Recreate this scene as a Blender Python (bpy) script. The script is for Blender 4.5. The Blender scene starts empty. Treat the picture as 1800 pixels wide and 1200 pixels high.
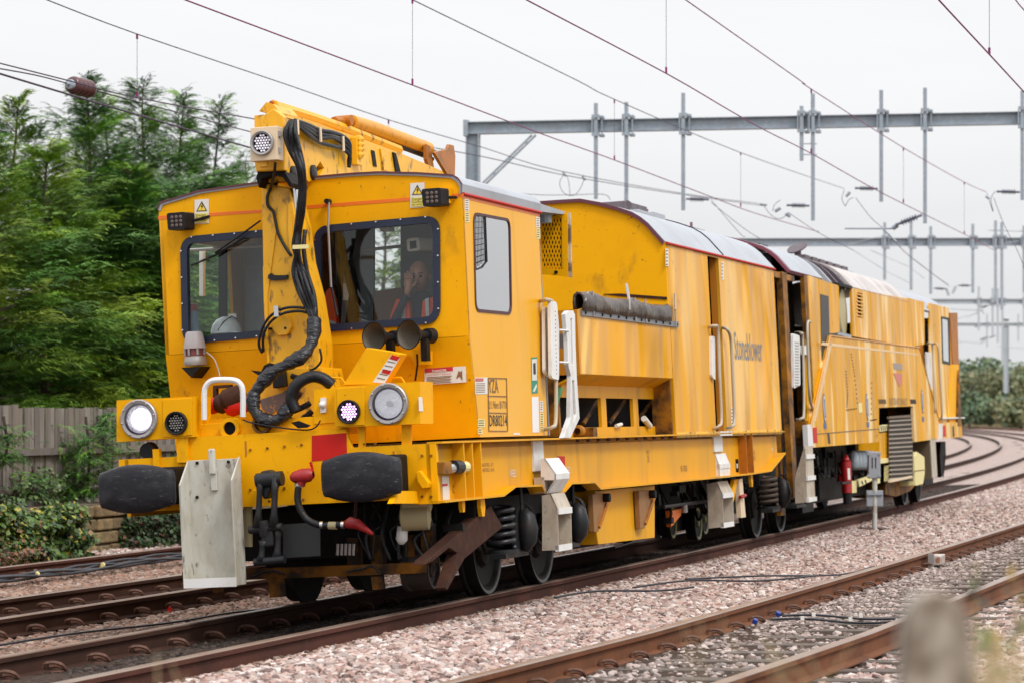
import bpy, bmesh, math, random
import numpy as np
from mathutils import Vector, Matrix, noise as mnoise
from mathutils.geometry import tessellate_polygon

random.seed(7); rng = np.random.default_rng(11)
scene = bpy.context.scene
COL = scene.collection
rad = math.radians

# ------------------------------------------------------------------ camera
CAM_H = 1.48
F_PX, HZ = 5000.0, 725.0                     # focal length and horizon row of the 1800 x 1200 frame
cam_d = bpy.data.cameras.new('camera'); cam = bpy.data.objects.new('camera', cam_d); COL.objects.link(cam)
cam_d.sensor_width = 36; cam_d.lens = 100.0
cam_d.shift_y = 125/1800
cam.location = (0, 0, CAM_H); cam.rotation_euler = (rad(90), 0, 0)
cam_d.clip_start = .1; cam_d.clip_end = 3000
cam_d.dof.use_dof = True; cam_d.dof.focus_distance = 23.5; cam_d.dof.aperture_fstop = 3.6
scene.camera = cam
# ------------------------------------------------------------------ sky and sun (bright overcast)
world = bpy.data.worlds.new('World'); scene.world = world; world.use_nodes = True
wn = world.node_tree; wn.nodes.clear()
w_out = wn.nodes.new('ShaderNodeOutputWorld'); w_bg = wn.nodes.new('ShaderNodeBackground')
w_sky = wn.nodes.new('ShaderNodeTexSky'); w_sky.sky_type = 'NISHITA'; w_sky.sun_disc = False
SUN_EL, SUN_AZ = 50, 140                     # azimuth clockwise from the view direction
w_sky.sun_elevation = rad(SUN_EL); w_sky.sun_rotation = rad(SUN_AZ)
w_sky.air_density = 1.0; w_sky.dust_density = 6.0; w_sky.ozone_density = .6
w_hs = wn.nodes.new('ShaderNodeHueSaturation'); w_hs.inputs['Saturation'].default_value = .12; w_hs.inputs['Value'].default_value = 1
w_mix = wn.nodes.new('ShaderNodeMix'); w_mix.data_type = 'RGBA'; w_mix.inputs['Factor'].default_value = .9
w_geo = wn.nodes.new('ShaderNodeNewGeometry'); w_sep = wn.nodes.new('ShaderNodeSeparateXYZ')
w_ramp = wn.nodes.new('ShaderNodeMapRange')  # overcast luminance rises from the horizon to the zenith
w_ramp.inputs['From Min'].default_value = 0; w_ramp.inputs['From Max'].default_value = 1
w_ramp.inputs['To Min'].default_value = .78; w_ramp.inputs['To Max'].default_value = 2.0
w_tc = wn.nodes.new('ShaderNodeTexCoord')
wn.links.new(w_tc.outputs['Generated'], w_sep.inputs[0]); wn.links.new(w_sep.outputs['Z'], w_ramp.inputs['Value'])
w_cl = wn.nodes.new('ShaderNodeMix'); w_cl.data_type = 'RGBA'; w_cl.blend_type = 'MULTIPLY'; w_cl.inputs['Factor'].default_value = 1
w_cl.inputs['A'].default_value = (8.62, 8.66, 8.80, 1)
w_nz = wn.nodes.new('ShaderNodeTexNoise'); w_nz.inputs['Scale'].default_value = 3.2; w_nz.inputs['Detail'].default_value = 4; w_nz.inputs['Distortion'].default_value = .6
w_mp = wn.nodes.new('ShaderNodeMapping'); w_mp.inputs['Scale'].default_value = (1, 1, 4.5); wn.links.new(w_tc.outputs['Generated'], w_mp.inputs['Vector']); wn.links.new(w_mp.outputs[0], w_nz.inputs['Vector'])
w_cr = wn.nodes.new('ShaderNodeMapRange'); w_cr.inputs['From Min'].default_value = .3; w_cr.inputs['From Max'].default_value = .7; w_cr.inputs['To Min'].default_value = .955; w_cr.inputs['To Max'].default_value = 1.045
w_mm = wn.nodes.new('ShaderNodeMath'); w_mm.operation = 'MULTIPLY'; wn.links.new(w_nz.outputs['Fac'], w_cr.inputs['Value']); wn.links.new(w_cr.outputs[0], w_mm.inputs[0]); wn.links.new(w_ramp.outputs[0], w_mm.inputs[1])
wn.links.new(w_mm.outputs[0], w_cl.inputs['B'])
wn.links.new(w_sky.outputs[0], w_hs.inputs['Color']); wn.links.new(w_hs.outputs[0], w_mix.inputs['A'])
wn.links.new(w_cl.outputs['Result'], w_mix.inputs['B']); wn.links.new(w_mix.outputs['Result'], w_bg.inputs['Color'])
w_bg.inputs['Strength'].default_value = .1
wn.links.new(w_bg.outputs[0], w_out.inputs['Surface'])
sun_d = bpy.data.lights.new('sun', 'SUN'); sun = bpy.data.objects.new('sun', sun_d); COL.objects.link(sun)
sun_d.energy = 1.5; sun_d.angle = rad(14); sun_d.color = (1, .955, .89)
_a, _e = rad(SUN_AZ), rad(SUN_EL)
sun_dir = Vector((math.sin(_a)*math.cos(_e), math.cos(_a)*math.cos(_e), math.sin(_e)))
sun.rotation_euler = sun_dir.to_track_quat('Z', 'Y').to_euler(); sun.location = sun_dir*60
vs = scene.view_settings; vs.view_transform = 'Standard'; vs.look = 'None'; vs.exposure = 0.30; vs.gamma = 1; vs.use_curve_mapping = False
scene.render.engine = 'CYCLES'; cy = scene.cycles
cy.use_denoising = True; cy.max_bounces = 6; cy.transparent_max_bounces = 24; cy.glossy_bounces = 3; cy.diffuse_bounces = 3
cy.transmission_bounces = 4; cy.caustics_reflective = False; cy.caustics_refractive = False; cy.sample_clamp_indirect = 4

# ------------------------------------------------------------------ materials
def N(t, k, **kw):
    n = t.nodes.new(k)
    for a, b in kw.items(): setattr(n, a, b)
    return n
def mapped(t, scale, coord='Object'):
    tc = N(t, 'ShaderNodeTexCoord'); mp = N(t, 'ShaderNodeMapping')
    mp.inputs['Scale'].default_value = scale if hasattr(scale, '__len__') else (scale,)*3
    t.links.new(tc.outputs[coord], mp.inputs['Vector']); return mp.outputs[0]
def noise_fac(t, scale, lo, hi, detail=4, coord='Object', rough=.6, dist=0):
    nz = N(t, 'ShaderNodeTexNoise'); nz.inputs['Scale'].default_value = 1; nz.inputs['Detail'].default_value = detail
    nz.inputs['Roughness'].default_value = rough; nz.inputs['Distortion'].default_value = dist
    t.links.new(mapped(t, scale, coord), nz.inputs['Vector'])
    r = N(t, 'ShaderNodeMapRange'); r.inputs['From Min'].default_value = lo; r.inputs['From Max'].default_value = hi
    t.links.new(nz.outputs['Fac'], r.inputs['Value']); return r.outputs[0]
def mixc(t, fac, a, b, mode='MIX'):
    m = N(t, 'ShaderNodeMix', data_type='RGBA', blend_type=mode)
    for s, v in (('Factor', fac), ('A', a), ('B', b)):
        if isinstance(v, (int, float)): m.inputs[s].default_value = v
        elif isinstance(v, tuple): m.inputs[s].default_value = v if len(v) == 4 else v+(1,)
        else: t.links.new(v, m.inputs[s])
    return m.outputs['Result']
def mulf(t, v, k):
    m = N(t, 'ShaderNodeMath', operation='MULTIPLY'); t.links.new(v, m.inputs[0]); m.inputs[1].default_value = k; return m.outputs[0]
MATS = {}
def mat(name, col, rough=.5, metal=0., layers=(), bumps=(), spec=.5, emit=None, coat=0, coord='Object', trans=0, alpha=1, rand=None, attr=None, island=None):
    """layers: (colour, noise scale, lo, hi, strength) mixed over the base; bumps: (noise scale, distance)"""
    if name in MATS: return MATS[name]
    m = bpy.data.materials.new(name); m.use_nodes = True; t = m.node_tree; b = t.nodes['Principled BSDF']
    c = col+(1,) if len(col) == 3 else col
    if rand:      # (colour list) picked per instance
        oi = N(t, 'ShaderNodeObjectInfo'); cr = N(t, 'ShaderNodeValToRGB'); cr.color_ramp.interpolation = 'CONSTANT'
        e = cr.color_ramp.elements
        while len(e) < len(rand): e.new(.5)
        for i, q in enumerate(rand): e[i].position = i/len(rand); e[i].color = q+(1,)
        t.links.new(oi.outputs['Random'], cr.inputs[0]); c = cr.outputs[0]
    if attr:
        at = N(t, 'ShaderNodeAttribute', attribute_name=attr); c = at.outputs['Color']
    for (lc, sc, lo, hi, k) in layers:
        c = mixc(t, mulf(t, noise_fac(t, sc, lo, hi, coord=coord, detail=1.0 if min(sc) < 1 else 4, dist=.9 if min(sc) < 1 else 0), k), c, lc)
    if isinstance(c, tuple): b.inputs['Base Color'].default_value = c
    else: t.links.new(c, b.inputs['Base Color'])
    b.inputs['Roughness'].default_value = rough; b.inputs['Metallic'].default_value = metal
    b.inputs['Specular IOR Level'].default_value = spec
    if coat: b.inputs['Coat Weight'].default_value = coat; b.inputs['Coat Roughness'].default_value = .12
    if trans: b.inputs['Transmission Weight'].default_value = trans
    if emit: b.inputs['Emission Color'].default_value = emit[0]+(1,); b.inputs['Emission Strength'].default_value = emit[1]
    nrm = None
    for sc, d in bumps:
        f = noise_fac(t, sc, 0, 1, coord=coord, detail=.8 if min(sc) < 1 else 3, dist=.9 if min(sc) < 1 else 0); bp = N(t, 'ShaderNodeBump'); bp.inputs['Distance'].default_value = d; bp.inputs['Strength'].default_value = 1
        t.links.new(f, bp.inputs['Height'])
        if nrm: t.links.new(nrm, bp.inputs['Normal'])
        nrm = bp.outputs[0]
    if nrm: t.links.new(nrm, b.inputs['Normal'])
    MATS[name] = m; return m
DIRT = (.10, .055, .025)
M_front = mat('yellow paint', (.84, .395, .0005), .5, spec=.14, layers=((( .55, .22, .004), (2, 2, 2.2), .45, .8, .35), (DIRT, (6, 6, 3), .60, .78, .40), ((.09, .04, .02), (26, 26, 20), .66, .72, .6)), bumps=(((1.6, 1.6, 1.6), .004),))
M_side = mat('yellow side paint', (.80, .385, .004), .36, spec=.2, layers=(((.84, .50, .14), (1, .5, .4), .35, .75, .6), (DIRT, (2, 2, .35), .62, .85, .25), (DIRT, (20, 22, 16), .70, .76, .35)), bumps=(((1, 1.5, .35), .02),), coat=.04)  # pale layer puts a soft sheen into the colour; the others are dirt
M_rip = mat('rippled side paint with sheen', (.79, .36, .003), .34, spec=.16, layers=(((.86, .53, .14), (1, 1.0, .35), .46, .66, .75), ((.64, .29, .003), (1, 1.15, .4), .50, .64, .8), (DIRT, (9, 4, 7), .62, .76, .3)), bumps=(((1, 1.1, .4), .3),), coat=.03)  # pale and deep layers paint wavy reflections; the last layer is dirt
M_rear = mat('weathered yellow paint with sheen streaks', (.73, .345, .004), .36, spec=.12, layers=(((.88, .66, .34), (1, 2.3, .33), .54, .62, .8), ((.60, .28, .004), (1, .9, .4), .44, .62, .8), (DIRT, (9, 4, 7), .62, .76, .35)), bumps=(((1, 2.2, .4), .2),), coat=.02)  # pale and deep streaks imitate sheen in the colour; dirt on top
M_sole = mat('sole bar paint', (.73, .345, .004), .45, spec=.15, layers=(((.52, .27, .04), (2, 1.6, .5), .45, .75, .6), ((.16, .08, .03), (2, 3, .4), .6, .8, .45), (DIRT, (22, 26, 20), .68, .75, .35)), bumps=(((1, 2, 1), .006),))
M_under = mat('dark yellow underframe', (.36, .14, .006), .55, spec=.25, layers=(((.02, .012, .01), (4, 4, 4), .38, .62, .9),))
M_orange = mat('orange paint', (.78, .16, .01), .42)
M_brown = mat('brown orange steel', (.40, .13, .008), .5, spec=.25, layers=((DIRT, (5, 5, 5), .5, .7, .7),))
M_rust = mat('rust brown steel', (.042, .018, .012), .8, spec=.15, layers=(((.085, .035, .018), (9, 9, 9), .45, .7, .6),), bumps=(((40, 40, 40), .002),))
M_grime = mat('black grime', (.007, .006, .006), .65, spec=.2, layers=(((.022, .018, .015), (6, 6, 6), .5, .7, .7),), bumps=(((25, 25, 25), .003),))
M_iron = mat('oily iron', (.018, .019, .022), .45, .15, spec=.3, layers=(((.045, .033, .026), (8, 8, 8), .5, .7, .6),), bumps=(((30, 30, 30), .002),))
M_rubber = mat('black buffer face', (.010, .0105, .015), .5, spec=.3, layers=(((.04, .038, .045), (5, 5, 9), .48, .7, .7), ((.13, .12, .11), (14, 40, 75), .62, .70, .6)), bumps=(((50, 50, 50), .002),))
M_hose = mat('black hose', (.010, .010, .013), .42, spec=.35, bumps=(((28, 28, 28), .006),))
M_wrap = mat('black hose wrap', (.012, .013, .018), .28, bumps=(((13, 13, 30), .03),))
M_blk = mat('black plastic', (.010, .010, .012), .5, spec=.25)
M_navy = mat('navy window rubber', (.010, .018, .045), .42)
M_white = mat('white paint', (.72, .71, .70), .45, layers=(((.40, .34, .30), (5, 5, 3), .5, .75, .5), ((.20, .14, .10), (30, 30, 30), .66, .74, .5)))
M_step = mat('dirty white step paint', (.50, .44, .36), .6, layers=(((.30, .22, .15), (5, 5, 2.5), .4, .65, .7), ((.12, .08, .05), (35, 35, 25), .60, .72, .7)))
M_chute = mat('cream painted plate', (.54, .53, .47), .55, layers=(((.34, .29, .21), (6, 6, 3), .44, .68, .7), ((.10, .06, .035), (18, 18, 9), .62, .70, .7), ((.30, .12, .04), (9, 9, 3), .66, .74, .6)))
M_roof = mat('grey roof paint', (.36, .385, .43), .5, layers=(((.27, .27, .285), (1.5, 1.5, 1.5), .45, .7, .6),), bumps=(((1.2, 1.2, 1.2), .01),))
M_roofd = mat('sooty roof', (.07, .05, .065), .5, layers=(((.2, .17, .18), (3, 3, 3), .45, .7, .5),))
M_red = mat('red enamel', (.36, .012, .014), .5, layers=(((.16, .012, .012), (9, 9, 9), .45, .65, .7),))
M_redd = mat('faded red paint', (.52, .014, .010), .5, spec=.2, layers=(((.36, .02, .015), (8, 8, 8), .5, .7, .5),))
M_galv = mat('galvanised steel', (.29, .34, .40), .55, .2, layers=(((.44, .47, .50), (12, 12, 12), .45, .65, .6), ((.28, .27, .30), (3, 3, 3), .5, .7, .6)))
M_silver = mat('polished steel', (.62, .62, .62), .2, 1)
M_lightbez = mat('grey light bezel', (.36, .34, .33), .42, .6)
M_cream = mat('cream metal box', (.72, .56, .38), .4)
M_tarp = mat('grey tarpaulin', (.05, .036, .03), .45, layers=(((.17, .14, .12), (2, 5, 4), .45, .68, .6),), bumps=(((2, 5, 4), .05),))  # lighter layer paints sheen streaks into the cloth colour
M_int = mat('grey cab lining', (.24, .26, .29), .7, layers=(((.12, .13, .15), (2, 2, 2), .5, .7, .6),))
M_dark = mat('dark interior', (.006, .006, .007), .8, spec=.1)
M_skin = mat('skin', (.50, .25, .17), .5)
M_vest = mat('orange hi-vis fabric', (.95, .09, .02), .6)
M_vesth = mat('silver reflective tape', (.6, .62, .64), .35)
M_cloth = mat('dark blue fleece', (.03, .04, .06), .9)
M_decalw = mat('white decal', (.70, .68, .64), .45)
M_decaly = mat('pale yellow decal', (.76, .66, .30), .45)
M_decalg = mat('green decal', (.02, .25, .17), .45)
M_decalb = mat('blue decal', (.05, .10, .30), .45)
M_ink = mat('black print', (.035, .03, .03), .6)
M_inkf = mat('faded print', (.22, .11, .04), .6)
M_inkb = mat('grey blue letters', (.17, .20, .25), .5)
M_inkw = mat('white print', (.75, .70, .60), .5)
M_inkr = mat('red print', (.5, .02, .04), .5)
M_ext = mat('fire extinguisher red', (.34, .008, .010), .35)
M_beige = mat('beige bottle', (.42, .36, .20), .5)
M_mesh = mat('brown grille steel', (.15, .10, .065), .6, .2, layers=(((.26, .19, .12), (9, 9, 9), .45, .7, .6),))
M_coil = mat('painted spring', (.022, .023, .027), .35, .2)
M_underd = mat('shaded brown underframe', (.16, .06, .004), .6, spec=.15, layers=(((.012, .009, .008), (5, 5, 5), .36, .58, .95),))  # darkened copy of the underframe paint, shade put into its colour
M_coilb = mat('brown spring', (.075, .055, .042), .6, spec=.2)
M_spect = mat('spectacle green rim', (.12, .13, .03), .5)
def glass_mat(name, tint, amount, ior=1.5):
    m = bpy.data.materials.new(name); m.use_nodes = True; t = m.node_tree; t.nodes.clear()
    o = N(t, 'ShaderNodeOutputMaterial'); mx = N(t, 'ShaderNodeMixShader'); tr = N(t, 'ShaderNodeBsdfTransparent'); gl = N(t, 'ShaderNodeBsdfGlossy'); fr = N(t, 'ShaderNodeFresnel')
    fr.inputs['IOR'].default_value = ior; tr.inputs['Color'].default_value = tint+(1,); gl.inputs['Roughness'].default_value = .01
    ad = N(t, 'ShaderNodeMath', operation='ADD'); ad.inputs[1].default_value = amount
    t.links.new(fr.outputs[0], ad.inputs[0]); t.links.new(ad.outputs[0], mx.inputs[0]); t.links.new(tr.outputs[0], mx.inputs[1]); t.links.new(gl.outputs[0], mx.inputs[2]); t.links.new(mx.outputs[0], o.inputs[0])
    return m
M_glass = glass_mat('window glass', (.94, .97, .96), .015, 1.36)
M_glass2 = glass_mat('side window glass', (.6, .65, .66), .55, 1.7)
M_lens = glass_mat('lamp lens', (.9, .9, .92), .03)
M_lamp = mat('lit headlamp', (.9, .9, .9), .3, emit=((1, .95, 1), .95))
M_refl2 = mat('glowing reflector', (.92, .92, .96), .18, .2, emit=((.95, .95, 1), .22), bumps=(((11, 11, 11), .05),))
M_violet = mat('violet lamp ring', (.05, .02, .09), .3)
M_led = mat('lit violet led', (.9, .8, 1), .3, emit=((.88, .50, 1), 1.6))
M_ledw = mat('dim white led', (.8, .8, .85), .3, emit=((.85, .75, .9), .35))
M_refl = mat('chrome reflector', (.92, .92, .96), .18, .2, spec=.9, bumps=(((11, 11, 11), .05),))

# ------------------------------------------------------------------ object helpers
def tag(o, label=None, cat=None, group=None, kind=None):
    for k, v in (('label', label), ('category', cat), ('group', group), ('kind', kind)):
        if v: o[k] = v
    return o
def empty(name, loc=(0, 0, 0), label=None, cat=None, group=None, kind=None):
    o = bpy.data.objects.new(name, None); COL.objects.link(o); o.location = loc; o.empty_display_size = .2
    return tag(o, label, cat, group, kind)
def link(name, me, m=None, parent=None, smooth=False):
    o = bpy.data.objects.new(name, me); COL.objects.link(o)
    if m is not None and len(me.materials) == 0:
        for q in (m if isinstance(m, (list, tuple)) else (m,)): me.materials.append(q)
    if parent is not None: o.parent = parent
    if smooth: me.polygons.foreach_set('use_smooth', [True]*len(me.polygons))
    return o
def mesh(name, v, f, m=None, parent=None, smooth=False):
    me = bpy.data.meshes.new(name); me.from_pydata([tuple(map(float, p)) for p in v], [], [tuple(q) for q in f]); me.update()
    return link(name, me, m, parent, smooth)
class MB:
    """collects simple solids, builds ONE mesh object"""
    def __init__(s): s.v = []; s.f = []
    def add(s, v, f):
        n = len(s.v); s.v += [tuple(map(float, p)) for p in v]; s.f += [tuple(i+n for i in q) for q in f]; return s
    def box(s, x, y, z):
        (a, b), (c, d), (e, g) = x, y, z
        return s.add([(a,c,e),(b,c,e),(b,d,e),(a,d,e),(a,c,g),(b,c,g),(b,d,g),(a,d,g)], [(3,2,1,0),(4,5,6,7),(0,1,5,4),(1,2,6,5),(2,3,7,6),(3,0,4,7)])
    def tube(s, pts, r, n=8, caps=True, closed=False):
        P = [Vector(p) for p in pts]; m = len(P); rs = r if hasattr(r, '__len__') else [r]*m
        vs_, fs = [], []; up = None
        for i, p in enumerate(P):
            a = P[(i-1) % m] if (i > 0 or closed) else P[i]; b = P[(i+1) % m] if (i < m-1 or closed) else P[i]
            d = (b-a).normalized()
            if up is None: up = d.orthogonal().normalized()
            up = (up-d*up.dot(d))
            up = up.normalized() if up.length > 1e-6 else d.orthogonal().normalized()
            w = d.cross(up)
            for k in range(n):
                t = 2*math.pi*k/n; vs_.append(p+(up*math.cos(t)+w*math.sin(t))*rs[i])
        for i in range(m-1 if not closed else m):
            j = (i+1) % m
            for k in range(n): fs.append((i*n+k, i*n+(k+1) % n, j*n+(k+1) % n, j*n+k))
        if caps and not closed: fs.append(tuple(range(n-1, -1, -1))); fs.append(tuple((m-1)*n+k for k in range(n)))
        return s.add(vs_, fs)
    def lathe(s, prof, o, d, n=24):
        """prof: (distance along d, radius)"""
        d = Vector(d).normalized(); o = Vector(o); u = d.orthogonal().normalized(); w = d.cross(u); vs_, fs = [], []
        for (t, r) in prof:
            for k in range(n):
                a = 2*math.pi*k/n; vs_.append(o+d*t+(u*math.cos(a)+w*math.sin(a))*max(r, 1e-4))
        for i in range(len(prof)-1):
            for k in range(n): fs.append((i*n+k, i*n+(k+1) % n, (i+1)*n+(k+1) % n, (i+1)*n+k))
        return s.add(vs_, fs)
    def poly(s, loops, a, b):
        """loops: outline then holes as 3D points; extruded by offset vectors a and b"""
        L = [[Vector(p) for p in l] for l in loops]; flat = [p for l in L for p in l]
        a = Vector(a); b = Vector(b); n = len(flat)
        tris = tessellate_polygon(L)
        f = [tuple(t) for t in tris]+[tuple(i+n for i in reversed(t)) for t in tris]; k = 0
        for l in L:
            m = len(l)
            for i in range(m): j = (i+1) % m; f.append((k+i, k+j, n+k+j, n+k+i))
            k += m
        return s.add([p+a for p in flat]+[p+b for p in flat], f)
    def build(s, name, m=None, parent=None, smooth=False, bevel=0, auto=False, label=None):
        me = bpy.data.meshes.new(name); me.from_pydata(s.v, [], s.f); me.update()
        bm = bmesh.new(); bm.from_mesh(me); bmesh.ops.recalc_face_normals(bm, faces=bm.faces); bm.to_mesh(me); bm.free()
        o = link(name, me, m, parent, smooth or auto)
        if auto: me.set_sharp_from_angle(angle=rad(35))
        if bevel:
            bv = o.modifiers.new('edge', 'BEVEL'); bv.width = bevel; bv.segments = 2; bv.limit_method = 'ANGLE'; bv.angle_limit = rad(40)
        if label: o['label'] = label
        return o
def rounded(pts, r, n=5):
    """round the corners of a closed 3D polygon"""
    P = [Vector(p) for p in pts]; out = []; m = len(P)
    for i in range(m):
        a, b, c = P[i-1], P[i], P[(i+1) % m]; rr = r[i] if hasattr(r, '__len__') else r
        if rr <= 0: out.append(b); continue
        u = (a-b); w = (c-b); q = min(rr, u.length*.49, w.length*.49); p0 = b+u.normalized()*q; p1 = b+w.normalized()*q
        for k in range(n+1):
            t = k/n; out.append(p0*(1-t)**2+b*2*t*(1-t)+p1*t*t)
    return out
def spline(pts, n=6):
    P = [Vector(p) for p in pts]; out = []; m = len(P)
    for i in range(m-1):
        p0 = P[max(i-1, 0)]; p1 = P[i]; p2 = P[i+1]; p3 = P[min(i+2, m-1)]
        for k in range(n):
            t = k/n; out.append(.5*((2*p1)+(p2-p0)*t+(2*p0-5*p1+4*p2-p3)*t*t+(3*p1-p0-3*p2+p3)*t**3))
    out.append(P[-1]); return out
def inset(pts, d):
    P = [Vector(p) for p in pts]; c = sum(P, Vector())/len(P); out = []; m = len(P)
    nrm = Vector()
    for i in range(m): nrm += (P[i]-c).cross(P[(i+1) % m]-c)
    nrm.normalize()
    for i in range(m):
        e1 = (P[i]-P[i-1]); e2 = (P[(i+1) % m]-P[i])
        if e1.length < 1e-6: e1 = e2
        if e2.length < 1e-6: e2 = e1
        n1 = nrm.cross(e1.normalized()); n2 = nrm.cross(e2.normalized()); b = n1+n2
        out.append(P[i]+b*(d/max(b.dot(n1), .3)))
    return out
def copy_tree(o, parent=None):
    c = o.copy(); COL.objects.link(c)
    if parent is not None: c.parent = parent
    for ch in list(o.children): copy_tree(ch, c)
    return c
def text_obj(name, s, size, M, m, parent, sx=1.0, bold=0.0, align='LEFT'):
    """flat lettering; M places the text plane (x right, y up)"""
    cu = bpy.data.curves.new('t', 'FONT'); cu.body = s; cu.size = size; cu.offset = bold; cu.align_x = align; cu.resolution_u = 2
    o = bpy.data.objects.new('t', cu); COL.objects.link(o); dg = bpy.context.evaluated_depsgraph_get(); dg.update()
    me = bpy.data.meshes.new_from_object(o.evaluated_get(dg)); bpy.data.objects.remove(o)
    me.transform(Matrix.Diagonal((sx, 1, 1, 1))); me.transform(M); me.materials.clear()
    return link(name, me, m, parent)

class Frame:
    """a vehicle (or gantry) frame: x across, y along, z up, canted by c; hit() gives the point of a sight line on a plane of the frame"""
    def __init__(s, O, th, c=0):
        th = rad(th); c = rad(c); y = Vector((math.sin(th), math.cos(th), 0)); x0 = Vector((math.cos(th), -math.sin(th), 0)); z0 = Vector((0, 0, 1))
        s.x = x0*math.cos(c)+z0*math.sin(c); s.z = z0*math.cos(c)-x0*math.sin(c); s.y = y; s.O = Vector(O)
        s.R = Matrix((s.x, s.y, s.z)); s.mw = Matrix.Translation(s.O) @ s.R.transposed().to_4x4()
    def hit(s, u, v, ax, val):
        d = s.R @ Vector(((u-900)/F_PX, 1, (HZ-v)/F_PX)); o = s.R @ (Vector((0, 0, CAM_H))-s.O)
        return o+d*((val-o[ax])/d[ax])
    def X(s, u, v, x): return s.hit(u, v, 0, x)
    def Y(s, u, v, y): return s.hit(u, v, 1, y)
    def Z(s, u, v, z): return s.hit(u, v, 2, z)

# ------------------------------------------------------------------ the curve of the line
RC, TH0, XC0 = 1050.0, rad(16.61), -1.35
CX, CY = XC0-RC*math.cos(TH0), 22+RC*math.sin(TH0)
def arc(s, off=0.):
    th = TH0-s/RC; return Vector((CX+(RC+off)*math.cos(th), CY-(RC+off)*math.sin(th), 0))
def arc_th(s): return TH0-s/RC
def on_arc(u, off):
    """arc position whose sight column is u, at lateral offset off"""
    lo, hi = -12., 170.
    g = lambda s: (lambda p: 900+F_PX*p.x/p.y)(arc(s, off))
    for _ in range(50):
        m_ = (lo+hi)/2
        if g(m_) < u: lo = m_
        else: hi = m_
    return lo
def sd(p):
    """(s, off) of a world point"""
    dx, dy = p[0]-CX, p[1]-CY; r = math.hypot(dx, dy); th = math.atan2(-dy, dx); return (TH0-th)*RC, r-RC
# ================================================================== SETTING
def sm(a, b, x): x = min(max((x-a)/(b-a), 0), 1); return x*x*(3-2*x)
def lerp_tab(tab, x):
    if x <= tab[0][0]: return tab[0][1]
    for (a, p), (b, q) in zip(tab, tab[1:]):
        if x <= b: return p+(q-p)*(x-a)/(b-a)
    return tab[-1][1]
# right-hand track: its left rail drifts away from the running line
OFF_F = lambda s: lerp_tab([(-14, 2.55), (-7, 2.72), (-2, 2.96), (8, 3.17), (18, 3.37), (40, 3.7), (200, 4.6), (600, 5.5)], s)
RAILS = {'A': (lambda s: .7525, 0.0), 'B': (lambda s: -.7525, -.078), 'C': (lambda s: -2.47, -.10), 'D': (lambda s: -4.04, -.178),
         'E': (lambda s: -7.03, -.25), 'F': (OFF_F, 0.0), 'G': (lambda s: OFF_F(s)+1.5, .03)}
def ground_z(s, off):
    z = lerp_tab([(-14, .30), (-8.9, .25), (-8.2, -.36), (-7.7, -.36), (-7.2, -.38), (-6.6, -.45), (-4.2, -.365), (-2.4, -.275), (-1.5, -.235), (-.8, -.235), (.8, -.165),
                  (.9, -.11), (1.25, -.10), (2.1, -.11), (2.7, -.15), (4.3, -.155), (5.6, -.13), (7.5, -.2), (9, -.25), (12, -.2)], off)
    if off > 8: z += (sm(9, 30, off)*2.6+sm(30, 120, off)*3)*sm(110, 190, s)
    if off < -14: z += 0
    return z
def grid_mesh(name, ss, offs, m, parent=None, dz=0, jitter=0):
    v = []; f = []; W = len(offs)
    for s in ss:
        for o in offs:
            p = arc(s, o); z = ground_z(s, o)+dz
            if jitter: z += jitter*mnoise.noise((p.x*2.1, p.y*2.1, 0))
            v.append((p.x, p.y, z))
    for i in range(len(ss)-1):
        for j in range(W-1): a = i*W+j; f.append((a, a+1, a+W+1, a+W))
    return mesh(name, v, f, m, parent, True)
def frange(a, b, st): return [a+st*i for i in range(int((b-a)/st)+1)]
M_ballfar = mat('pink grey ballast', (.40, .31, .275), .9, layers=(((.20, .13, .115), (9, 9, 9), .45, .6, .8), ((.55, .46, .43), (13, 13, 13), .52, .66, .7)), bumps=(((16, 16, 16), .05),))
M_soil = mat('dark ballast bed', (.05, .034, .027), .95, spec=.1, layers=(((.10, .07, .055), (14, 14, 14), .45, .65, .7),), bumps=(((22, 22, 22), .03),))
M_earth = mat('earth and leaf litter', (.085, .06, .035), .95, layers=(((.14, .10, .05), (5, 5, 5), .4, .6, .8),), bumps=(((12, 12, 12), .03),))
M_dry = mat('dry grassland', (.24, .20, .11), .95, layers=(((.10, .12, .045), (.25, .25, .25), .42, .62, .85), ((.32, .26, .17), (2, 2, 2), .5, .7, .6)), bumps=(((3, 3, 3), .15),))
ss = frange(-22, 60, 1.2)+frange(62, 330, 4)+[360, 420, 520, 640]
g = grid_mesh('ground', ss, [-400, -200, -100, -50, -25, -14, -9.3, -8.9], M_earth); g['kind'] = 'structure'
g = grid_mesh('trackbed', frange(-22, 60, .4)+frange(60.4, 330, 2)+[360, 420, 520, 640], [-8.9, -8.3, -7.9, -7.5, -7.1, -6.7, -6, -5.2, -4.4, -3.9, -3.2, -2.5, -1.9, -1.4, -.9, -.5, 0, .5, .9, 1.25, 1.7, 2.1, 2.4, 2.7, 3.2, 3.7, 4.3, 4.9, 5.6, 6.5, 7.5, 9], M_soil, jitter=.02); g['kind'] = 'structure'
g = grid_mesh('grass_bank', ss, [9, 10, 12, 15, 20, 26, 34, 50, 80, 120, 200, 350], M_dry, jitter=.0); g['kind'] = 'structure'
# paler ballast skin beyond the scattered stones
g = grid_mesh('far_ballast', frange(46, 330, 2), [-8.3, -7.5, -6.6, -4.2, -2.4, -.8, .8, 1.25, 2.1, 2.7, 4.3, 5.6, 7.5, 8.6], M_ballfar, dz=.02); g['kind'] = 'structure'

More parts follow.
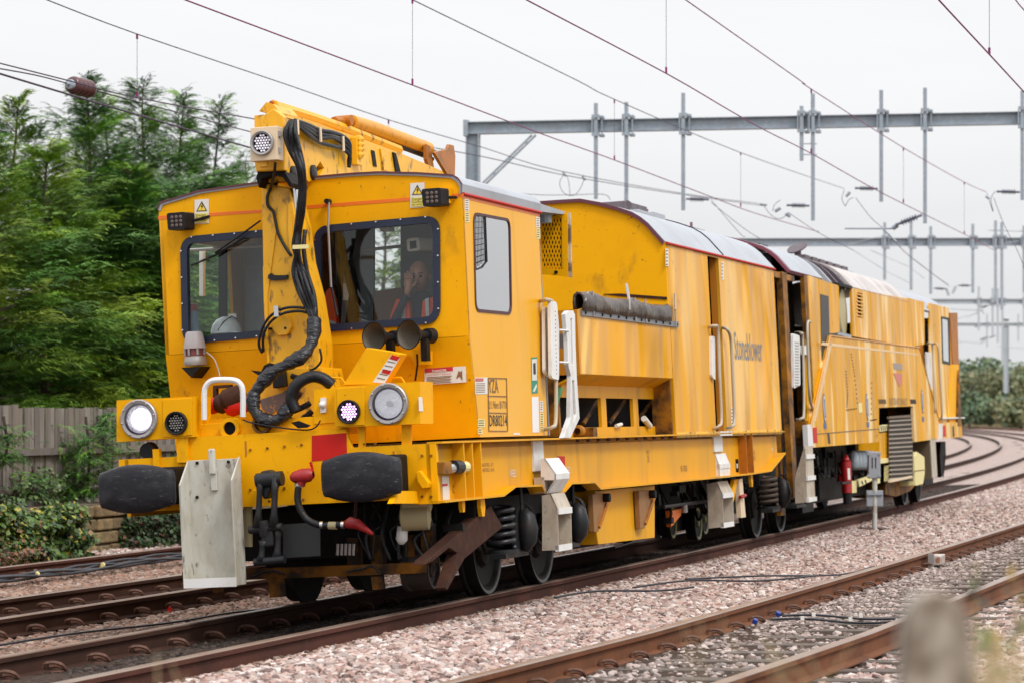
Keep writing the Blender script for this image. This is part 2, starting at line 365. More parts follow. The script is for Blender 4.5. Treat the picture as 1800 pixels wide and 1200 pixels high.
g = grid_mesh('far_ballast', frange(23, 46, 1), [-8.3, -7.5, -6.6, -4.2, -2.4, -1.0], mat('brown grey ballast', (.22, .16, .135), .9, layers=(((.10, .065, .05), (9, 9, 9), .45, .6, .8), ((.34, .27, .23), (13, 13, 13), .52, .66, .7)), bumps=(((16, 16, 16), .05),)), dz=.018); g['kind'] = 'structure'
# ---- ballast stones: scattered rocks, three tints
def rock_mesh(k):
    bm = bmesh.new(); bmesh.ops.create_icosphere(bm, subdivisions=1, radius=.5)
    for v in bm.verts:
        n_ = mnoise.noise(v.co*1.6+Vector((k*7.1, k*3.3, k))); v.co *= 1+.55*n_+random.uniform(-.12, .12)
        v.co.z *= .68; v.co.x *= 1.15
    me = bpy.data.meshes.new('rock'); bm.to_mesh(me); bm.free(); return me
ROCKC = {}
def rock_coll(m, key):
    c = bpy.data.collections.new('rocks_'+key)
    for k in range(5):
        o = bpy.data.objects.new('rock', rock_mesh(k)); o.data.materials.append(m); c.objects.link(o)
    return c
def stones(name, ss, offs, dens, size, m, seed, label, dz=0., keep=None):
    v = []; f = []; d = []; W = len(offs)
    for s in ss:
        for o in offs:
            off = o(s) if callable(o) else o
            p = arc(s, off); v.append((p.x, p.y, ground_z(s, off)+dz)); d.append(dens(s, off))
    for i in range(len(ss)-1):
        for j in range(W-1): a = i*W+j; f.append((a, a+1, a+W+1, a+W))
    me = bpy.data.meshes.new(name); me.from_pydata(v, [], f); at = me.attributes.new('dens', 'FLOAT', 'POINT'); at.data.foreach_set('value', d)
    me.materials.append(m); o = bpy.data.objects.new(name, me); COL.objects.link(o); tag(o, kind='stuff', label=label)
    ng = bpy.data.node_groups.new(name, 'GeometryNodeTree'); ng.interface.new_socket('Geometry', in_out='INPUT', socket_type='NodeSocketGeometry'); ng.interface.new_socket('Geometry', in_out='OUTPUT', socket_type='NodeSocketGeometry')
    gi = N(ng, 'NodeGroupInput'); go = N(ng, 'NodeGroupOutput'); dp = N(ng, 'GeometryNodeDistributePointsOnFaces'); dp.distribute_method = 'RANDOM'; dp.inputs['Seed'].default_value = seed
    na = N(ng, 'GeometryNodeInputNamedAttribute', data_type='FLOAT'); na.inputs['Name'].default_value = 'dens'
    ng.links.new(gi.outputs[0], dp.inputs['Mesh']); ng.links.new(na.outputs['Attribute'], dp.inputs['Density'])
    ci = N(ng, 'GeometryNodeCollectionInfo'); ci.inputs['Collection'].default_value = rock_coll(m, name); ci.inputs['Separate Children'].default_value = True
    ip = N(ng, 'GeometryNodeInstanceOnPoints'); ip.inputs['Pick Instance'].default_value = True
    rr = N(ng, 'FunctionNodeRandomValue', data_type='FLOAT_VECTOR'); rr.inputs[0].default_value = (-.6, -.6, 0); rr.inputs[1].default_value = (.6, .6, 6.28)
    rs = N(ng, 'FunctionNodeRandomValue', data_type='FLOAT'); rs.inputs[2].default_value = size[0]; rs.inputs[3].default_value = size[1]; rs.inputs['Seed'].default_value = 3
    ri = N(ng, 'FunctionNodeRandomValue', data_type='INT'); ri.inputs[4].default_value = 0; ri.inputs[5].default_value = 4; ri.inputs['Seed'].default_value = 5
    ng.links.new(dp.outputs['Points'], ip.inputs['Points']); ng.links.new(ci.outputs[0], ip.inputs['Instance']); ng.links.new(rr.outputs[0], ip.inputs['Rotation']); ng.links.new(rs.outputs[1], ip.inputs['Scale']); ng.links.new(ri.outputs[2], ip.inputs['Instance Index'])
    ng.links.new(ip.outputs[0], go.inputs[0])
    md = o.modifiers.new('scatter', 'NODES'); md.node_group = ng
    return o
ROCKB = ((.6, (14, 14, 14)),)
M_st1 = mat('fresh pink ballast stone', (.5, .4, .38), .85, rand=((.46, .35, .31), (.37, .24, .21), (.50, .42, .39), (.29, .18, .15), (.41, .32, .285), (.58, .52, .49), (.30, .25, .23), (.44, .30, .26), (.14, .09, .08), (.47, .36, .31), (.24, .17, .15)),
            layers=(((.30, .2, .17), (9, 9, 9), .5, .75, .4),))
M_st2 = mat('weathered brown ballast stone', (.2, .14, .11), .9, rand=((.22, .135, .10), (.16, .09, .065), (.30, .20, .155), (.12, .08, .06), (.26, .16, .12), (.35, .27, .23), (.19, .12, .085), (.28, .15, .10)),
            layers=(((.10, .06, .045), (9, 9, 9), .5, .75, .5),))
M_st3 = mat('mixed grey ballast stone', (.3, .24, .21), .9, rand=((.33, .25, .22), (.20, .16, .14), (.43, .34, .31), (.26, .2, .18), (.15, .11, .09), (.50, .42, .39), (.24, .20, .19)),
            layers=(((.14, .1, .08), (9, 9, 9), .5, .75, .5),))
M_st4 = mat('shade dark ballast stone', (.03, .025, .02), .85, spec=.2, rand=((.03, .022, .018), (.02, .015, .012), (.045, .033, .028), (.07, .05, .042), (.025, .018, .015)))  # colours darkened to put the shade under the train into the stones
def edge(a, b, w): return lambda s, o: 1
near = frange(-9, 16, .4); mid = frange(16, 62, 1.5)
def dfall(base): return lambda s, off: base*(1 if s < 0 else max(.32, 1-s/32.))
# between the train and the right-hand track
stones('ballast_stones', near+mid[1:], [.86, 1.0, 1.2, 1.5, 1.8, 2.1, lambda s: OFF_F(s)-.28, lambda s: OFF_F(s)-.1], dfall(620), (.022, .082), M_st1, 1, 'fresh pink ballast stones heaped between the train and the nearest track', dz=.0)
stones('ballast_stones', near+mid[1:], [lambda s: OFF_F(s)+1.6, lambda s: OFF_F(s)+1.9, 5.6, 6.4, 7.2], dfall(540), (.022, .085), M_st1, 2, 'fresh pink ballast stones on the shoulder right of the nearest track')
stones('ballast_stones', near+mid[1:], [lambda s: OFF_F(s)+.1, lambda s: OFF_F(s)+.5, lambda s: OFF_F(s)+1.0, lambda s: OFF_F(s)+1.42], lambda s, o: dfall(420)(s, o)*(.45 if s < 1 else 1.1), (.03, .065), M_st3, 3, 'mixed grey ballast stones between the rails of the nearest track', dz=-.006)
stones('ballast_stones', near+mid[1:], [-.68, -.4, 0, .4, .66], lambda s, o: dfall(620)(s, o), (.025, .06), M_st4, 4, 'ballast stones darkened for shade between the rails under the train', dz=-.01)
stones('ballast_stones', near+mid[1:], [.84, .95, 1.08], lambda s, o: dfall(230)(s, o)*(1.2 if o < .9 else .5), (.02, .06), M_st2, 11, 'rust stained ballast stones lying against the brown rail beside the machine', dz=.012)
stones('ballast_stones', near+mid[1:], [lambda s: OFF_F(s)-.32, lambda s: OFF_F(s)-.2, lambda s: OFF_F(s)-.09], lambda s, o: dfall(200)(s, o), (.02, .06), M_st2, 12, 'rust stained ballast stones along the outside of the nearest rail', dz=.012)
far_l = frange(-9, 24, .5)
stones('ballast_stones', far_l, [-2.36, -2.0, -1.6, -1.2, -.86], dfall(560), (.032, .085), M_st2, 5, 'brown weathered ballast stones between the two running lines')
stones('ballast_stones', far_l, [-3.9, -3.4, -2.9, -2.6], dfall(420), (.03, .075), M_st2, 6, 'brown ballast stones between the rails of the second line')
stones('ballast_stones', far_l, [-6.95, -6.4, -5.6, -4.8, -4.15], dfall(460), (.035, .095), M_st2, 7, 'brown ballast stones between the second line and the siding rail')
stones('ballast_stones', far_l, [-7.9, -7.7, -7.45, -7.15], dfall(420), (.04, .09), M_st1, 8, 'pale ballast stones along the foot of the old stone wall', dz=.05)

# ---- tracks
M_railtop = mat('worn rail head', (.33, .24, .19), .34, .55, layers=(((.20, .09, .055), (1.5, 1.5, 1.5), .4, .7, .6),))
M_railweb = mat('rusted rail web', (.095, .034, .023), .8, spec=.2, layers=(((.055, .024, .018), (3, 3, 3), .4, .65, .7), ((.22, .11, .08), (20, 20, 20), .62, .75, .4)))
M_railweb3 = mat('dark oily rail web', (.045, .022, .016), .85, spec=.15, layers=(((.075, .035, .025), (3, 3, 3), .45, .7, .6),))
M_railweb2 = mat('orange rusted rail web', (.17, .066, .030), .8, spec=.2, layers=(((.09, .038, .022), (2, 2, 2), .4, .65, .7), ((.30, .15, .09), (18, 18, 18), .6, .75, .4)))
PROF = [(-.07, -.159), (-.07, -.149), (-.012, -.135), (-.009, -.05), (-.034, -.038), (-.035, -.008), (-.028, 0), (.028, 0), (.035, -.008), (.034, -.038), (.009, -.05), (.012, -.135), (.07, -.149), (.07, -.159)]
def rail(key, parent, web=None):
    fn, z0 = RAILS[key]; ss_ = frange(-20, 60, 1)+frange(62, 330, 3); v = []; f = []; n = len(PROF)
    for s in ss_:
        th = arc_th(s); r = Vector((math.cos(th), -math.sin(th), 0)); p = arc(s, fn(s))
        for a, b in PROF: v.append((p.x+r.x*a, p.y+r.y*a, z0+b))
    mi = []
    for i in range(len(ss_)-1):
        for k in range(n): f.append((i*n+k, i*n+(k+1) % n, (i+1)*n+(k+1) % n, (i+1)*n+k)); mi.append(1 if k in (5, 6, 7) else 0)
    o = mesh('rail', v, f, [web or M_railweb, M_railtop], parent); o.data.polygons.foreach_set('material_index', mi)
    bm = bmesh.new(); bm.from_mesh(o.data); bmesh.ops.recalc_face_normals(bm, faces=bm.faces); bm.to_mesh(o.data); bm.free(); return o
M_clip = mat('rusty rail clip', (.10, .045, .03), .7, layers=(((.2, .09, .05), (40, 40, 40), .45, .6, .6),))
M_clip2 = mat('pale clip insulator', (.33, .22, .12), .6)
M_slp = mat('concrete sleeper', (.115, .09, .075), .9, layers=(((.08, .06, .05), (4, 4, 4), .42, .62, .8), ((.30, .26, .23), (20, 20, 20), .6, .75, .4)), bumps=(((40, 40, 40), .004),))
clip_m = MB().tube(spline([(-.075, -.04, .005), (-.06, -.045, .05), (0, -.02, .062), (.05, .01, .045), (.06, .045, .01), (.0, .05, .035), (-.05, .03, .03)], 4), .013, 6).box((-.075, .06), (-.055, .06), (-.03, .006))
clip_o = clip_m.build('rail_clip', M_clip); CLIP = clip_o.data; bpy.data.objects.remove(clip_o)
slp = MB().add([(-1.25, -.13, -.2), (1.25, -.13, -.2), (1.25, .13, -.2), (-1.25, .13, -.2), (-1.22, -.10, 0), (1.22, -.10, 0), (1.22, .10, 0), (-1.22, .10, 0)], [(3,2,1,0),(4,5,6,7),(0,1,5,4),(1,2,6,5),(2,3,7,6),(3,0,4,7)])
slp_o = slp.build('sleeper', M_slp); SLP = slp_o.data; bpy.data.objects.remove(slp_o)
def track(keys, srange, label, web=None, sleepers=True, clips=None, drop=.165, cs=1.):
    root = empty('track', kind='structure', label=label)
    for k in keys: rail(k, root, M_railweb3 if k in 'BCD' else web)
    fa = RAILS[keys[0]]; fb = RAILS[keys[-1]]
    for i, s in enumerate(srange):
        th = arc_th(s); oa, ob = fa[0](s), fb[0](s)
        if sleepers:
            c = arc(s, (oa+ob)/2); o = bpy.data.objects.new('sleeper', SLP); COL.objects.link(o); o.parent = root
            tilt = math.atan2(fb[1]-fa[1], ob-oa) if len(keys) > 1 else 0.03
            o.location = (c.x, c.y, (fa[1]+fb[1])/2-drop); o.rotation_euler = (0, -tilt, -th)
        for k, sgn in (clips or [(k_, g_) for k_ in keys for g_ in (-1, 1)]):
            fn, z0 = RAILS[k]
            if 1:
                p = arc(s, fn(s)+sgn*.075); o = bpy.data.objects.new('rail_clip', CLIP); COL.objects.link(o); o.parent = root
                o.location = (p.x, p.y, z0-.15); o.rotation_euler = (0, 0, -th+(0 if sgn > 0 else math.pi)+random.uniform(-.1, .1)); o.scale = (cs, cs, cs)
    return root
track('BA', frange(-9, 3.4, .68), 'running line that carries the yellow machine', clips=[('B', 1), ('A', -1)], drop=.20)
track('DC', frange(-4.4, 12, .68), 'second line behind the yellow machine', clips=[('C', 1), ('D', 1)], drop=.19)
track('E', frange(2, 18.5, .68), 'siding rail at the foot of the stone wall', sleepers=False, clips=[('E', 1)])
track('FG', frange(-9.2, 22, .68), 'nearest track with rust orange rails', web=M_railweb2, clips=[('F', 1), ('G', -1)], drop=.155, cs=.8)

# cables on the ballast
def ground_pt(s, off, up=0): p = arc(s, off); p.z = ground_z(s, off)+up; return p
M_cable = mat('black lineside cable', (.02, .02, .028), .5)
cb = MB()
for k in range(5):
    pts = [ground_pt(s, -6.62+.10*math.sin(s*.9+k)+.035*k, .12+.03*math.sin(s*1.7+k*2)) for s in frange(4, 22, .5)]
    cb.tube(pts, .017, 6)
c = cb.build('cable_bundle', M_cable, smooth=True); tag(c, 'bundle of black cables lying along the siding rail near the wall', 'cable')
for i, s in enumerate((5.2, 6.6, 8.2, 10.2, 12.8)):
    MB().lathe([(-.02, .001), (-.02, .032), (.02, .032), (.02, .001)], ground_pt(s, -6.52+.10*math.sin(s*.9+2), .13), (math.sin(arc_th(s)), math.cos(arc_th(s)), 0), 10).build('cable_tie', M_decaly, c)
for i, (lst, lab) in enumerate(([[(2.1, 1.15), (2.7, 1.35), (3.3, 1.75), (3.6, 2.0)], 'black cable snaking over pink ballast nearest the front bogie'],
        [[(3.6, 1.45), (4.5, 1.75), (5.2, 2.25), (6.2, 2.6)], 'black cable over pink ballast beside the brown rail'],
        [[(5.0, 1.6), (5.6, 2.2), (6.9, 2.7), (8.2, 2.85)], 'second black cable lying on the ballast just behind the first'],
        [[(-2.6, -1.9), (-1.2, -1.7), (.2, -1.5), (1.2, -1.35), (2.2, -1.2)], 'black cable on brown ballast in front of the machine'])):
    o = MB().tube(spline([ground_pt(a, b, .045+.02*(j % 2)) for j, (a, b) in enumerate(lst)], 6), .009, 6).build('cable', M_cable, smooth=True); tag(o, lab, 'cable')

# ---- old stone wall, fence, ivy
M_stone = mat('sandstone block', (.24, .165, .075), .9, rand=((.27, .19, .09), (.21, .14, .065), (.30, .21, .11), (.17, .12, .06)), layers=(((.10, .075, .04), (5, 5, 5), .42, .65, .8), ((.36, .27, .12), (9, 9, 9), .55, .7, .5)), bumps=(((12, 12, 12), .03),))
M_mort = mat('dark wall core', (.09, .065, .04), .95)
wall = empty('stone_wall', ground_pt(8, -8.5), 'old weathered sandstone wall below the fence', 'wall')
def mv(s, off, z): p = arc(s, off); return Vector((p.x, p.y, z))
ms = MB()
for s0 in frange(2, 32, 3): ms.add([mv(s0, -7.95, -.5), mv(s0+3.02, -7.95, -.5), mv(s0+3.02, -8.35, -.5), mv(s0, -8.35, -.5), mv(s0, -7.95, .30), mv(s0+3.02, -7.95, .30), mv(s0+3.02, -8.35, .30), mv(s0, -8.35, .30)], [(0,1,5,4),(1,2,6,5),(2,3,7,6),(3,0,4,7),(4,5,6,7)])
core = ms.build('core', M_mort); core.parent = wall; core.matrix_parent_inverse = wall.matrix_world.inverted()
wall_inv = Matrix.Translation(-Vector(wall.location))
core.matrix_parent_inverse = wall_inv
for r in range(5):
    z0 = -.56+r*.172; s0 = 8.5+.3*(r % 2)
    while s0 < 21:
        L = random.uniform(.32, .62); b_ = MB(); g_ = .012; o1 = -7.90+random.uniform(-.02, .03); hz_ = .165+random.uniform(-.012, .0)
        b_.add([mv(s0+g_, o1, z0+g_), mv(s0+L-g_, o1, z0+g_), mv(s0+L-g_, -8.05, z0+g_), mv(s0+g_, -8.05, z0+g_), mv(s0+g_, o1, z0+hz_), mv(s0+L-g_, o1, z0+hz_), mv(s0+L-g_, -8.05, z0+hz_), mv(s0+g_, -8.05, z0+hz_)], [(3,2,1,0),(4,5,6,7),(0,1,5,4),(1,2,6,5),(2,3,7,6),(3,0,4,7)])
        o = b_.build('stone', M_stone, wall, bevel=.02); o.matrix_parent_inverse = wall_inv; s0 += L
M_wood = mat('weathered fence board', (.22, .185, .165), .9, rand=((.25, .225, .195), (.19, .165, .14), (.30, .27, .24), (.21, .175, .145), (.155, .135, .12)), layers=(((.11, .085, .075), (14, 14, 1.2), .45, .65, .7), ((.33, .30, .28), (25, 25, 2), .55, .7, .4)), bumps=(((40, 40, 2), .004),))
fence = empty('wooden_fence', mv(8, -9.2, .3), 'weathered grey board fence in front of the conifers', 'fence')
f_inv = Matrix.Translation(-Vector(fence.location))
s0 = 5.0; k = 0
while s0 < 23:
    w = .15; th = arc_th(s0); off = -8.72+(.018 if k % 2 else 0)+random.uniform(-.004, .004); top = 1.575+random.uniform(-.015, .012)+ (0 if s0 < 12.2 else -.03)
    gap = .03 if random.random() < .12 else .004
    lean = random.uniform(-.01, .01)
    b_ = MB().add([mv(s0, off, .02), mv(s0+w, off, .02), mv(s0+w, off-.02, .02), mv(s0, off-.02, .02), mv(s0+lean, off, top), mv(s0+w+lean, off, top), mv(s0+w+lean, off-.02, top), mv(s0+lean, off-.02, top)], [(3,2,1,0),(4,5,6,7),(0,1,5,4),(1,2,6,5),(2,3,7,6),(3,0,4,7)])
    o = b_.build('board', M_wood, fence); o.matrix_parent_inverse = f_inv; s0 += w+gap; k += 1
for z in (.50, .98):
    for a in (5.0, 9.2, 13.4, 17.6):
        b_ = MB().add([mv(a, -8.64, z-.045), mv(a+4.19, -8.64, z-.045), mv(a+4.19, -8.695, z-.045), mv(a, -8.695, z-.045), mv(a, -8.64, z+.045), mv(a+4.19, -8.64, z+.045), mv(a+4.19, -8.695, z+.045), mv(a, -8.695, z+.045)], [(3,2,1,0),(4,5,6,7),(0,1,5,4),(1,2,6,5),(2,3,7,6),(3,0,4,7)])
        o = b_.build('cross_rail', M_wood, fence); o.matrix_parent_inverse = f_inv
# leaves helpers (numpy)
def leaf_cloud(pts, nrm, size, jit=.6, shape='leaf'):
    """one small folded leaf (2 triangles each side) per point"""
    n = len(pts); d = nrm+rng.normal(0, jit, (n, 3)); d /= np.linalg.norm(d, axis=1)[:, None]
    t = np.cross(d, rng.normal(0, 1, (n, 3))); t /= np.linalg.norm(t, axis=1)[:, None]; b = np.cross(d, t)
    s = size*rng.uniform(.6, 1.3, (n, 1))
    v = np.stack([pts-t*s*.5, pts+b*s*.42+d*s*.12, pts+t*s*.6, pts-b*s*.42+d*s*.12], 1).reshape(-1, 3)
    i = np.arange(n)*4; f = np.concatenate([np.stack([i, i+1, i+2], 1), np.stack([i, i+2, i+3], 1)])
    return v, f
def np_mesh(name, v, f, m, parent=None, col=None):
    me = bpy.data.meshes.new(name); nv, nf = len(v), len(f); k = f.shape[1]
    me.vertices.add(nv); me.vertices.foreach_set('co', np.ascontiguousarray(v, dtype=np.float32).ravel())
    me.loops.add(nf*k); me.loops.foreach_set('vertex_index', np.ascontiguousarray(f, dtype=np.int32).ravel())
    me.polygons.add(nf); me.polygons.foreach_set('loop_start', np.arange(0, nf*k, k, dtype=np.int32)); me.polygons.foreach_set('loop_total', np.full(nf, k, dtype=np.int32))
    me.update(calc_edges=True)
    if col is not None:
        a = me.color_attributes.new('tint', 'FLOAT_COLOR', 'POINT'); a.data.foreach_set('color', np.concatenate([col, np.ones((nv, 1))], 1).astype(np.float32).ravel())
    return link(name, me, m, parent)
M_leaf = mat('leaf', (.05, .1, .02), .55, attr='tint')
M_needle = mat('conifer foliage', (.03, .06, .015), .6, attr='tint')
M_bark = mat('brown bark', (.07, .045, .035), .9)
def pick(pal, n, w=None): P_ = np.array(pal); return P_[rng.choice(len(pal), n, p=w)]*rng.uniform(.8, 1.2, (n, 1))
def hedge(name, label, cat, s0, s1, off, z0, z1, depth, n, size, pal, w=None, shape=1.):
    c = mv((s0+s1)/2, off, z0); root = empty(name, c, label, cat)
    t = rng.uniform(0, 1, n); s_ = s0+(s1-s0)*t; hh = rng.uniform(0, 1, n)**.8
    lump = np.array([mnoise.noise((a*1.1, b*2.2, off)) for a, b in zip(s_, hh*2)])
    edge_ = np.minimum(1, np.minimum(t, 1-t)*6)**.5
    o_ = off+depth*(.25+.75*np.sqrt(np.clip(1-(hh*shape)**2.4, 0, 1)))*edge_+lump*.30-rng.uniform(0, .12, n)+rng.exponential(.03, n)
    z_ = z0+(z1-z0)*hh*edge_**.35+lump*.16+rng.exponential(.03, n)
    th = TH0-s_/RC; x = CX+(RC+o_)*np.cos(th)-c.x; y = CY-(RC+o_)*np.sin(th)-c.y
    pts = np.stack([x, y, z_-c.z], 1); nr = np.stack([np.cos(th), -np.sin(th), .4+hh], 1)
    v, f = leaf_cloud(pts, nr, size); col = np.repeat(pick(pal, n, w), 4, 0)
    o = np_mesh('leaves', v, f, M_leaf, root, col); o['kind'] = 'stuff'
    bs = MB().tube([Vector((0, 0, -.1))]+[Vector((.05*i, .1, .2*i)) for i in range(1, 3)], .03, 5).build('stem', M_bark, root); return root
GR = ((.055, .12, .015), (.03, .075, .012), (.10, .17, .02), (.30, .27, .03), (.02, .045, .01), (.22, .12, .04))
SI = lambda u, off: on_arc(u, off)
hedge('ivy_hedge', 'mound of green and yellowing ivy over the wall at the left edge', 'ivy', SI(-60, -7.7), SI(142, -7.7), -7.9, -.50, .30, .5, 9000, .075, GR, (.26, .22, .22, .12, .13, .05))
hedge('ivy_hedge', 'dark ivy patch on the wall behind the left buffer', 'ivy', SI(222, -7.8), SI(330, -7.8), -7.95, -.50, .22, .25, 3000, .06, ((.02, .05, .012), (.035, .08, .015), (.012, .03, .008), (.12, .05, .03)), (.4, .3, .2, .1))
hedge('bramble', 'reddish dead bramble at the foot of the ivy, left edge', 'bramble', SI(-60, -7.4), SI(60, -7.4), -7.45, -.45, -.22, .2, 1500, .05, ((.20, .07, .04), (.12, .06, .03), (.26, .12, .05), (.05, .07, .02)))
hedge('ivy_shoot', 'ivy shoots creeping up the fence boards', 'ivy', SI(75, -8.5), SI(110, -8.5), -8.62, .3, .78, .12, 300, .06, ((.10, .16, .04), (.05, .10, .02)))
hedge('ivy_shoot', 'ivy shoots along the fence bottom at the left edge', 'ivy', SI(10, -8.5), SI(60, -8.5), -8.62, .3, .50, .12, 200, .06, ((.10, .16, .04), (.05, .10, .02)))

# ---- conifers
def frond_template(k):
    """a flat feathery spray: narrow leaflets left and right of a bent rachis, one triangle each"""
    r_ = np.random.default_rng(k); v = []; f = []; nseg = 13
    for i in range(nseg):
        t = (i+.5)/nseg; x = t*1.05; z = .12*math.sin(t*2.4)-.20*t*t
        for sg in (-1, 1):
            ln = (.34*(1-t)**.7+.06)*r_.uniform(.7, 1.3); an = .55+.35*r_.uniform(-1, 1)
            dx, dy = math.cos(an)*ln, math.sin(an)*ln*sg; dz = r_.uniform(-.10, .07)-.1*ln; w_ = .030+.012*(1-t)
            n0 = len(v); v += [(x-w_, 0, z), (x+w_, 0, z+.005), (x+dx, dy, z+dz)]; f.append((n0, n0+1, n0+2))
    n0 = len(v); v += [(.95, -.018, -.10), (1.28, 0, -.24), (.95, .018, -.10)]; f.append((n0, n0+1, n0+2))
    return np.array(v), np.array(f)
FR = [frond_template(k) for k in range(4)]
def conifer(name, loc, h, rbase, n, label, group, pal, seed, thin=.0, low=.0, lean=(0, 0)):
    r_ = np.random.default_rng(seed); root = empty(name, loc, label, 'tree', group)
    V = []; Fc = []; Cc = []; nv = 0; br = MB()
    tips = []
    n = int(n*1.75); nb = int(h*24); per = n//nb
    ax = lambda z: np.array([lean[0]*(z/h)**2+.12*math.sin(z*.9+seed), lean[1]*(z/h)**2, 0])
    for b in range(nb):
        u = (b+r_.uniform())/nb; z = low+(h-low)*u**.92; prof = rbase*(.95-.25*u) if u < .55 else rbase*.79*((1-u)/.45)**1.25+.08
        prof *= r_.uniform(.5, 1.35); a = r_.uniform(0, 6.283); prof = max(prof, .10)
        if u > .80: prof = max(prof*r_.uniform(.6, 1.5), .16)
        el = .12+.62*u; ln = prof; dirv = np.array([math.cos(a)*math.cos(el), math.sin(a)*math.cos(el), math.sin(el)])
        p0 = ax(z)+np.array([0, 0, z]); tip = p0+dirv*ln; tip[2] -= .14*ln*ln
        if r_.uniform() < .5: br.tube([Vector(p0), Vector((p0+tip)/2+np.array([0, 0, .05*ln])), Vector(tip)], [.02*(1-u)+.006, .012*(1-u)+.004, .002], 4, caps=False)
        k = max(2, int(per*(prof/rbase*1.1+.35)*(1-thin*max(0, u-.74)*2.2)))
        base = pal[r_.integers(len(pal))]; base = np.array(base)*r_.uniform(.55, 1.25)
        for j in range(k):
            t = r_.uniform(.22, 1.0)**.8; q = p0+(tip-p0)*t+r_.normal(0, .045*(1+ln), 3)*np.array([1, 1, .7])
            yaw = a+r_.normal(0, .75); pitch = -(.0+.30*r_.uniform())+.55*u; pitch = -pitch if False else pitch; sc = r_.uniform(.20, .46)*(1.0 if u < .7 else .62)
            tv, tf = FR[r_.integers(4)]; cyw, syw, cp, sp = math.cos(yaw), math.sin(yaw), math.cos(pitch), math.sin(pitch); rl = r_.normal(0, .35); cr, sr = math.cos(rl), math.sin(rl)
            M1 = np.array([[cp, 0, -sp], [0, 1, 0], [sp, 0, cp]]); M0 = np.array([[1, 0, 0], [0, cr, -sr], [0, sr, cr]]); M2 = np.array([[cyw, -syw, 0], [syw, cyw, 0], [0, 0, 1]])
            v = (tv*sc)@(M2@M1@M0).T+q; V.append(v); Fc.append(tf+nv); nv += len(v)
            cc = base*(.85+.3*r_.uniform())
            if t > .8: cc = cc*1.25+np.array([.018, .022, 0])
            Cc.append(np.repeat(cc[None, :], len(v), 0))
    np_mesh('crown', np.concatenate(V), np.concatenate(Fc), M_needle, root, np.concatenate(Cc))['kind'] = 'stuff'
    for j in range(16):
        z = h*(.90+.10*j/15.); a = r_.uniform(0, 6.283); p0 = ax(z)+np.array([0, 0, z]); ln = .28*(1.08-j/15.)+.05; d_ = np.array([math.cos(a), math.sin(a), .9]); d_ /= np.linalg.norm(d_)
        br.tube([Vector(p0), Vector(p0+d_*ln*.6), Vector(p0+d_*ln+np.array([math.cos(a)*.05, 0, -.03]))], [.005, .004, .001], 4, caps=False)
    tp_ = ax(h)+np.array([0, 0, h]); br.tube([Vector(tp_-np.array([0, 0, .2])), Vector(tp_+np.array([.03, 0, .12])), Vector(tp_+np.array([.12, 0, .24])), Vector(tp_+np.array([.22, 0, .26]))], [.008, .006, .004, .001], 4, caps=False)
    br.build('branches', M_bark, root)['kind'] = 'stuff'
    MB().tube([Vector(ax(z)+np.array([0, 0, z])) for z in np.linspace(-.2, h*.99, 14)], [.10*(1-i/13.)+.010 for i in range(14)], 8).build('trunk', M_bark, root)
    return root
PG = ((.045, .13, .016), (.075, .19, .016), (.03, .09, .018), (.12, .24, .018), (.05, .15, .022))
PY = ((.15, .26, .018), (.10, .21, .018), (.21, .30, .024), (.06, .16, .018))
def tree_at(u, vtop, off, r, n, label, pal=PG, seed=1, thin=.5, low=.1, lean=(0, 0)):
    s = on_arc(u, off); p = arc(s, off); zt = CAM_H+(HZ-vtop)/F_PX*p.y
    conifer('conifer_tree', (p.x, p.y, .2), zt-.2, r, n, label, 'conifers behind the fence', pal, seed, thin, low, lean)
tree_at(18, 185, -12.0, 2.3, 4200, 'conifer at the left edge with a thin curling top', PY, 21, .75)
tree_at(145, 150, -11.6, 2.3, 5600, 'dark conifer whose top reaches the brown insulator', PG, 22, .6)
tree_at(190, 172, -13.4, 2.0, 3600, 'slender conifer just right of the one under the insulator', PY, 23, .9)
tree_at(262, 152, -12.2, 2.2, 4600, 'tall conifer with a sparse top left of the cab roof', PG, 24, .85)
tree_at(325, 170, -12.8, 2.2, 4300, 'conifer with bare spindly leader above the cab roof corner', PG, 25, .9)
tree_at(378, 184, -13.0, 2.2, 4300, 'conifer with wispy top furthest right beside the crane head', PG, 26, .95)
tree_at(82, 265, -10.9, 1.9, 4200, 'low bushy conifer between the left edge and the insulator tree', PY, 27, .3)
tree_at(215, 300, -10.8, 1.8, 4400, 'low dark conifer hard behind the fence left of the cab', PG, 28, .3)
tree_at(285, 330, -11.0, 1.8, 4200, 'dark conifer standing directly behind the cab corner', PG, 30, .3)
tree_at(-30, 250, -10.9, 1.8, 3000, 'yellowish conifer half cut off by the left edge', PY, 35, .3)
tree_at(432, 285, -13.5, 1.5, 2000, 'short thin conifer peeping over the cab roof', PY, 29, 1.)
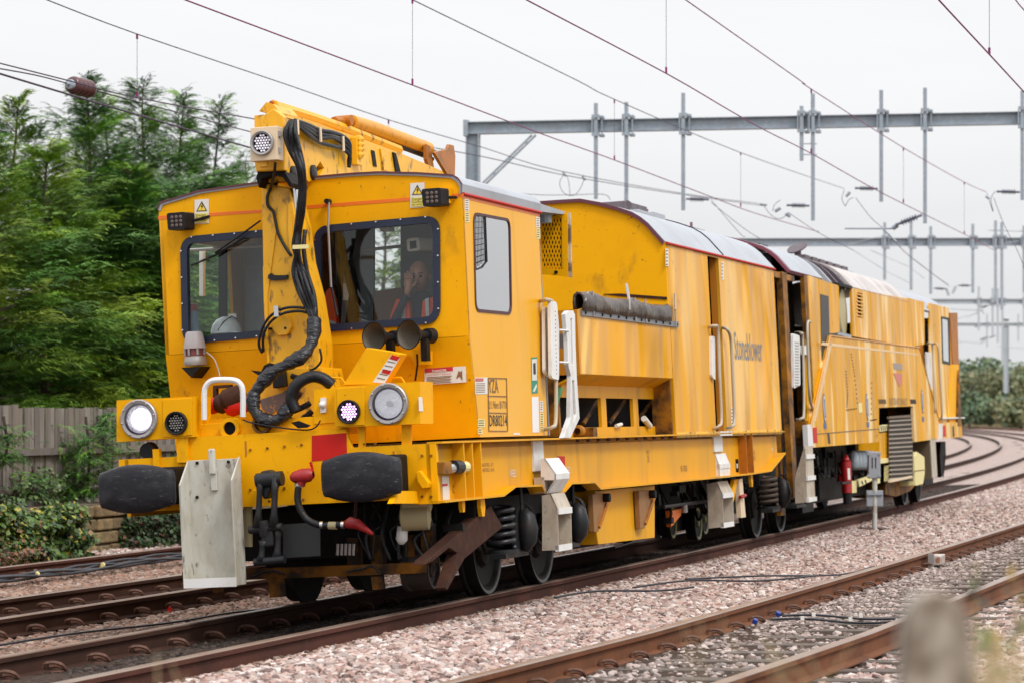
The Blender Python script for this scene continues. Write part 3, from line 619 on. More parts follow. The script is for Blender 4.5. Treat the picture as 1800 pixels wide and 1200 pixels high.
# lower conifer growth hanging over the fence
def sprays(name, u, v0, off, w, h, n, label, seed):
    s = on_arc(u, off); p = arc(s, off); z = CAM_H+(HZ-v0)/F_PX*p.y; r_ = np.random.default_rng(seed)
    root = empty(name, (p.x, p.y, z), label, 'shrub'); V = []; Fc = []; Cc = []; nv = 0
    for j in range(n):
        q = np.array([r_.normal(0, w*.4), r_.normal(0, .12), -h*r_.uniform()**.8]); q[0] *= (1-abs(q[2])/h*.5)
        tv, tf = FR[r_.integers(4)]; yaw = r_.uniform(0, 6.28); sc = r_.uniform(.14, .3); pitch = r_.uniform(-.7, .3)
        cyw, syw, cp, sp = math.cos(yaw), math.sin(yaw), math.cos(pitch), math.sin(pitch)
        M_ = np.array([[cyw, -syw, 0], [syw, cyw, 0], [0, 0, 1]])@np.array([[cp, 0, -sp], [0, 1, 0], [sp, 0, cp]])
        v = (tv*sc)@M_.T+q; V.append(v); Fc.append(tf+nv); nv += len(v); Cc.append(np.repeat((np.array(PG[r_.integers(5)])*r_.uniform(.8, 1.3))[None, :], len(v), 0))
    np_mesh('sprays', np.concatenate(V), np.concatenate(Fc), M_needle, root, np.concatenate(Cc))['kind'] = 'stuff'
    MB().tube([(0, .05, -h), (.05, .08, -h*.5), (0, .05, .1)], .02, 5).build('stem', M_bark, root)
sprays('conifer_shrub', 150, 745, -8.4, .85, .95, 520, 'bushy green conifer shoot spilling over the fence beside the headlamp', 31)
sprays('conifer_shrub', 5, 745, -8.45, .4, .5, 130, 'conifer shoot on the fence at the left edge', 32)
sprays('conifer_shrub', 205, 725, -8.45, .5, .28, 130, 'green shoot hanging over the fence top behind the left light box', 33)
sprays('conifer_shrub', 55, 830, -8.5, .3, .25, 50, 'small shoot low on the fence boards', 34)

# ---- far hedge and bushes beyond the bend
def bush(name, p, w, h, n, label, pal, group=None, cat='bush', size=.5, seed=0):
    r_ = np.random.default_rng(seed); root = empty(name, p, label, cat, group)
    lobes = [(r_.normal(0, w*.24), r_.normal(0, w*.2), h*r_.uniform(.3, .72), w*r_.uniform(.22, .36)) for _ in range(7)]
    pts = []
    for j in range(n):
        lx, ly, lz, lr = lobes[r_.integers(7)]; d = r_.normal(0, 1, 3); d /= np.linalg.norm(d); q = np.array([lx, ly, lz])+d*np.array([lr, lr, min(lr, h*.36)])*r_.uniform(.75, 1.08)
        q[2] = max(q[2], .05); pts.append(q)
    pts = np.array(pts); v, f = leaf_cloud(pts, np.tile([0, -.3, .8], (n, 1)), size, 1.0)
    np_mesh('crown', v, f, M_leaf, root, np.repeat(pick(pal, n), 4, 0))['kind'] = 'stuff'
    MB().tube([(0, 0, -.3), (.1, 0, h*.4)], [w*.03, w*.015], 6).build('trunk', M_bark, root); return root
PH = ((.085, .14, .065), (.06, .11, .06), (.11, .165, .07), (.14, .18, .08))  # hedge leaf colours lightened to stand in for distance haze
PHO = ((.17, .18, .08), (.14, .16, .07), (.21, .20, .10), (.11, .14, .07))
BL = ['dark tree at the left end of the far hedge, partly behind the machine', 'dark green tree of the far hedge just clear of the machine', 'olive bush in the far hedge, left of the other olive one', 'dark green tree of the far hedge between the two olive bushes', 'olive bush in the far hedge right of the lone steel mast', 'dark green tree of the far hedge at the right edge', 'dark tree beyond the right edge of the far hedge',
 'small rounded shrub in dry grass closest to the machine', 'wide low shrub in the dry grass left of the lone steel mast', 'olive shrub in the dry grass at the right edge', 'shrub in dry grass hidden mostly by the rear end of the machine']
i = 0
for (u, vt, vb, Yd, w, pal, kind) in [(1640, 636, 735, 330, 9, PH, 'dark'), (1684, 634, 715, 330, 9, PH, 'dark'), (1716, 640, 700, 325, 8, PHO, 'olive'), (1745, 632, 705, 330, 9, PH, 'dark'), (1774, 644, 700, 320, 7, PHO, 'olive'), (1800, 638, 712, 330, 9, PH, 'dark'), (1830, 640, 720, 330, 9, PH, 'dark'),
       (1704, 678, 742, 290, 3.2, PH, 'low'), (1740, 690, 738, 285, 5.4, PH, 'low'), (1796, 700, 744, 280, 4.5, PHO, 'low'), (1668, 690, 740, 300, 4, PH, 'low')]:
    x = (u-900)/F_PX*Yd; zt = CAM_H+(HZ-vt)/F_PX*Yd; zb = CAM_H+(HZ-vb)/F_PX*Yd; i += 1
    bush('bush', (x, Yd, zb-.3), w, zt-zb+.3, 900, BL[i-1], pal, 'bushes beyond the bend', size=.55, seed=50+i)
# dry grass of the bank
def tufts(name, n, area, h, pal, label, w=.012, seed=3, bend=.3):
    r_ = np.random.default_rng(seed); V = np.zeros((n*4, 3)); F_ = np.zeros((n*2, 3), int); C_ = []
    for j in range(n):
        p = area(r_); a = r_.uniform(0, 6.28); hh = h*r_.uniform(.5, 1.1); dx, dy = math.cos(a), math.sin(a); b = bend*hh*r_.uniform(0, 1)
        V[j*4:j*4+4] = [(p[0]-dy*w, p[1]+dx*w, p[2]), (p[0]+dy*w, p[1]-dx*w, p[2]), (p[0]+dx*b*.4+dy*w*.6, p[1]+dy*b*.4-dx*w*.6, p[2]+hh*.6), (p[0]+dx*b, p[1]+dy*b, p[2]+hh)]
        F_[j*2] = (j*4, j*4+1, j*4+2); F_[j*2+1] = (j*4, j*4+2, j*4+3)
    col = np.repeat(pick(pal, n), 4, 0); o = np_mesh(name, V, F_, M_leaf, None, col); tag(o, label, kind='stuff'); return o
def bank(r_):
    s = r_.uniform(150, 330); off = r_.uniform(8.5, 26); p = arc(s, off); return (p.x, p.y, ground_z(s, off)-.05)
tufts('dry_grass', 16000, bank, .9, ((.30, .24, .14), (.22, .19, .09), (.36, .30, .19), (.14, .15, .06), (.25, .17, .12)), 'dry pale grass on the bank beyond the bend', w=.08)
# ================================================================== LEADING VEHICLE
TH1 = 16.7
f1 = Frame((-1.40-math.sin(rad(TH1)), 22-math.cos(rad(TH1)), -.039), TH1, 3.0)
v1 = empty('track_machine', (0, 0, 0), 'yellow crane-fitted track maintenance vehicle leading the train, lamps lit', 'rail vehicle'); v1.matrix_world = f1.mw
P = f1.Y           # P(u, v, y): point of the cross plane y
Q = f1.X           # Q(u, v, x): point of the side plane x
XS = 1.27          # half width of the body sides
def crop(ox, oy, s): return lambda a, b: (ox+a/s, oy+b/s)
def front(name, px, y, th, m, parent=v1, holes=(), **kw):
    return MB().poly([[P(*p, y) for p in px]]+[[P(*p, y) for p in h] for h in holes], (0, 0, 0), (0, th, 0)).build(name, m, parent, **kw)
def side(name, px, x, th, m, parent=v1, holes=(), F=None, **kw):
    F = F or f1
    return MB().poly([[F.X(*p, x) for p in px]]+[h if isinstance(h[0], Vector) else [F.X(*p, x) for p in h] for h in holes], (0, 0, 0), (-th, 0, 0)).build(name, m, parent, **kw)
def bx(name, x, y, z, m, parent=v1, bevel=0, **kw): return MB().box(x, y, z).build(name, m, parent, bevel=bevel, **kw)
def tube(name, pts, r, m, parent=v1, n=8, sm_=0, **kw):
    return MB().tube(spline(pts, sm_) if sm_ else pts, r, n).build(name, m, parent, auto=True, **kw)

# ---------------- headstock
ZS = 1.235; ZB = .795
hs = MB().poly([[(-1.27, 0, ZS), (-.80, 0, ZS), (-.72, 0, 1.375), (.55, 0, 1.375), (.60, 0, ZS), (1.25, 0, ZS), (1.25, 0, ZB), (1.08, 0, ZB), (.9, 0, ZB+.04), (-1.1, 0, ZB+.04), (-1.27, 0, ZB+.1)],
    [(.20-.385, 0, 1.06), (-.02, 0, 1.06), (-.02, 0, .96), (.20-.385, 0, .96)]], (0, 0, 0), (0, .045, 0)).build('headstock', M_front, v1, bevel=.004)
bx('coupler_recess', (-.21, .0), (.05, .3), (.94, 1.08), M_dark)
MB().box((-1.24, 1.17), (.046, 1.0), (1.19, 1.231)).build('deck_plate', M_front, v1)
front('red_panel', [(548, 765), (609, 760), (610, 805), (548, 810)], -.003, .002, M_redd)
front('tow_eye', [(730, 829), (738, 826), (754, 848), (752, 857), (741, 858), (733, 845)], -.07, .07, M_front, bevel=.008)
# lower corner web under the headstock
side('gusset', [(770, 884), (745, 862), (700, 862), (690, 884)], 1.1, .04, M_front)

# ---------------- buffers
def superell(cx, cz, a, b, y, n=48):
    o = []; e = min(1, b/a*1.6); rc = .30*b
    def top(x): return b*(1-.36*min(1, abs(x)/a)**2.0)
    he = b*.62
    pts = []
    m_ = 14; xs = [a-rc*.9-(2*(a-rc*.9))*k/(m_-1) for k in range(m_)]
    pts += [(x, top(x)) for x in xs]; 
    pts += [(-a+rc*.55*(1-math.sin(t)), (he-rc*.8)+(top(a-rc)-he+rc*.8)*math.cos(t)*1.0) for t in (.45, .95, 1.5)]
    pts += [(-a, .0)]
    pts += [(x, -z) for x, z in pts[m_:m_+3][::-1]]+[(-x, -z) for x, z in pts[:m_]]
    L = pts; R_ = [(-x, z) for x, z in L[m_:m_+7]][::-1]; L = L+R_
    return [Vector((cx+x, y+.05*(x/.34)**2+.02*(z/.17)**2, cz+z)) for x, z in L]
def buffer(cx, cz):
    b_ = MB(); rings = [superell(cx, cz, .02, .01, -.60), superell(cx, cz, .15, .085, -.60), superell(cx, cz, .27, .155, -.60), superell(cx, cz, .295, .172, -.588), superell(cx, cz, .305, .180, -.57), superell(cx, cz, .300, .176, -.545), superell(cx, cz, .2, .13, -.53)]
    v = [p for r in rings for p in r]; n = len(rings[0]); f = [(i*n+k, i*n+(k+1) % n, (i+1)*n+(k+1) % n, (i+1)*n+k) for i in range(6) for k in range(n)]+[tuple(range(n)), tuple(range(6*n, 7*n))]
    o = b_.add(v, f).build('buffer', M_rubber, v1, auto=True)
    MB().box((cx-.14, cx+.15), (-.53, -.22), (cz-.115, cz+.13)).build('buffer_plunger', M_blk, o, bevel=.03)
    MB().box((cx-.17, cx+.18), (-.24, -.003), (cz-.13, cz+.15)).build('buffer_housing', M_grime, o, bevel=.02)
_b = P(629, 838, -.6); buffer(_b.x, _b.z); _b = P(233, 859, -.6); buffer(_b.x, _b.z)

# ---------------- cream trackside plate hanging on the front
ch = MB().box((-.66, -.235), (-.13, -.118), (.27, 1.20)).build('splash_plate', M_chute, v1, bevel=.003)
MB().poly([[(-.66, -.13, .27), (-.66, -.30, .27), (-.66, -.30, 1.02), (-.66, -.13, 1.19)]], (0, 0, 0), (.012, 0, 0)).build('side_flange', M_chute, ch)
MB().poly([[(-.235, -.13, .27), (-.235, -.30, .27), (-.235, -.30, 1.04), (-.235, -.13, 1.21)]], (0, 0, 0), (-.012, 0, 0)).build('side_flange', M_chute, ch)
MB().box((-.648, -.247), (-.30, -.131), (.27, .282)).build('lip', M_chute, ch)
MB().box((-.655, -.24), (-.31, -.295), (.262, .33)).build('toe_strip', M_white, ch)
a_, b_ = P(372, 788, -.15), P(372, 862, -.15)
MB().box((a_.x-.025, a_.x+.025), (-.17, -.131), (b_.z+.12, a_.z)).build('handle', M_chute, ch, bevel=.012)
MB().box((a_.x-.022, a_.x+.028), (-.15, -.131), (b_.z, b_.z+.17)).build('bracket', M_chute, ch, bevel=.006)
bt = MB()
for p in [(347, 813), (402, 811), (347, 873), (374, 842), (374, 857)]: q = P(*p, -.131); bt.lathe([(0, .012), (.012, .012), (.014, .001)], q, (0, -1, 0), 8)
bt.build('bolts', M_grime, ch)

# ---------------- lamp boxes
def lampbox(name, px, y0, dep, parent=v1, hole=None):
    q = [P(*p, y0) for p in px]; hl = []
    if hole: c, r = P(hole[0], hole[1], y0), hole[2]; hl = [[c+Vector((r*math.cos(k*math.pi/14), 0, r*math.sin(k*math.pi/14))) for k in range(28)]]
    b_ = MB().poly([q]+hl, (0, 0, 0), (0, .012, 0)); b_.poly([q], (0, dep-.01, 0), (0, dep, 0)); g = inset(q, .006); b_.poly([q, g], (0, .013, 0), (0, dep-.011, 0)); return b_.build(name, M_front, parent)
def roundlamp(u, v, y, r, kind, parent):
    c = P(u, v, y); root = MB().lathe([(0, r*.82), (.0, r), (-.028, r), (-.034, r*.95), (-.03, r*.80), (0, r*.78)], c, (0, 1, 0), 32).build('lamp_bezel', M_lightbez if kind in ('big', 'biglit', 'head') else M_blk, parent, auto=True)
    if kind in ('big', 'biglit'):
        MB().lathe([(-.004, r*.72), (.015, r*.62), (.022, r*.58), (.035, r*.5), (.045, r*.44), (.058, r*.3), (.064, r*.2), (.07, .001)], c, (0, 1, 0), 32).build('reflector', M_refl2 if kind == 'big' else M_refl, root, auto=True)
        MB().lathe([(-.022, r*.80), (-.012, r*.70), (-.004, r*.72)], c, (0, 1, 0), 32).build('inner_ring', M_violet, root, smooth=True)
        if kind == 'biglit': MB().lathe([(.0, .001), (-.004, r*.25), (.006, r*.44), (.02, r*.56)], c, (0, 1, 0), 32).build('lit_bulb', M_lamp, root, smooth=True)
        if kind == 'big': MB().lathe([(.0, .001), (0, r*.16), (.02, r*.16), (.05, r*.1)], c+Vector((0, .0, 0)), (0, 1, 0), 16).build('bulb_shield', M_silver, root, auto=True)
        MB().lathe([(-.031, .79*r), (-.036, .4*r), (-.038, .001)], c, (0, 1, 0), 32).build('lens', M_lens, root, smooth=True)
        bz = MB()
        for k in range(8): a = k*math.pi/4+.2; bz.lathe([(-.034, .008), (-.042, .008), (-.043, .001)], c+Vector((math.cos(a)*r*.9, 0, math.sin(a)*r*.9)), (0, 1, 0), 6)
        bz.build('screws', M_silver, root)
    else:
        MB().lathe([(-.006, r*.8), (-.006, .001)], c, (0, 1, 0), 24).build('lamp_face', M_dark, root)
        dots = MB(); st = r*.24; mm = {'led': M_led, 'ledw': M_ledw, 'head': M_ledw, 'off': M_lightbez}[kind]
        for i in range(-6, 7):
            for j in range(-6, 7):
                x = (i+.5*(j % 2))*st; z = j*st*.87
                if math.hypot(x, z) < r*.70: dots.lathe([(-.007, st*.40), (-.015, st*.28), (-.016, .001)], c+Vector((x, 0, z)), (0, 1, 0), 7)
        dots.build('led_cluster', mm, root)
    return root
lb = lampbox('lamp_box', [(205, 703), (343, 696), (343, 767), (205, 776)], -.04, .30, hole=(246, 736, .118))
front('cover_plate', [(286, 702), (337, 699), (337, 764), (286, 768)], -.048, .007, M_front, lb, bevel=.002)
roundlamp(246, 736, -.045, .148, 'biglit', lb); roundlamp(311, 743, -.05, .088, 'off', lb)
bx('bracket', (-.98, -.93), (-.02, .03), (1.14, 1.30), M_front, lb)
front('bracket', [(311, 768), (330, 768), (330, 812), (311, 812)], -.03, .03, M_front, lb)
rb = lampbox('lamp_box', [(588, 679), (738, 670), (739, 744), (588, 751)], -.04, .30, hole=(684, 709, .122))
front('cover_plate', [(592, 682), (641, 679), (641, 746), (592, 749)], -.048, .007, M_front, rb, bevel=.002)
roundlamp(614, 723, -.05, .088, 'led', rb); roundlamp(684, 709, -.045, .152, 'big', rb)
side('white_label', [(729+7, 697), (731+11, 697), (733+11, 722), (736+1, 722)], P(738, 700, -.04).x+.003, .002, M_decalw, rb)
front('bracket', [(630, 748), (641, 748), (641, 792), (630, 792)], .03, .03, M_front, rb); front('bracket', [(706, 746), (722, 745), (722, 789), (706, 789)], .03, .03, M_front, rb)
# small yellow box left of the violet lamp with push-button
sb = lampbox('button_box', [(552, 684), (590, 682), (590, 742), (552, 744)], .05, .22)
front('button_plate', [(563, 699), (573, 698), (573, 724), (563, 725)], .035, .014, M_white, sb)
MB().lathe([(0, .026), (-.02, .024), (-.028, .001)], P(567, 711, .034), (0, 1, 0), 14).build('button', M_white, sb, smooth=True)
# diagonal yellow arm with a red and white label
dg_ = front('lamp_arm', [(603, 676), (644, 611), (688, 618), (704, 622), (672, 675)], .0, .16, M_front, bevel=.006)
front('label', [(655, 671), (688, 623), (703, 628), (676, 673)], -.004, .003, M_decalw, dg_)
front('label_bar', [(684, 630), (689, 623), (703, 627), (698, 634)], -.006, .002, M_redd, dg_)
front('label_bar', [(670, 654), (674, 648), (688, 651), (684, 658)], -.006, .002, M_redd, dg_)
for i in range(5): front('label_line', [(662+i*4.6, 664-i*7.2), (663+i*4.6, 662.5-i*7.2), (677+i*4.6, 665.5-i*7.2), (676+i*4.6, 667-i*7.2)], -.006, .002, M_inkf, dg_)
# white U handrail and the things round it
tube('handrail', [P(359, 737, -.02), P(359, 692, -.02), P(362, 678, -.02), P(372, 669, -.02), P(388, 667, -.02), P(412, 668, -.02), P(423, 675, -.02), P(427, 690, -.02), P(427, 732, -.02)], .022, M_white, sm_=4)
front('pipe_flange', [(367, 737), (391, 735), (391, 767), (367, 769)], .10, .02, M_front)
MB().lathe([(.0, .05), (0, .078), (.12, .078), (.12, .05), (0, .05)], P(403, 752, .02), (0, 1, 0), 20).build('round_port', M_front, v1, auto=True)
MB().lathe([(.02, .05), (.02, .001)], P(403, 752, .02), (0, 1, 0), 20).build('port_hole', M_dark, v1)
MB().lathe([(.0, .05), (0, .07), (.09, .07), (.09, .05), (0, .05)], P(458, 745, .0), (0, 1, 0), 20).build('rope_ring', M_under, v1, auto=True)
MB().lathe([(-.03, .001), (-.03, .06), (.04, .07), (.06, .05)], P(261, 792, .05), (0, 1, 0), 18).build('small_horn', M_blk, v1, auto=True)
front('winch_frame', [(374, 677), (405, 675), (405, 702), (374, 704)], .5, .05, M_rust, holes=[[(380, 682), (399, 681), (399, 696), (380, 697)]])
for k, (u, v, r_, m_) in enumerate([(383, 710, .06, M_redd), (398, 706, .075, M_rust), (410, 700, .09, M_rust), (418, 712, .07, M_redd)]):
    MB().lathe([(-.1, .001), (-.1, r_*.6), (-.06, r_), (.06, r_), (.1, r_*.6)], P(u, v, .40), (1, .2, .3), 14).build('winch_part', m_, v1, auto=True)
front('deck_block', [(352, 745), (615, 727), (615, 762), (352, 770)], .06, .3, M_front, bevel=.004)
tube('thin_pipe', [P(580, 663, .15), P(600, 664, .15), P(608, 675, .15)], .008, M_front); tube('thin_pipe', [P(683, 664, .15), P(705, 663, .15), P(711, 672, .15)], .008, M_front)
tube('black_cable', [P(*q, -.03) for q in [(427, 737), (445, 743), (500, 752), (540, 755), (556, 749), (563, 738)]], .006, M_hose, sm_=4)

# ---------------- coupling
cp = MB().lathe([(-.10, .001), (-.1, .055), (.10, .055), (.10, .001)], P(474, 842, -.16), (1, 0, .05), 18).build('coupling', M_iron, v1, auto=True)
def link_bar(u0, v0, u1, v1_, y, w, parent, y1=None):
    a, b = P(u0, v0, y), P(u1, v1_, y1 if y1 is not None else y)
    MB().tube([a, (a*.7+b*.3), (a*.3+b*.7), b], [w*1.35, w*.8, w*.8, w*1.5], 10).build('link', M_iron, parent, smooth=True)
link_bar(458, 838, 453, 926, -.18, .028, cp); link_bar(484, 838, 481, 926, -.18, .03, cp)
front('hook', [(456, 828), (470, 825), (480, 830), (479, 850), (470, 875), (462, 877), (457, 862)], -.16, .12, M_iron, cp, bevel=.02)
MB().lathe([(-.13, .001), (-.13, .03), (.13, .03), (.13, .001)], P(467, 928, -.18), (1, 0, .05), 12).build('screw_pin', M_iron, cp, auto=True)
MB().lathe([(0, .001), (0, .04), (.08, .042), (.12, .03)], P(464, 914, -.18), (0, 0, -1), 14).build('screw_head', M_iron, cp, auto=True)
front('swivel', [(456, 918), (478, 917), (480, 960), (460, 962)], -.2, .1, M_iron, cp, bevel=.015)
link_bar(463, 950, 459, 985, -.18, .028, cp); link_bar(489, 925, 487, 985, -.16, .03, cp)
MB().lathe([(-.12, .001), (-.12, .03), (.12, .03), (.12, .001)], P(474, 985, -.18), (1, 0, .05), 12).build('shackle_pin', M_iron, cp, auto=True)
# ---------------- brake hose
bh = MB().lathe([(-.09, .02), (-.07, .04), (0, .055), (.06, .05), (.09, .025)], P(531, 836, -.16), (1, 0, .1), 14).build('brake_pipe', M_red, v1, auto=True)
MB().tube([P(533, 838, -.16), P(528, 852, -.16)], .035, 10).build('valve_body', M_red, bh, auto=True)
MB().tube([P(526, 849, -.16), P(525, 855, -.16)], .034, 12).build('hose_clamp', M_silver, bh)
MB().tube(spline([P(*q, -.17) for q in [(525, 853), (523, 875), (528, 895), (540, 912), (558, 921), (575, 923), (612, 921)]], 6), .026, 10).build('hose', M_hose, bh, smooth=True)
for u in (566, 603): MB().tube([P(u-2.5, 922, -.17), P(u+2.5, 922, -.17)], .029, 12).build('hose_band', M_silver, bh)
MB().tube([P(578, 923, -.17), P(592, 923, -.17)], .029, 12).build('hose_band', M_beige, bh)
MB().tube([P(606, 921, -.17), P(616, 918, -.17), P(628, 920, -.17), (P(640, 928, -.17)), P(655, 938, -.17)], [.026, .045, .04, .026, .012], 10).build('coupling_head', M_red, bh, smooth=True)
def chain(name, pts, parent, m):
    b_ = MB(); L = spline(pts, 8)
    for i in range(0, len(L)-1, 1):
        a, c = L[i], L[i+1]; d = (c-a); u = d.normalized(); w = u.orthogonal() if i % 2 else u.cross(u.orthogonal()); cc = (a+c)/2
        b_.tube([cc+u*d.length*.75*math.cos(t)+w.normalized()*.012*math.sin(t) for t in [k*math.pi/4 for k in range(8)]], .0045, 4, closed=True)
    return b_.build(name, m, parent)
chain('chain', [P(626, 876, -.17), P(625, 895, -.17), P(623, 916, -.17)], bh, M_rust); chain('chain', [P(546, 812, -.05), P(549, 828, -.1), P(540, 838, -.16)], bh, M_redd)
# ---------------- underneath the front
front('drop_panel', [(497, 921), (562, 917), (563, 976), (498, 980)], .0, .012, mat('dark grey plate', (.022, .023, .024), .6))
bx('under_beam', (-.95, 1.0), (.35, .45), (.28, .36), M_underd)
front('guard_bracket', [(471, 1016), (497, 1015), (500, 1048), (474, 1050)], .35, .04, M_underd); front('guard_bracket', [(652, 1013), (672, 1012), (675, 1034), (655, 1036)], .35, .04, M_underd)
front('guard_bracket', [(374, 1026), (391, 1025), (391, 1040), (374, 1041)], -.1, .03, M_under)
for (u, v0, v1_) in [(618, 945, 1000), (660, 940, 1000), (717, 940, 995), (748, 920, 990)]:
    a, b_ = P(u, v0, .45), P(u, v1_, .45); bx('under_strut', (a.x-.04, a.x+.05), (.44, .54), (b_.z, a.z), M_underd)
bx('under_box', (-1.0, .9), (.9, 1.6), (.40, .78), M_grime); bx('frame_cross', (-1.2, 1.2), (1.0, 1.1), (.5, .8), M_grime)
for k, (u, v, r_) in enumerate([(732, 886, .07), (730, 908, .10)]): MB().lathe([(-.12, .02), (-.1, r_), (.1, r_), (.12, .02)], P(u, v, .3), (1, .2, 0), 16).build('air_bottle', M_beige, v1, auto=True)
MB().tube([P(708, 925, .3), P(706, 948, .3), P(705, 956, .3)], [.04, .045, .02], 10).build('filter_bowl', M_white, v1, smooth=True)
MB().tube([P(436, 878, .1), P(436, 960, .1)], .035, 10).build('hanging_pipe', M_beige, v1, auto=True)
hoses_u = MB()
for k in range(9):
    u0 = 640+k*14; hoses_u.tube(spline([P(u0, 880, .5), P(u0+20*math.sin(k*2), 915+8*math.cos(k), .45), P(u0-10, 940+10*math.sin(k*3), .4), P(u0+14*math.cos(k*1.7), 985, .4)], 5), .010+.006*(k % 2), 6)
hoses_u.build('under_hoses', M_hose, v1, smooth=True)
fit = MB()
for k in range(5): fit.tube([P(594+k*7, 955, .3), P(593+k*7, 975, .3)], .012, 6)
fit.build('hose_unions', M_lightbez, v1)
tube('loose_cable', [P(*q, .3) for q in [(445, 1013), (460, 1006), (480, 1003), (500, 1008)]], .009, M_hose, sm_=4); tube('loose_cable', [P(*q, .3) for q in [(610, 1004), (640, 998), (655, 994), (668, 1006)]], .009, M_hose, sm_=4)
# small trolley wheel and brown guard arm
def wheel(name, c, r, w, m, parent=v1, flange=.03, ax=(1, 0, 0), spk=False):
    s_ = 1 if ax[0] > 0 else -1
    return MB().lathe([(-w/2, r*.25), (-w/2, r*.8), (-w/2, r+flange), (-w/2+.03, r+flange*.9), (-w/2+.04, r), (w/2, r), (w/2, r*.86), (w/2-.03, r*.80), (w/2-.05, r*.45), (w/2-.01, r*.38), (w/2+.0, r*.2), (w/2+.02, .001)], c, ax, 36).build(name, m, parent, auto=True)
M_whl = mat('dark wheel steel', (.010, .009, .009), .6, 0, spec=.12, layers=(((.03, .022, .018), (8, 8, 8), .5, .7, .6),))
c = P(739, 1000, .55); wheel('measuring_wheel', c, .15, .22, mat('worn wheel', (.035, .026, .022), .6, spec=.2), flange=.012)
MB().poly([[P(713, 985, .6), P(724, 985, .6), P(726, 1026, .6), P(714, 1026, .6)]], (0, 0, 0), (0, .1, 0)).build('scraper_block', M_under, v1); 
side('scraper_side', [(724, 984), (727, 984), (731, 1024), (727, 1027)], c.x-.14, .02, M_orange)
q = lambda u, v: Q(u, v, 1.22)
MB().poly([[q(863, 888), q(884, 925), q(818, 980), q(790, 962), q(762, 985), q(748, 991), q(752, 983), q(765, 973)]], (0, 0, 0), (-.10, 0, 0)).build('guard_arm', M_rust, v1, bevel=.006)
MB().poly([[q(806, 966), (q(818, 978)), q(786, 1036), q(783, 1032)]], (0, 0, 0), (-.08, 0, 0)).build('guard_leg', M_rust, v1)

# ---------------- crane
YM = .42
M_mast = mat('crane yellow paint', (.80, .40, .006), .38, layers=(((.55, .24, .01), (4, 4, 3), .5, .8, .4), (DIRT, (13, 13, 7), .57, .68, .8)), bumps=(((2, 2, 2), .004),))
crane = MB().poly([[P(*p, YM) for p in [(459, 322), (508, 330), (524, 400), (532, 460), (548, 520), (561, 600), (562, 652), (476, 655), (468, 570), (462, 470)]]], (0, 0, 0), (0, .30, 0)).build('crane_mast', M_mast, v1, bevel=.012)
front('mast_rib', [(462, 470), (483, 400), (486, 400), (470, 520), (473, 640), (470, 640), (464, 540)], YM-.012, .010, M_mast, crane)
front('mast_rib', [(507, 335), (512, 380), (517, 470), (512, 470), (506, 400)], YM-.012, .010, M_mast, crane)
front('mast_boss', [(478, 560), (486, 553), (498, 551), (508, 558), (512, 575), (505, 588), (488, 590), (479, 580)], YM-.04, .04, M_mast, crane, bevel=.008)
for u, v in ((477, 578), (505, 577)): MB().lathe([(-.045, .001), (-.045, .010), (0, .010)], P(u, v, YM-.0), (0, 1, 0), 8).build('bolt', M_grime, crane)
front('mast_clip', [(471, 484), (476, 480), (480, 484), (499, 484), (505, 483), (505, 490), (498, 492), (478, 493), (471, 490)], YM-.03, .03, M_iron, crane)
front('mast_foot', [(440, 690), (470, 648), (565, 645), (575, 690), (560, 745), (450, 750)], YM-.02, .45, M_mast, crane, bevel=.01)
front('paint_chip', [(464, 642), (473, 637), (486, 640), (489, 652), (478, 655), (468, 664), (456, 660), (440, 650), (459, 652)], YM-.028, .004, M_grime, crane)
front('motor_block', [(477, 655), (497, 650), (500, 678), (480, 682)], YM-.1, .1, M_blk, crane, bevel=.006)
front('worn_plate', [(456, 702), (495, 690), (505, 684), (508, 700), (494, 716), (478, 726), (462, 720)], YM-.03, .006, mat('scuffed plate', (.12, .085, .09), .5, layers=(((.6, .3, .01), (9, 9, 9), .55, .62, 1.),)), crane)
front('hook_lug', [(511, 742), (524, 739), (545, 747), (538, 751), (524, 752)], -.06, .02, M_grime, crane)
# rams and boom
MB().tube([P(519, 332, YM+.05), P(524, 405, YM+.05)], .028, 12).build('ram_rod', M_silver, crane, auto=True)
XB = P(490, 250, .25).x
bm = lambda u, v: Q(u, v, XB)
Wb = .235
boom = MB().poly([[bm(498, 199), bm(530, 207), bm(563, 218), bm(588, 228), bm(625, 240), bm(700, 268), bm(757, 292), bm(800, 311), bm(560, 312), bm(570, 296), bm(563, 284), bm(553, 300), bm(552, 316), bm(543, 320), bm(535, 312), bm(520, 319), bm(509, 319), bm(503, 300), bm(499, 285)]], (0, 0, 0), (-Wb, 0, 0)).build('crane_boom', M_mast, v1, bevel=.012)
front('boom_nose', [(457, 207), (480, 191), (498, 205), (500, 222), (500, 300), (450, 302), (448, 290), (456, 262)], .245, .08, M_mast, boom, bevel=.008)
MB().poly([[P(455, 196, .35), P(468, 180, .35), P(480, 183, .35), P(498, 205, .35)]], (0, 0, 0), (0, .4, 0)).build('boom_cap', M_mast, boom)
for u, v in ((514, 306), (549, 304)): 
    MB().lathe([(-.26, .06), (-.26, .001), (-.26, .06), (.02, .06), (.025, .045), (.03, .001)], bm(u, v), (1, 0, 0), 20).build('boom_pivot', M_iron, boom, auto=True)
front('knuckle_collar', [(450, 312), (455, 300), (500, 302), (512, 322), (510, 330), (497, 312), (478, 307), (460, 314), (455, 330)], .28, .35, M_grime, boom)
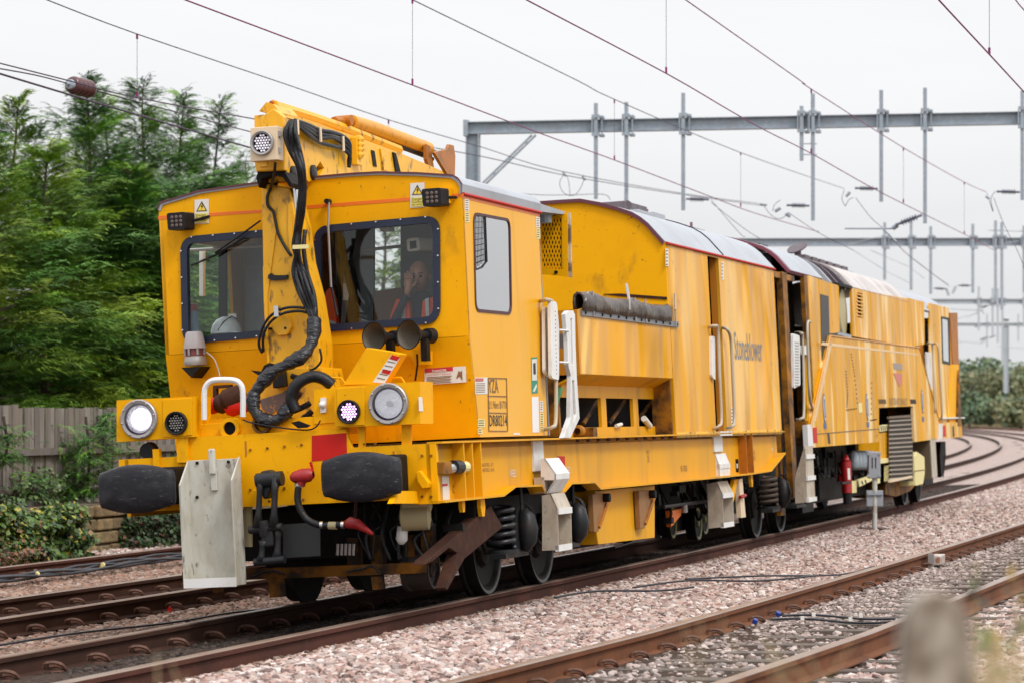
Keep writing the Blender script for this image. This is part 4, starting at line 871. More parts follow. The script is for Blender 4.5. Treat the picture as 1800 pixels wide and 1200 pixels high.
# boom lamp
bl = front('boom_lamp_box', [(440, 225), (487, 221.5), (487.5, 281), (440, 284.5)], .05, .13, M_cream, v1, bevel=.005)
MB().lathe([(-.03, .001), (-.03, .035), (.03, .035), (.03, .001)], P(464, 287, .12), (0, 0, 1), 12).build('lamp_mount', M_mast, bl)
roundlamp(462, 252, .05, .092, 'head', bl)
for z in (235, 264): MB().box((P(487, z, .05).x, P(487, z, .05).x+.012), (.07, .11), (P(487, z, .05).z-.02, P(487, z, .05).z+.02)).build('hinge', M_lightbez, bl)
tube('lamp_cable', [P(484, 286, .1), P(482, 305, .15), P(476, 330, .38), P(470, 345, .40), P(471, 362, .40), P(480, 372, .40), P(484, 388, .40), P(489, 410, .40), P(500, 432, .40), P(512, 450, .40)], .012, M_hose, crane, sm_=5)
# tubes and ram along the boom
up = lambda u, v, x=XB-.12: Q(u, v, x)
tube('boom_pipe', [up(480, 186), up(545, 206), up(600, 225), up(700, 264)], .045, M_mast, boom); tube('boom_pipe', [up(476, 180), up(520, 192), up(573, 209), up(575, 215)], .011, mat('red brown hydraulic pipe', (.35, .06, .03), .5), boom)
ram = MB().tube([up(618, 214), up(655, 226), up(752, 262)], [.055, .062, .062], 14).build('boom_ram', mat('orange ram paint', (.70, .29, .010), .4, layers=((DIRT, (9, 9, 9), .55, .72, .6),)), v1, auto=True)
MB().tube([up(750, 261), up(782, 273)], .028, 12).build('piston_rod', M_silver, ram, auto=True); MB().tube([up(587, 213), up(620, 215)], .034, 10).build('clevis_end', M_brown, ram, auto=True)
MB().lathe([(-.07, .001), (-.07, .045), (.07, .045), (.07, .001)], up(604, 213), (1, 0, 0), 12).build('clevis_pin', M_brown, ram, auto=True)
MB().tube([up(628, 210), up(680, 227), up(735, 248), up(738, 254)], .009, 6).build('thin_pipe', M_redd, ram); MB().tube([up(600, 224), up(640, 240), up(715, 263), up(760, 280)], .02, 8).build('boom_tube', M_blk, ram)
for xx in (XB-.02, XB-.20): MB().poly([[Q(750, 254, xx), Q(757, 258, xx), Q(764, 300, xx), Q(758, 304, xx), Q(750, 280, xx)]], (0, 0, 0), (-.03, 0, 0)).build('lug', M_brown, ram)
for xx in (XB+.02, XB-.22): MB().poly([[Q(763, 268, xx), Q(787, 262, xx), Q(790, 254, xx), Q(798, 256, xx), Q(801, 275, xx), Q(800, 309, xx), Q(786, 306, xx)]], (0, 0, 0), (-.03, 0, 0)).build('end_bracket', mat('orange brown bracket', (.40, .13, .008), .45, layers=((DIRT, (9, 9, 9), .5, .7, .7),)), ram, bevel=.006)
for (u, v) in ((689, 268), (667, 262)): MB().poly([[Q(u, v, XB+.003), Q(u+5, v+2, XB+.003), Q(u+14, v+38, XB+.003), Q(u+6, v+38, XB+.003)]], (0, 0, 0), (.012, 0, 0)).build('boom_strap', M_mast if v < 265 else M_grime, boom)
MB().poly([[Q(652, 264, XB+.004), Q(658, 266, XB+.004), Q(662, 294, XB+.004), Q(656, 292, XB+.004)]], (0, 0, 0), (.004, 0, 0)).build('burn_mark', M_grime, boom)
vb = MB()
for k, v in enumerate((247, 256, 265, 274)): vb.lathe([(0, .035), (.07, .035), (.08, .02), (.1, .001)], bm(622, v), (1, -.2, 0), 8)
vb.build('valve_block', M_mast, boom, auto=True)
bx('valve_base', (XB, XB+.05), (bm(620, 250).y-.06, bm(620, 250).y+.08), (bm(620, 290).z, bm(620, 245).z), M_mast, boom)
# hoses along the boom and down the mast
def hose(name, pts, r, m=M_hose, parent=None): return MB().tube(spline(pts, 6), r, 8).build(name, m, parent or crane, smooth=True)
hx = XB+.035
for k, dv in enumerate((0, 6, 12, 20)):
    hose('boom_hose', [Q(518, 212+dv*.3, hx), Q(540, 219+dv*.8, hx+.02), Q(563, 229+dv*1.1, hx), Q(585, 233+dv*1.2-(k == 2)*5, hx+.02), Q(603, 240+dv*1.1, hx), Q(615, 255+dv, hx+.02), (Q(613, 285+dv*.5, hx))], .016, M_hose, boom)
for u, v in ((523, 211), (563, 224), (603, 240)): MB().tube([Q(u, v, hx+.03), Q(u+1, v+26, hx+.03)], .012, 6).build('hose_bracket', M_cream, boom)
for k in range(7):
    d = k*.02-.05; w_ = (0, 6, -6, 3, -3, 8, -9)[k]; w2 = (-4, 7, 2, -8, 5, -2, 9)[k]
    hose('mast_hose', [P(515+w_*.5, 212, .15+d), P(511+w_*1.2, 235, .1+d), P(519+w_*1.1, 265, .1), P(529+w_*.6, 295, .1+d), P(532+w_*.5, 330, .16+d), P(529+w_*.6, 370, .2+d), P(524+w_*.5, 405, .26), P(521+w_*.5, 438, .30+d), P(524+w2*1.1, 475, .30), P(534+w2*1.3, 510, .28+d), P(547+w2*.8, 545, .26), P(552+w_*.5, 575, .24)], .0145)
hose('mast_hose', [P(536, 405, .4), P(534, 440, .36), P(540, 480, .36), P(552, 520, .34), P(556, 560, .30)], .018)
front('hose_band', [(514, 431), (541, 430), (541, 437), (514, 438)], .17, .02, M_decaly, crane)
hose('loop_hose', [P(558, 548, .3), P(530, 541, .28), P(500, 542, .3), P(475, 556, .32), P(460, 580, .34), P(455, 605, .36), P(461, 620, .38)], .011); hose('loop_hose', [P(556, 556, .3), P(528, 547, .28), P(495, 552, .3), P(474, 568, .32), P(463, 590, .34), P(463, 618, .38)], .011)
MB().box((P(488, 545, .3).x-.015, P(488, 545, .3).x+.02), (.26, .32), (P(488, 550, .3).z-.03, P(488, 545, .3).z+.03)).build('hose_clip', M_silver, crane)
hose('wrapped_hose', [P(552, 560, .25), P(550, 595, .2), P(535, 622, .14), P(505, 640, .1), (P(478, 655, .08)), P(455, 680, .06), P(445, 700, .05), P(448, 722, .03), P(465, 737, .02), P(488, 737, .02), P(503, 722, .04), P(512, 706, .06), P(515, 690, .08)], [.05]*1+[.055]*77, M_wrap) if False else MB().tube(spline([P(552, 560, .25), P(550, 595, .2), P(535, 622, .14), P(505, 640, .1), P(478, 655, .08), P(455, 680, .06), P(445, 700, .05), P(448, 722, .03), P(465, 737, .02), P(488, 737, .02), P(503, 722, .04), P(512, 706, .06), P(520, 686, .08)], 6), [.050+.008*math.sin(i*.55)+.004*math.sin(i*1.9) for i in range(73)], 10).build('wrapped_hose', M_wrap, crane, smooth=True)
# corrugated loop
L_ = spline([P(520, 722, .04), P(512, 700, .03), P(518, 680, .03), P(532, 667, .05), P(550, 661, .08), P(568, 665, .1), P(584, 677, .12)], 14)
MB().tube(L_, [.042+(.007 if i % 2 else 0) for i in range(len(L_))], 10).build('corrugated_hose', M_hose, crane, auto=False, smooth=True)
for k, pts in enumerate([[(545, 708), (530, 716), (515, 722)], [(548, 722), (530, 738), (515, 740), (505, 730)], [(552, 735), (540, 728), (530, 735), (535, 748)], [(512, 660), (528, 664), (548, 658), (560, 668)]]): hose('short_hose', [P(*p_, .12+.03*k) for p_ in pts], .022 if k != 2 else .012)
hose('thin_hose', [P(562, 612, .3), P(565, 632, .3), P(556, 645, .3), P(545, 650, .3)], .009)

# bolt heads and small fittings of the front end
bt = MB()
for k in range(9): bt.lathe([(-.008, .001), (-.008, .010), (0, .011)], Vector((-1.15+k*.27, -.002, .87)), (0, 1, 0), 6)
for p in [(440, 790), (470, 787), (500, 784), (530, 781), (440, 860), (500, 857), (640, 780), (660, 779), (742, 800), (742, 872), (758, 800), (758, 872)]: bt.lathe([(-.008, .001), (-.008, .010), (0, .011)], P(*p, -.002), (0, 1, 0), 6)
bt.build('bolt_heads', M_under, v1)
for px in ([(430, 775), (433, 774), (434, 800), (431, 803)], [(690, 792), (693, 792), (694, 806), (691, 808)], [(412, 872), (415, 872), (416, 884), (413, 884)]): front('rust_run', px, -.0025, .002, mat('rust run', (.42, .15, .01), .6))

rg_ = random.Random(21); bk = MB()
for k in range(22):
    u = rg_.uniform(790, 1010); v = rg_.uniform(880, 900); x = rg_.uniform(.92, 1.02); a = Q(u, v, x); bk.tube(spline([a, a+Vector((.02, rg_.uniform(-.2, .3), -rg_.uniform(.08, .25))), a+Vector((.0, rg_.uniform(-.1, .5), -rg_.uniform(.15, .4)))], 5), rg_.choice((.008, .012, .02)), 6)
for k in range(14):
    u = rg_.uniform(640, 790); v = rg_.uniform(885, 990); a = P(u, v, rg_.uniform(.5, .85)); bk.box((a.x-.04, a.x+rg_.uniform(.02, .12)), (a.y, a.y+.05), (a.z-.05, a.z+rg_.uniform(0, .08)))
bk.build('brake_rigging', M_grime, v1, auto=True)
def TS(pt, x): return Matrix(((0, 0, 1, x), (1, 0, 0, pt.y), (0, 1, 0, pt.z), (0, 0, 0, 1)))
def TF(pt, y): return Matrix(((1, 0, 0, pt.x), (0, 0, 1, y), (0, 1, 0, pt.z), (0, 0, 0, 1))) @ Matrix.Diagonal((1, 1, -1, 1))
def side_text(s, u, v, size, m, parent, x=XS+.004, F=None, sx=1., bold=0., v0=None):
    F = F or f1; return text_obj('lettering', s, size, TS(F.X(u, v, x), x), m, parent, sx, bold)
def front_text(s, u, v, y, size, m, parent, sx=1., bold=0.): return text_obj('lettering', s, size, TF(P(u, v, y), y-.004), m, parent, sx, bold)
V3 = Vector
# ---------------- cab
YC = .93; XC = 1.25
roofpx = [(278, 369), (283, 358), (350, 338), (457, 322.5), (550, 313), (620, 307), (665, 304.5), (735, 306), (797, 310), (806, 315), (813, 325), (815, 339)]
RF = [P(*p, YC) for p in roofpx]; RF[0].x = -XC; RF[-1].x = XC
wL = [P(*p, YC) for p in [(318, 417), (512, 400), (512, 588), (322, 606)]]; wR = [P(*p, YC) for p in [(553, 398), (774, 378), (775, 568), (553, 585)]]
wLr, wRr = rounded(wL, .13, 6), rounded(wR, .13, 6)
cab = MB().poly([RF[::-1]+[V3((-XC, YC, 2.04)), V3((XC, YC, 2.04))], wLr, wRr], (0, 0, 0), (0, .03, 0)).build('cab', M_front, v1)
MB().poly([[(-XC, YC, 2.037), (XC, YC, 2.037), (XC, 1.05, 1.27), (-XC, 1.05, 1.27)]], (0, 0, 0), (0, .03, 0)).build('nose_panel', M_front, cab)
swin = [Q(*p, XC) for p in [(831, 373), (896, 385), (899, 554), (835, 548)]]; swr = rounded(swin, .10, 5)
MB().poly([[(XC, YC, 3.125), (XC, 3.04, 3.125), (XC, 2.96, 1.27), (XC, 1.05, 1.27), (XC, YC+.001, 2.04)], swr], (0, 0, 0), (-.03, 0, 0)).build('wall', M_side, cab)
lw = rounded([V3((-XC, 1.2, 2.95)), V3((-XC, 2.3, 2.95)), V3((-XC, 2.3, 2.05)), V3((-XC, 1.2, 2.05))], .1)
MB().poly([[(-XC, YC, 3.125), (-XC, 3.04, 3.125), (-XC, 2.96, 1.27), (-XC, 1.05, 1.27), (-XC, YC, 2.04)], lw], (0, 0, 0), (.03, 0, 0)).build('wall', M_side, cab)
bw = [P(656, 402, 3), P(704, 398, 3), P(704, 508, 3), P(656, 512, 3)]
MB().poly([[(-XC, 3, 3.12), (0, 3, 3.34), (XC, 3, 3.12), (XC, 3, 1.27), (-XC, 3, 1.27)], bw], (0, 0, 0), (0, .03, 0)).build('wall', M_int, cab)
MB().box((-1.2, 1.2), (1.08, 2.98), (1.27, 1.33)).build('cab_floor', M_dark, cab)
# roof skin
def sweep_roof(name, prof, y0, y1, m, parent, th=.03, up=.012, F=None):
    b_ = MB(); n = len(prof); v = []
    for y in (y0, y1):
        for p in prof: v.append((p[0]*1.006, y, p[1]+up))
        for p in prof: v.append((p[0]*.985, y, p[1]+up-th))
    f = []
    for i in range(n-1):
        f += [(i, i+1, 2*n+i+1, 2*n+i), (n+i, 3*n+i, 3*n+i+1, n+i+1), (i, n+i, n+i+1, i+1), (2*n+i, 2*n+i+1, 3*n+i+1, 3*n+i)]
    f += [(0, 2*n, 3*n, n), (n-1, 2*n-1, 4*n-1, 3*n-1)]
    return b_.add(v, f).build(name, m, parent, auto=True)
cr = sweep_roof('roof', [(p.x, p.z) for p in RF], YC-.012, 3.06, M_roof, cab, th=.018, up=.004)
MB().poly([[p+V3((0, 0, .012)) for p in RF]+[p*1 for p in RF[::-1]]], (0, -.022, 0), (0, -.012, 0)).build('roof_rim', mat('purple brown rim', (.12, .03, .05), .5), cr)
MB().tube([(XC+.012, YC, 3.118), (XC+.012, 3.05, 3.118)], .012, 6).build('gutter', M_redd, cr)
MB().poly([[Q(949, 358, XC-.02), Q(995, 373, XC-.02), Q(990, 377, XC-.02), Q(949, 372, XC-.02)]], (0, 0, 0), (-.9, 0, 0)).build('canopy_flap', M_roof, cab)
MB().lathe([(0, .001), (0, .06), (.08, .06), (.08, .001)], Q(957, 376, XC-.15), (0, 0, -1), 12).build('canopy_lamp', M_galv, cab)
# stripe, crease
st = MB().poly([[P(278, 380, YC), P(461, 369, YC), P(461, 374, YC), P(278, 386.5, YC)]], (0, -.003, 0), (0, 0, 0)); st.poly([[P(538, 361.5, YC), P(815, 340, YC), P(815, 346, YC), P(538, 367.5, YC)]], (0, -.003, 0), (0, 0, 0))
st.poly([[V3((XC, YC, 3.115)), V3((XC, 3.04, 3.115)), V3((XC, 3.04, 3.085)), V3((XC, YC, 3.085))]], (.003, 0, 0), (0, 0, 0)); st.build('orange_stripe', M_orange, cab)
for w_, nm in ((wLr, 0), (wRr, 1)):
    fr = MB().poly([inset(w_, -.012) if False else [p for p in w_], inset(w_, .055)], (0, -.022, 0), (0, .035, 0)).build('window', M_navy, cab, auto=True)
    MB().poly([inset(w_, .05)], (0, .0, 0), (0, .008, 0)).build('pane', M_glass, fr)
    sc_ = MB(); pts = [w_[i] for i in range(0, len(w_), 7)]; W4 = [wL, wR][nm]
    for i in range(4):
        a, b = W4[i], W4[(i+1) % 4]; n_ = 5 if i % 2 == 0 else 4
        for k in range(n_): q = a+(b-a)*((k+.5)/n_); c0 = (W4[0]+W4[1]+W4[2]+W4[3])/4; q = q+(q-c0).normalized()*-.012; sc_.lathe([(-.024, .009), (-.032, .008), (-.033, .001)], q, (0, 1, 0), 6)
    sc_.build('screws', M_silver, fr)
fr = MB().poly([swr, inset(swr, .022)], (.008, 0, 0), (-.02, 0, 0)).build('window', mat('dark red window rubber', (.06, .01, .018), .5), cab, auto=True)
MB().poly([inset(swr, .02)], (0, 0, 0), (-.008, 0, 0)).build('pane', M_glass2, fr)
net = MB()
nb_ = [Q(*p, XC+.006) for p in [(834, 376), (852, 380), (855, 462), (845, 468), (836, 474)]]
for i in range(9): a = Q(835, 380+i*10.5, XC+.006); b = Q(852, 381+i*9.5, XC+.006); net.tube([a, b], .003, 4)
for i in range(4): net.tube([Q(836+i*5, 376, XC+.006), Q(837+i*5, 472-i*4, XC+.006)], .003, 4)
net.tube([Q(853, 380, XC+.006), Q(856, 460, XC+.006), Q(848, 470, XC+.006), Q(838, 474, XC+.006)], .006, 5); net.build('window_net', M_blk, cab)
# wipers
wp = MB().tube([P(458, 388, YC-.05), P(400, 430, YC-.06), P(378, 445, YC-.05)], .007, 6).build('wiper', M_blk, cab); MB().tube([P(430, 418, YC-.045), P(378, 449, YC-.04), P(336, 467, YC-.04)], .009, 6).build('blade', M_rubber, wp)
wp = MB().tube([P(578, 356, YC-.05), P(577, 400, YC-.06), P(582, 505, YC-.05)], .010, 6).build('wiper', M_lightbez, cab); MB().tube([P(582, 500, YC-.045), P(588, 530, YC-.04), P(593, 556, YC-.04)], .009, 6).build('blade', M_rubber, wp)
MB().lathe([(-.07, .001), (-.07, .02), (0, .022)], P(579, 355, YC), (0, 1, 0), 10).build('pivot', M_blk, wp)
# black work lamps
def worklamp(u, v, y, br):
    c = P(u, v, y); w, h = .075, .068; q = [V3((c.x-w, c.y, c.z-h)), V3((c.x+w*.95, c.y, c.z-h)), V3((c.x+w, c.y, c.z+h)), V3((c.x-w*1.08, c.y, c.z+h))]
    o = MB().poly([rounded(q, .02, 3)], (0, 0, 0), (.03, .12, 0)).build('work_lamp', M_blk, cab, bevel=.006); d = MB()
    for i in range(-1, 2):
        for j in range(-1, 2): d.lathe([(-.001, .014), (-.005, .010), (-.006, .001)], c+V3((i*.036, 0, j*.032)), (0, 1, 0), 7)
    d.build('led_cluster', mat('amber led', (.13, .09, .075), .3), o)
    MB().tube([c+V3((.09, .10, 0)), c+V3(br)], .012, 6).build('lamp_arm', M_grime, o)
worklamp(310, 389, .78, (.22, .14, .03)); worklamp(759, 347, .75, (.14, .17, .0))
front('lamp_bracket', [(773, 332), (790, 331), (790, 357), (775, 359)], .86, .06, M_front, cab)
# danger labels
def danger(u0, v0, u1, v1_, y):
    o = front('danger_label', [(u0, v0+1.5), (u1, v0), (u1, v1_-1.5), (u0, v1_)], y-.006, .004, M_decalw, cab); W = u1-u0
    cxm = (u0+u1)/2; t0 = v0+4
    front('triangle', [(cxm-9.5, v0+22), (cxm+9.5, v0+21), (cxm, t0)], y-.009, .002, M_ink, o); front('triangle_fill', [(cxm-7, v0+20.5), (cxm+7, v0+20), (cxm, t0+4)], y-.011, .0015, mat('sign yellow', (.85, .60, .05), .5), o)
    front('bolt_mark', [(cxm+1, v0+8), (cxm-2, v0+14), (cxm, v0+14), (cxm-1, v0+20), (cxm+2.5, v0+12.5), (cxm+.6, v0+12.5), (cxm+2, v0+8)], y-.013, .0015, M_ink, o)
    front('text_field', [(u0+2, v1_-18), (u1-2, v1_-19), (u1-2, v1_-3), (u0+2, v1_-2)], y-.009, .002, mat('label yellow', (.80, .68, .12), .5), o)
    front_text('Danger', u0+3, v1_-13, y-.011, .030, M_ink, o, .95); front_text('Overhead', u0+3, v1_-8.3, y-.011, .023, M_ink, o, .95); front_text('live wires', u0+3, v1_-3.7, y-.011, .023, M_ink, o, .95)
danger(342, 350, 367, 394, YC); danger(721, 321, 746, 366, YC)
# beacon
bc = MB().lathe([(0, .001), (0, .085), (.03, .092), (.05, .085), (.07, .082)], P(344, 642, .82), (0, 0, 1), 20).build('beacon', M_lightbez, cab, auto=True)
for k in range(7):
    a = k*2*math.pi/7; c = P(344, 640, .82)+V3((math.cos(a)*.078, math.sin(a)*.078, .07)); MB().box((c.x-.008, c.x+.008), (c.y-.008, c.y+.008), (c.z-.0, c.z+.06)).build('cage_bar', M_lightbez, bc)
MB().lathe([(.06, .07), (.13, .07)], P(344, 642, .82), (0, 0, 1), 18).build('red_lens', mat('dusty red lens', (.20, .05, .05), .5), bc)
MB().lathe([(.13, .088), (.14, .088), (.25, .066), (.262, .055), (.265, .001)], P(344, 642, .82), (0, 0, 1), 20).build('dome', mat('grey beacon dome', (.38, .35, .36), .4), bc, auto=True)
MB().poly([[P(332, 646, .9), P(366, 644, .9), P(350, 664, .9)]], (0, -.15, 0), (0, .06, 0)).build('bracket', M_grime, bc)
tube('white_cord', [P(362, 618, .85), P(376, 630, .87), P(384, 650, .88), P(388, 668, .88)], .005, M_decalw, cab, sm_=4)
# horns
for (u, v, r_) in ((657, 592, .108), (718, 588, .108)):
    c = P(u, v, .60); d = V3((.35, 1, -.03)).normalized()
    h = MB().lathe([(.0, r_), (-.006, r_*1.03), (.004, r_*1.05), (.05, r_*.80), (.11, r_*.45), (.2, r_*.3), (.26, r_*.28)], c, d, 30).build('horn', M_blk, cab, auto=True)
    MB().lathe([(.0, r_*.98), (.045, r_*.74), (.10, r_*.4), (.14, .001)], c, d, 30).build('horn_mouth', mat('dusty horn inside', (.10, .085, .06), .7, layers=(((.05, .045, .04), (8, 8, 8), .4, .7, .6),)), h, smooth=True)
    MB().lathe([(0, .001), (0, .055), (.07, .06), (.09, .04), (.09, .001)], c+d*.22, d, 16).build('horn_driver', M_blk, h, auto=True)
    MB().box((c.x+.05, c.x+.10), (c.y+.12, c.y+.2), (c.z-.20, c.z-.03)).build('horn_foot', M_grime, h)
front('horn_bracket', [(700, 618), (757, 616), (757, 640), (730, 641), (718, 622)], YC-.05, .05, M_front, cab)
tube('horn_pipe', [P(733, 622, .8), P(734, 640, .82), P(730, 668, .86)], .008, M_blk, cab)
# big danger plate
q0 = P(746, 647, .98)
o = front('danger_plate', [(746, 647), (818.5, 642), (819.5, 671), (746, 676)], .965, .006, M_decalw, cab)
front('red_band', [(746.5, 647.5), (796, 644), (796, 651), (746.5, 654.5)], .962, .002, M_inkr, o); front_text('DANGER', 760, 653.5, .960, .026, M_decalw, o, 1.1, .0006)
front_text('ELECTRICITY  OVERHEAD', 753, 660, .960, .016, M_inkr, o)
for i in range(5): front('text_line', [(750, 662.5+i*2.6), (794-3*(i % 2), 659.5+i*2.6), (794-3*(i % 2), 660.6+i*2.6), (750, 663.6+i*2.6)], .962, .0015, M_inkf, o)
front('pictogram', [(802, 665), (806, 651), (809, 653), (812, 650), (813, 668), (808, 661)], .962, .0015, M_inkf, o)
# side markings of the cab
X_ = XC+.003
def sp(name, px, m, parent, x=X_, th=.002, F=None): return side(name, px, x, th, m, parent, F=F)
lab = sp('small_label', [(835, 663), (857, 662.5), (857, 692), (836, 692)], M_decalw, cab); sp('label_bar', [(836, 664), (850, 664), (850, 669.5), (836, 670)], mat('pink red', (.5, .12, .12), .5), lab, X_+.002)
for i in range(6): sp('text_line', [(837, 673+i*3), (853, 672.7+i*3), (853, 673.6+i*3), (837, 674+i*3)], M_inkf, lab, X_+.002)
tb = MB()
def fl(px, x=X_): tb.poly([[Q(*p, x) for p in px]], (0, 0, 0), (.002, 0, 0))
for a, b, c, d in ((857.5, 663, 890.5, 664.5), (857.5, 694.5, 891, 696), (858.5, 724, 892, 725.5), (859, 756, 892.5, 757)): fl([(a, b), (c, d-.8), (c, d+.8), (a, b+1.6)])
fl([(857.5, 663), (858.6, 663), (860, 757), (858.8, 757)]); fl([(890, 664), (891, 664), (893, 757), (892, 757)])
dp = tb.build('data_panel', M_inkf, cab)
side_text('YZA', 859.5, 689, .15, M_inkf, dp, X_+.001, sx=.90, bold=.001); side_text('21.96m 81T0', 859.5, 717, .085, M_inkf, dp, X_+.001, sx=1.05); side_text('DR80214', 860.5, 748, .125, M_ink, dp, X_+.001, sx=1.0)
o = sp('green_label', [(934, 628), (944.5, 627), (945.5, 690), (935, 691)], M_decalg, cab)
sp('white_field', [(935.3, 631), (943.8, 630), (944.3, 668), (935.8, 668)], M_decalw, o, X_+.002); sp('pictogram', [(937.5, 638), (941.5, 637), (942, 657), (938, 657)], M_ink, o, X_+.004); sp('pictogram', [(937, 687), (943, 674), (944, 678), (940, 688)], M_decalw, o, X_+.002)
sp('white_patch', [(935, 697), (946.5, 696.5), (948, 759), (936.5, 759.5)], mat('bright white vinyl', (.8, .78, .80), .4), cab)
for (a, b, c, d, m_) in ((949, 704, 954.5, 723, M_decalw), (949.5, 725, 955.5, 746, M_decaly), (950, 748, 956, 757, M_decaly), (840, 736, 852, 750, M_decaly), (840, 752, 848, 762, M_decaly), (902, 760, 914, 763.5, M_decalw), (817, 350, 824.5, 371, M_decalw), (817.5, 373, 825, 391, M_decaly), (942, 382, 949, 400, M_decalw), (943, 402, 949.5, 420, M_decaly)):
    o = sp('small_label', [(a, b), (c, b), (c+.5, d), (a+.5, d)], m_, cab)
    for k in range(int((d-b)/4)): sp('text_line', [(a+1.5, b+2+k*4), (c-1, b+2+k*4), (c-1, b+3.2+k*4), (a+1.5, b+3.2+k*4)], M_ink if m_ is M_decaly else M_inkf, o, X_+.002)

# ---------------- cab interior
it = MB().box((-1.2, 1.2), (1.0, 1.35), (1.9, 2.06)).build('dashboard', M_dark, cab)
front('interior_post', [(608, 400), (622, 398), (612, 450), (628, 520), (622, 575), (606, 575), (613, 520), (598, 455)], 1.6, .1, M_blk, cab)
front('interior_panel', [(640, 400), (656, 398), (656, 575), (628, 575)], 2.4, .05, M_int, cab)
front('brown_board', [(658, 512), (708, 505), (708, 580), (658, 580)], 2.2, .05, mat('plywood', (.22, .09, .035), .7), cab)
front('interior_panel', [(560, 400), (605, 400), (595, 580), (560, 580)], 2.3, .05, M_dark, cab); front('socket_plate', [(603, 498), (616, 498), (616, 528), (603, 528)], 2.0, .05, M_decalw, cab)
front('interior_door', [(430, 430), (475, 425), (475, 590), (430, 590)], 2.5, .05, M_int, cab); front('interior_post', [(384, 430), (396, 430), (396, 590), (384, 590)], 2.2, .05, M_dark, cab)
front('interior_post', [(350, 440), (357, 440), (357, 520), (350, 520)], 2.3, .05, M_decalw, cab); front('notice', [(402, 552), (415, 551), (416, 568), (402, 569)], 1.8, .01, M_decalw, cab)
front('ceiling_light', [(668, 397), (686, 396), (686, 406), (668, 407)], 1.6, .1, M_decalw, cab)
MB().tube([P(640, 440, 2.2), P(780, 425, 2.2)], .014, 6).build('ceiling_rail', M_lightbez, cab); MB().tube([P(330, 440, 2.0), P(480, 432, 2.0)], .014, 6).build('ceiling_rail', M_lightbez, cab)
# desk camera housing hung from the roof
cc = MB().poly([rounded([P(*p, 1.35) for p in [(714, 420), (736, 417), (739, 440), (716, 443)]], .025, 4)], (0, 0, 0), (.15, .25, 0)).build('camera_housing', M_decalw, cab, bevel=.006)
front('camera_lens', [(720, 425), (731, 423), (732, 436), (721, 438)], 1.345, .01, M_dark, cc)

# ---------------- rear of the leading vehicle: bin wall, box, body
YW = 7.40
archx = [(0, 3.60), (.25, 3.598), (.44, 3.594), (.634, 3.545), (.80, 3.49), (.953, 3.427), (1.04, 3.37), (1.115, 3.302), (1.19, 3.21), (1.267, 3.116)]
ARCH = [(-x, z) for x, z in archx[::-1]]+archx[1:]
bw_ = MB().poly([[V3((x, YW, z)) for x, z in ARCH]+[V3((1.267, YW, 2.38)), V3((-1.267, YW, 2.38))]], (0, 0, 0), (0, .05, 0)).build('bulkhead', M_front, v1)
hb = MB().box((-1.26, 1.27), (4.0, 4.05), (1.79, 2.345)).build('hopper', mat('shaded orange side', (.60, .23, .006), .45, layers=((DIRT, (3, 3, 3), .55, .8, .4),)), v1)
MB().box((1.235, 1.272), (4.051, 7.42), (1.79, 2.345)).build('hopper_side', M_rip, hb, bevel=.004)
MB().poly([[(1.27, 4.0, 1.789), (1.06, 4.0, 1.70), (1.06, 4.0, 1.72), (1.25, 4.0, 1.80)]], (0, 0, 0), (0, 3.42, 0)).build('under_chamfer', M_sole, hb)
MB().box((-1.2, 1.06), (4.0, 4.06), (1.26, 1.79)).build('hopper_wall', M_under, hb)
def yz(x, pts): return [V3((x, a, b)) for a, b in pts]
lsd = MB(); ys = [4.06]+[Q(u, 720, 1.08).y for u in (1057, 1066, 1113, 1122, 1165)]+[7.42]
lsd.box((1.05, 1.08), (4.06, 7.42), (1.60, 1.72)); lsd.box((1.05, 1.08), (4.06, 7.42), (1.245, 1.335))
for a, b in ((ys[1], ys[2]), (ys[3], ys[4]), (ys[5], ys[6])): lsd.box((1.05, 1.08), (a, b), (1.335, 1.60))
lsd.build('slotted_panel', M_sole, hb)
MB().box((-.8, .9), (4.2, 7.3), (1.3, 1.78)).build('hopper_inside', M_dark, hb); 
for k in range(3): MB().tube([Q(1025+k*45, 745, .98), Q(1050+k*48, 705, .98)], .02, 8).build('inside_pipe', M_underd, hb)
MB().tube([Q(1132, 735, 1.10), Q(1142, 748, 1.10)], .03, 10).build('white_lever', M_decalw, hb); MB().tube([Q(1083, 748, 1.10), Q(1092, 745, 1.10)], .018, 8).build('white_lever', M_decalw, hb)
MB().box((1.06, 1.25), (7.38, 7.42), (1.22, 1.80)).build('recess_cheek', M_under, hb)
MB().lathe([(0, .001), (0, .05), (.05, .055), (.09, .05), (.1, .03)], Q(1020, 757, 1.12), (0, -1, 0), 14).build('orange_lamp', M_under, hb, auto=True); bx('lamp_block', (1.1, 1.2), (Q(1024, 760, 1.1).y, Q(1031, 760, 1.1).y), (1.245, 1.33), M_under, hb)
# tarpaulin
ty = np.linspace(4.10, 7.38, 60); tv = []; TP = [(1.284, 2.345), (1.296, 2.39), (1.298, 2.44), (1.288, 2.485), (1.27, 2.50), (1.255, 2.505), (1.24, 2.49), (1.235, 2.44), (1.235, 2.38)]; prof_n = len(TP)
for i, y in enumerate(ty):
    g_ = abs(math.sin((y-4.45)*math.pi/1.5)); sag = -.035*g_**.7
    for k, (x, z) in enumerate(TP): w_ = min(1, k/3.); tv.append((x+.008*math.sin(y*9+k*.8)*(k > 0), y, z+sag*w_+.006*math.sin(y*13+k)*(k > 0)))
tf_ = [(i*prof_n+k, i*prof_n+k+1, (i+1)*prof_n+k+1, (i+1)*prof_n+k) for i in range(59) for k in range(prof_n-1)]
tpo = mesh('tarpaulin', tv, tf_, M_tarp, v1, True); so = tpo.modifiers.new('thick', 'SOLIDIFY'); so.thickness = .02
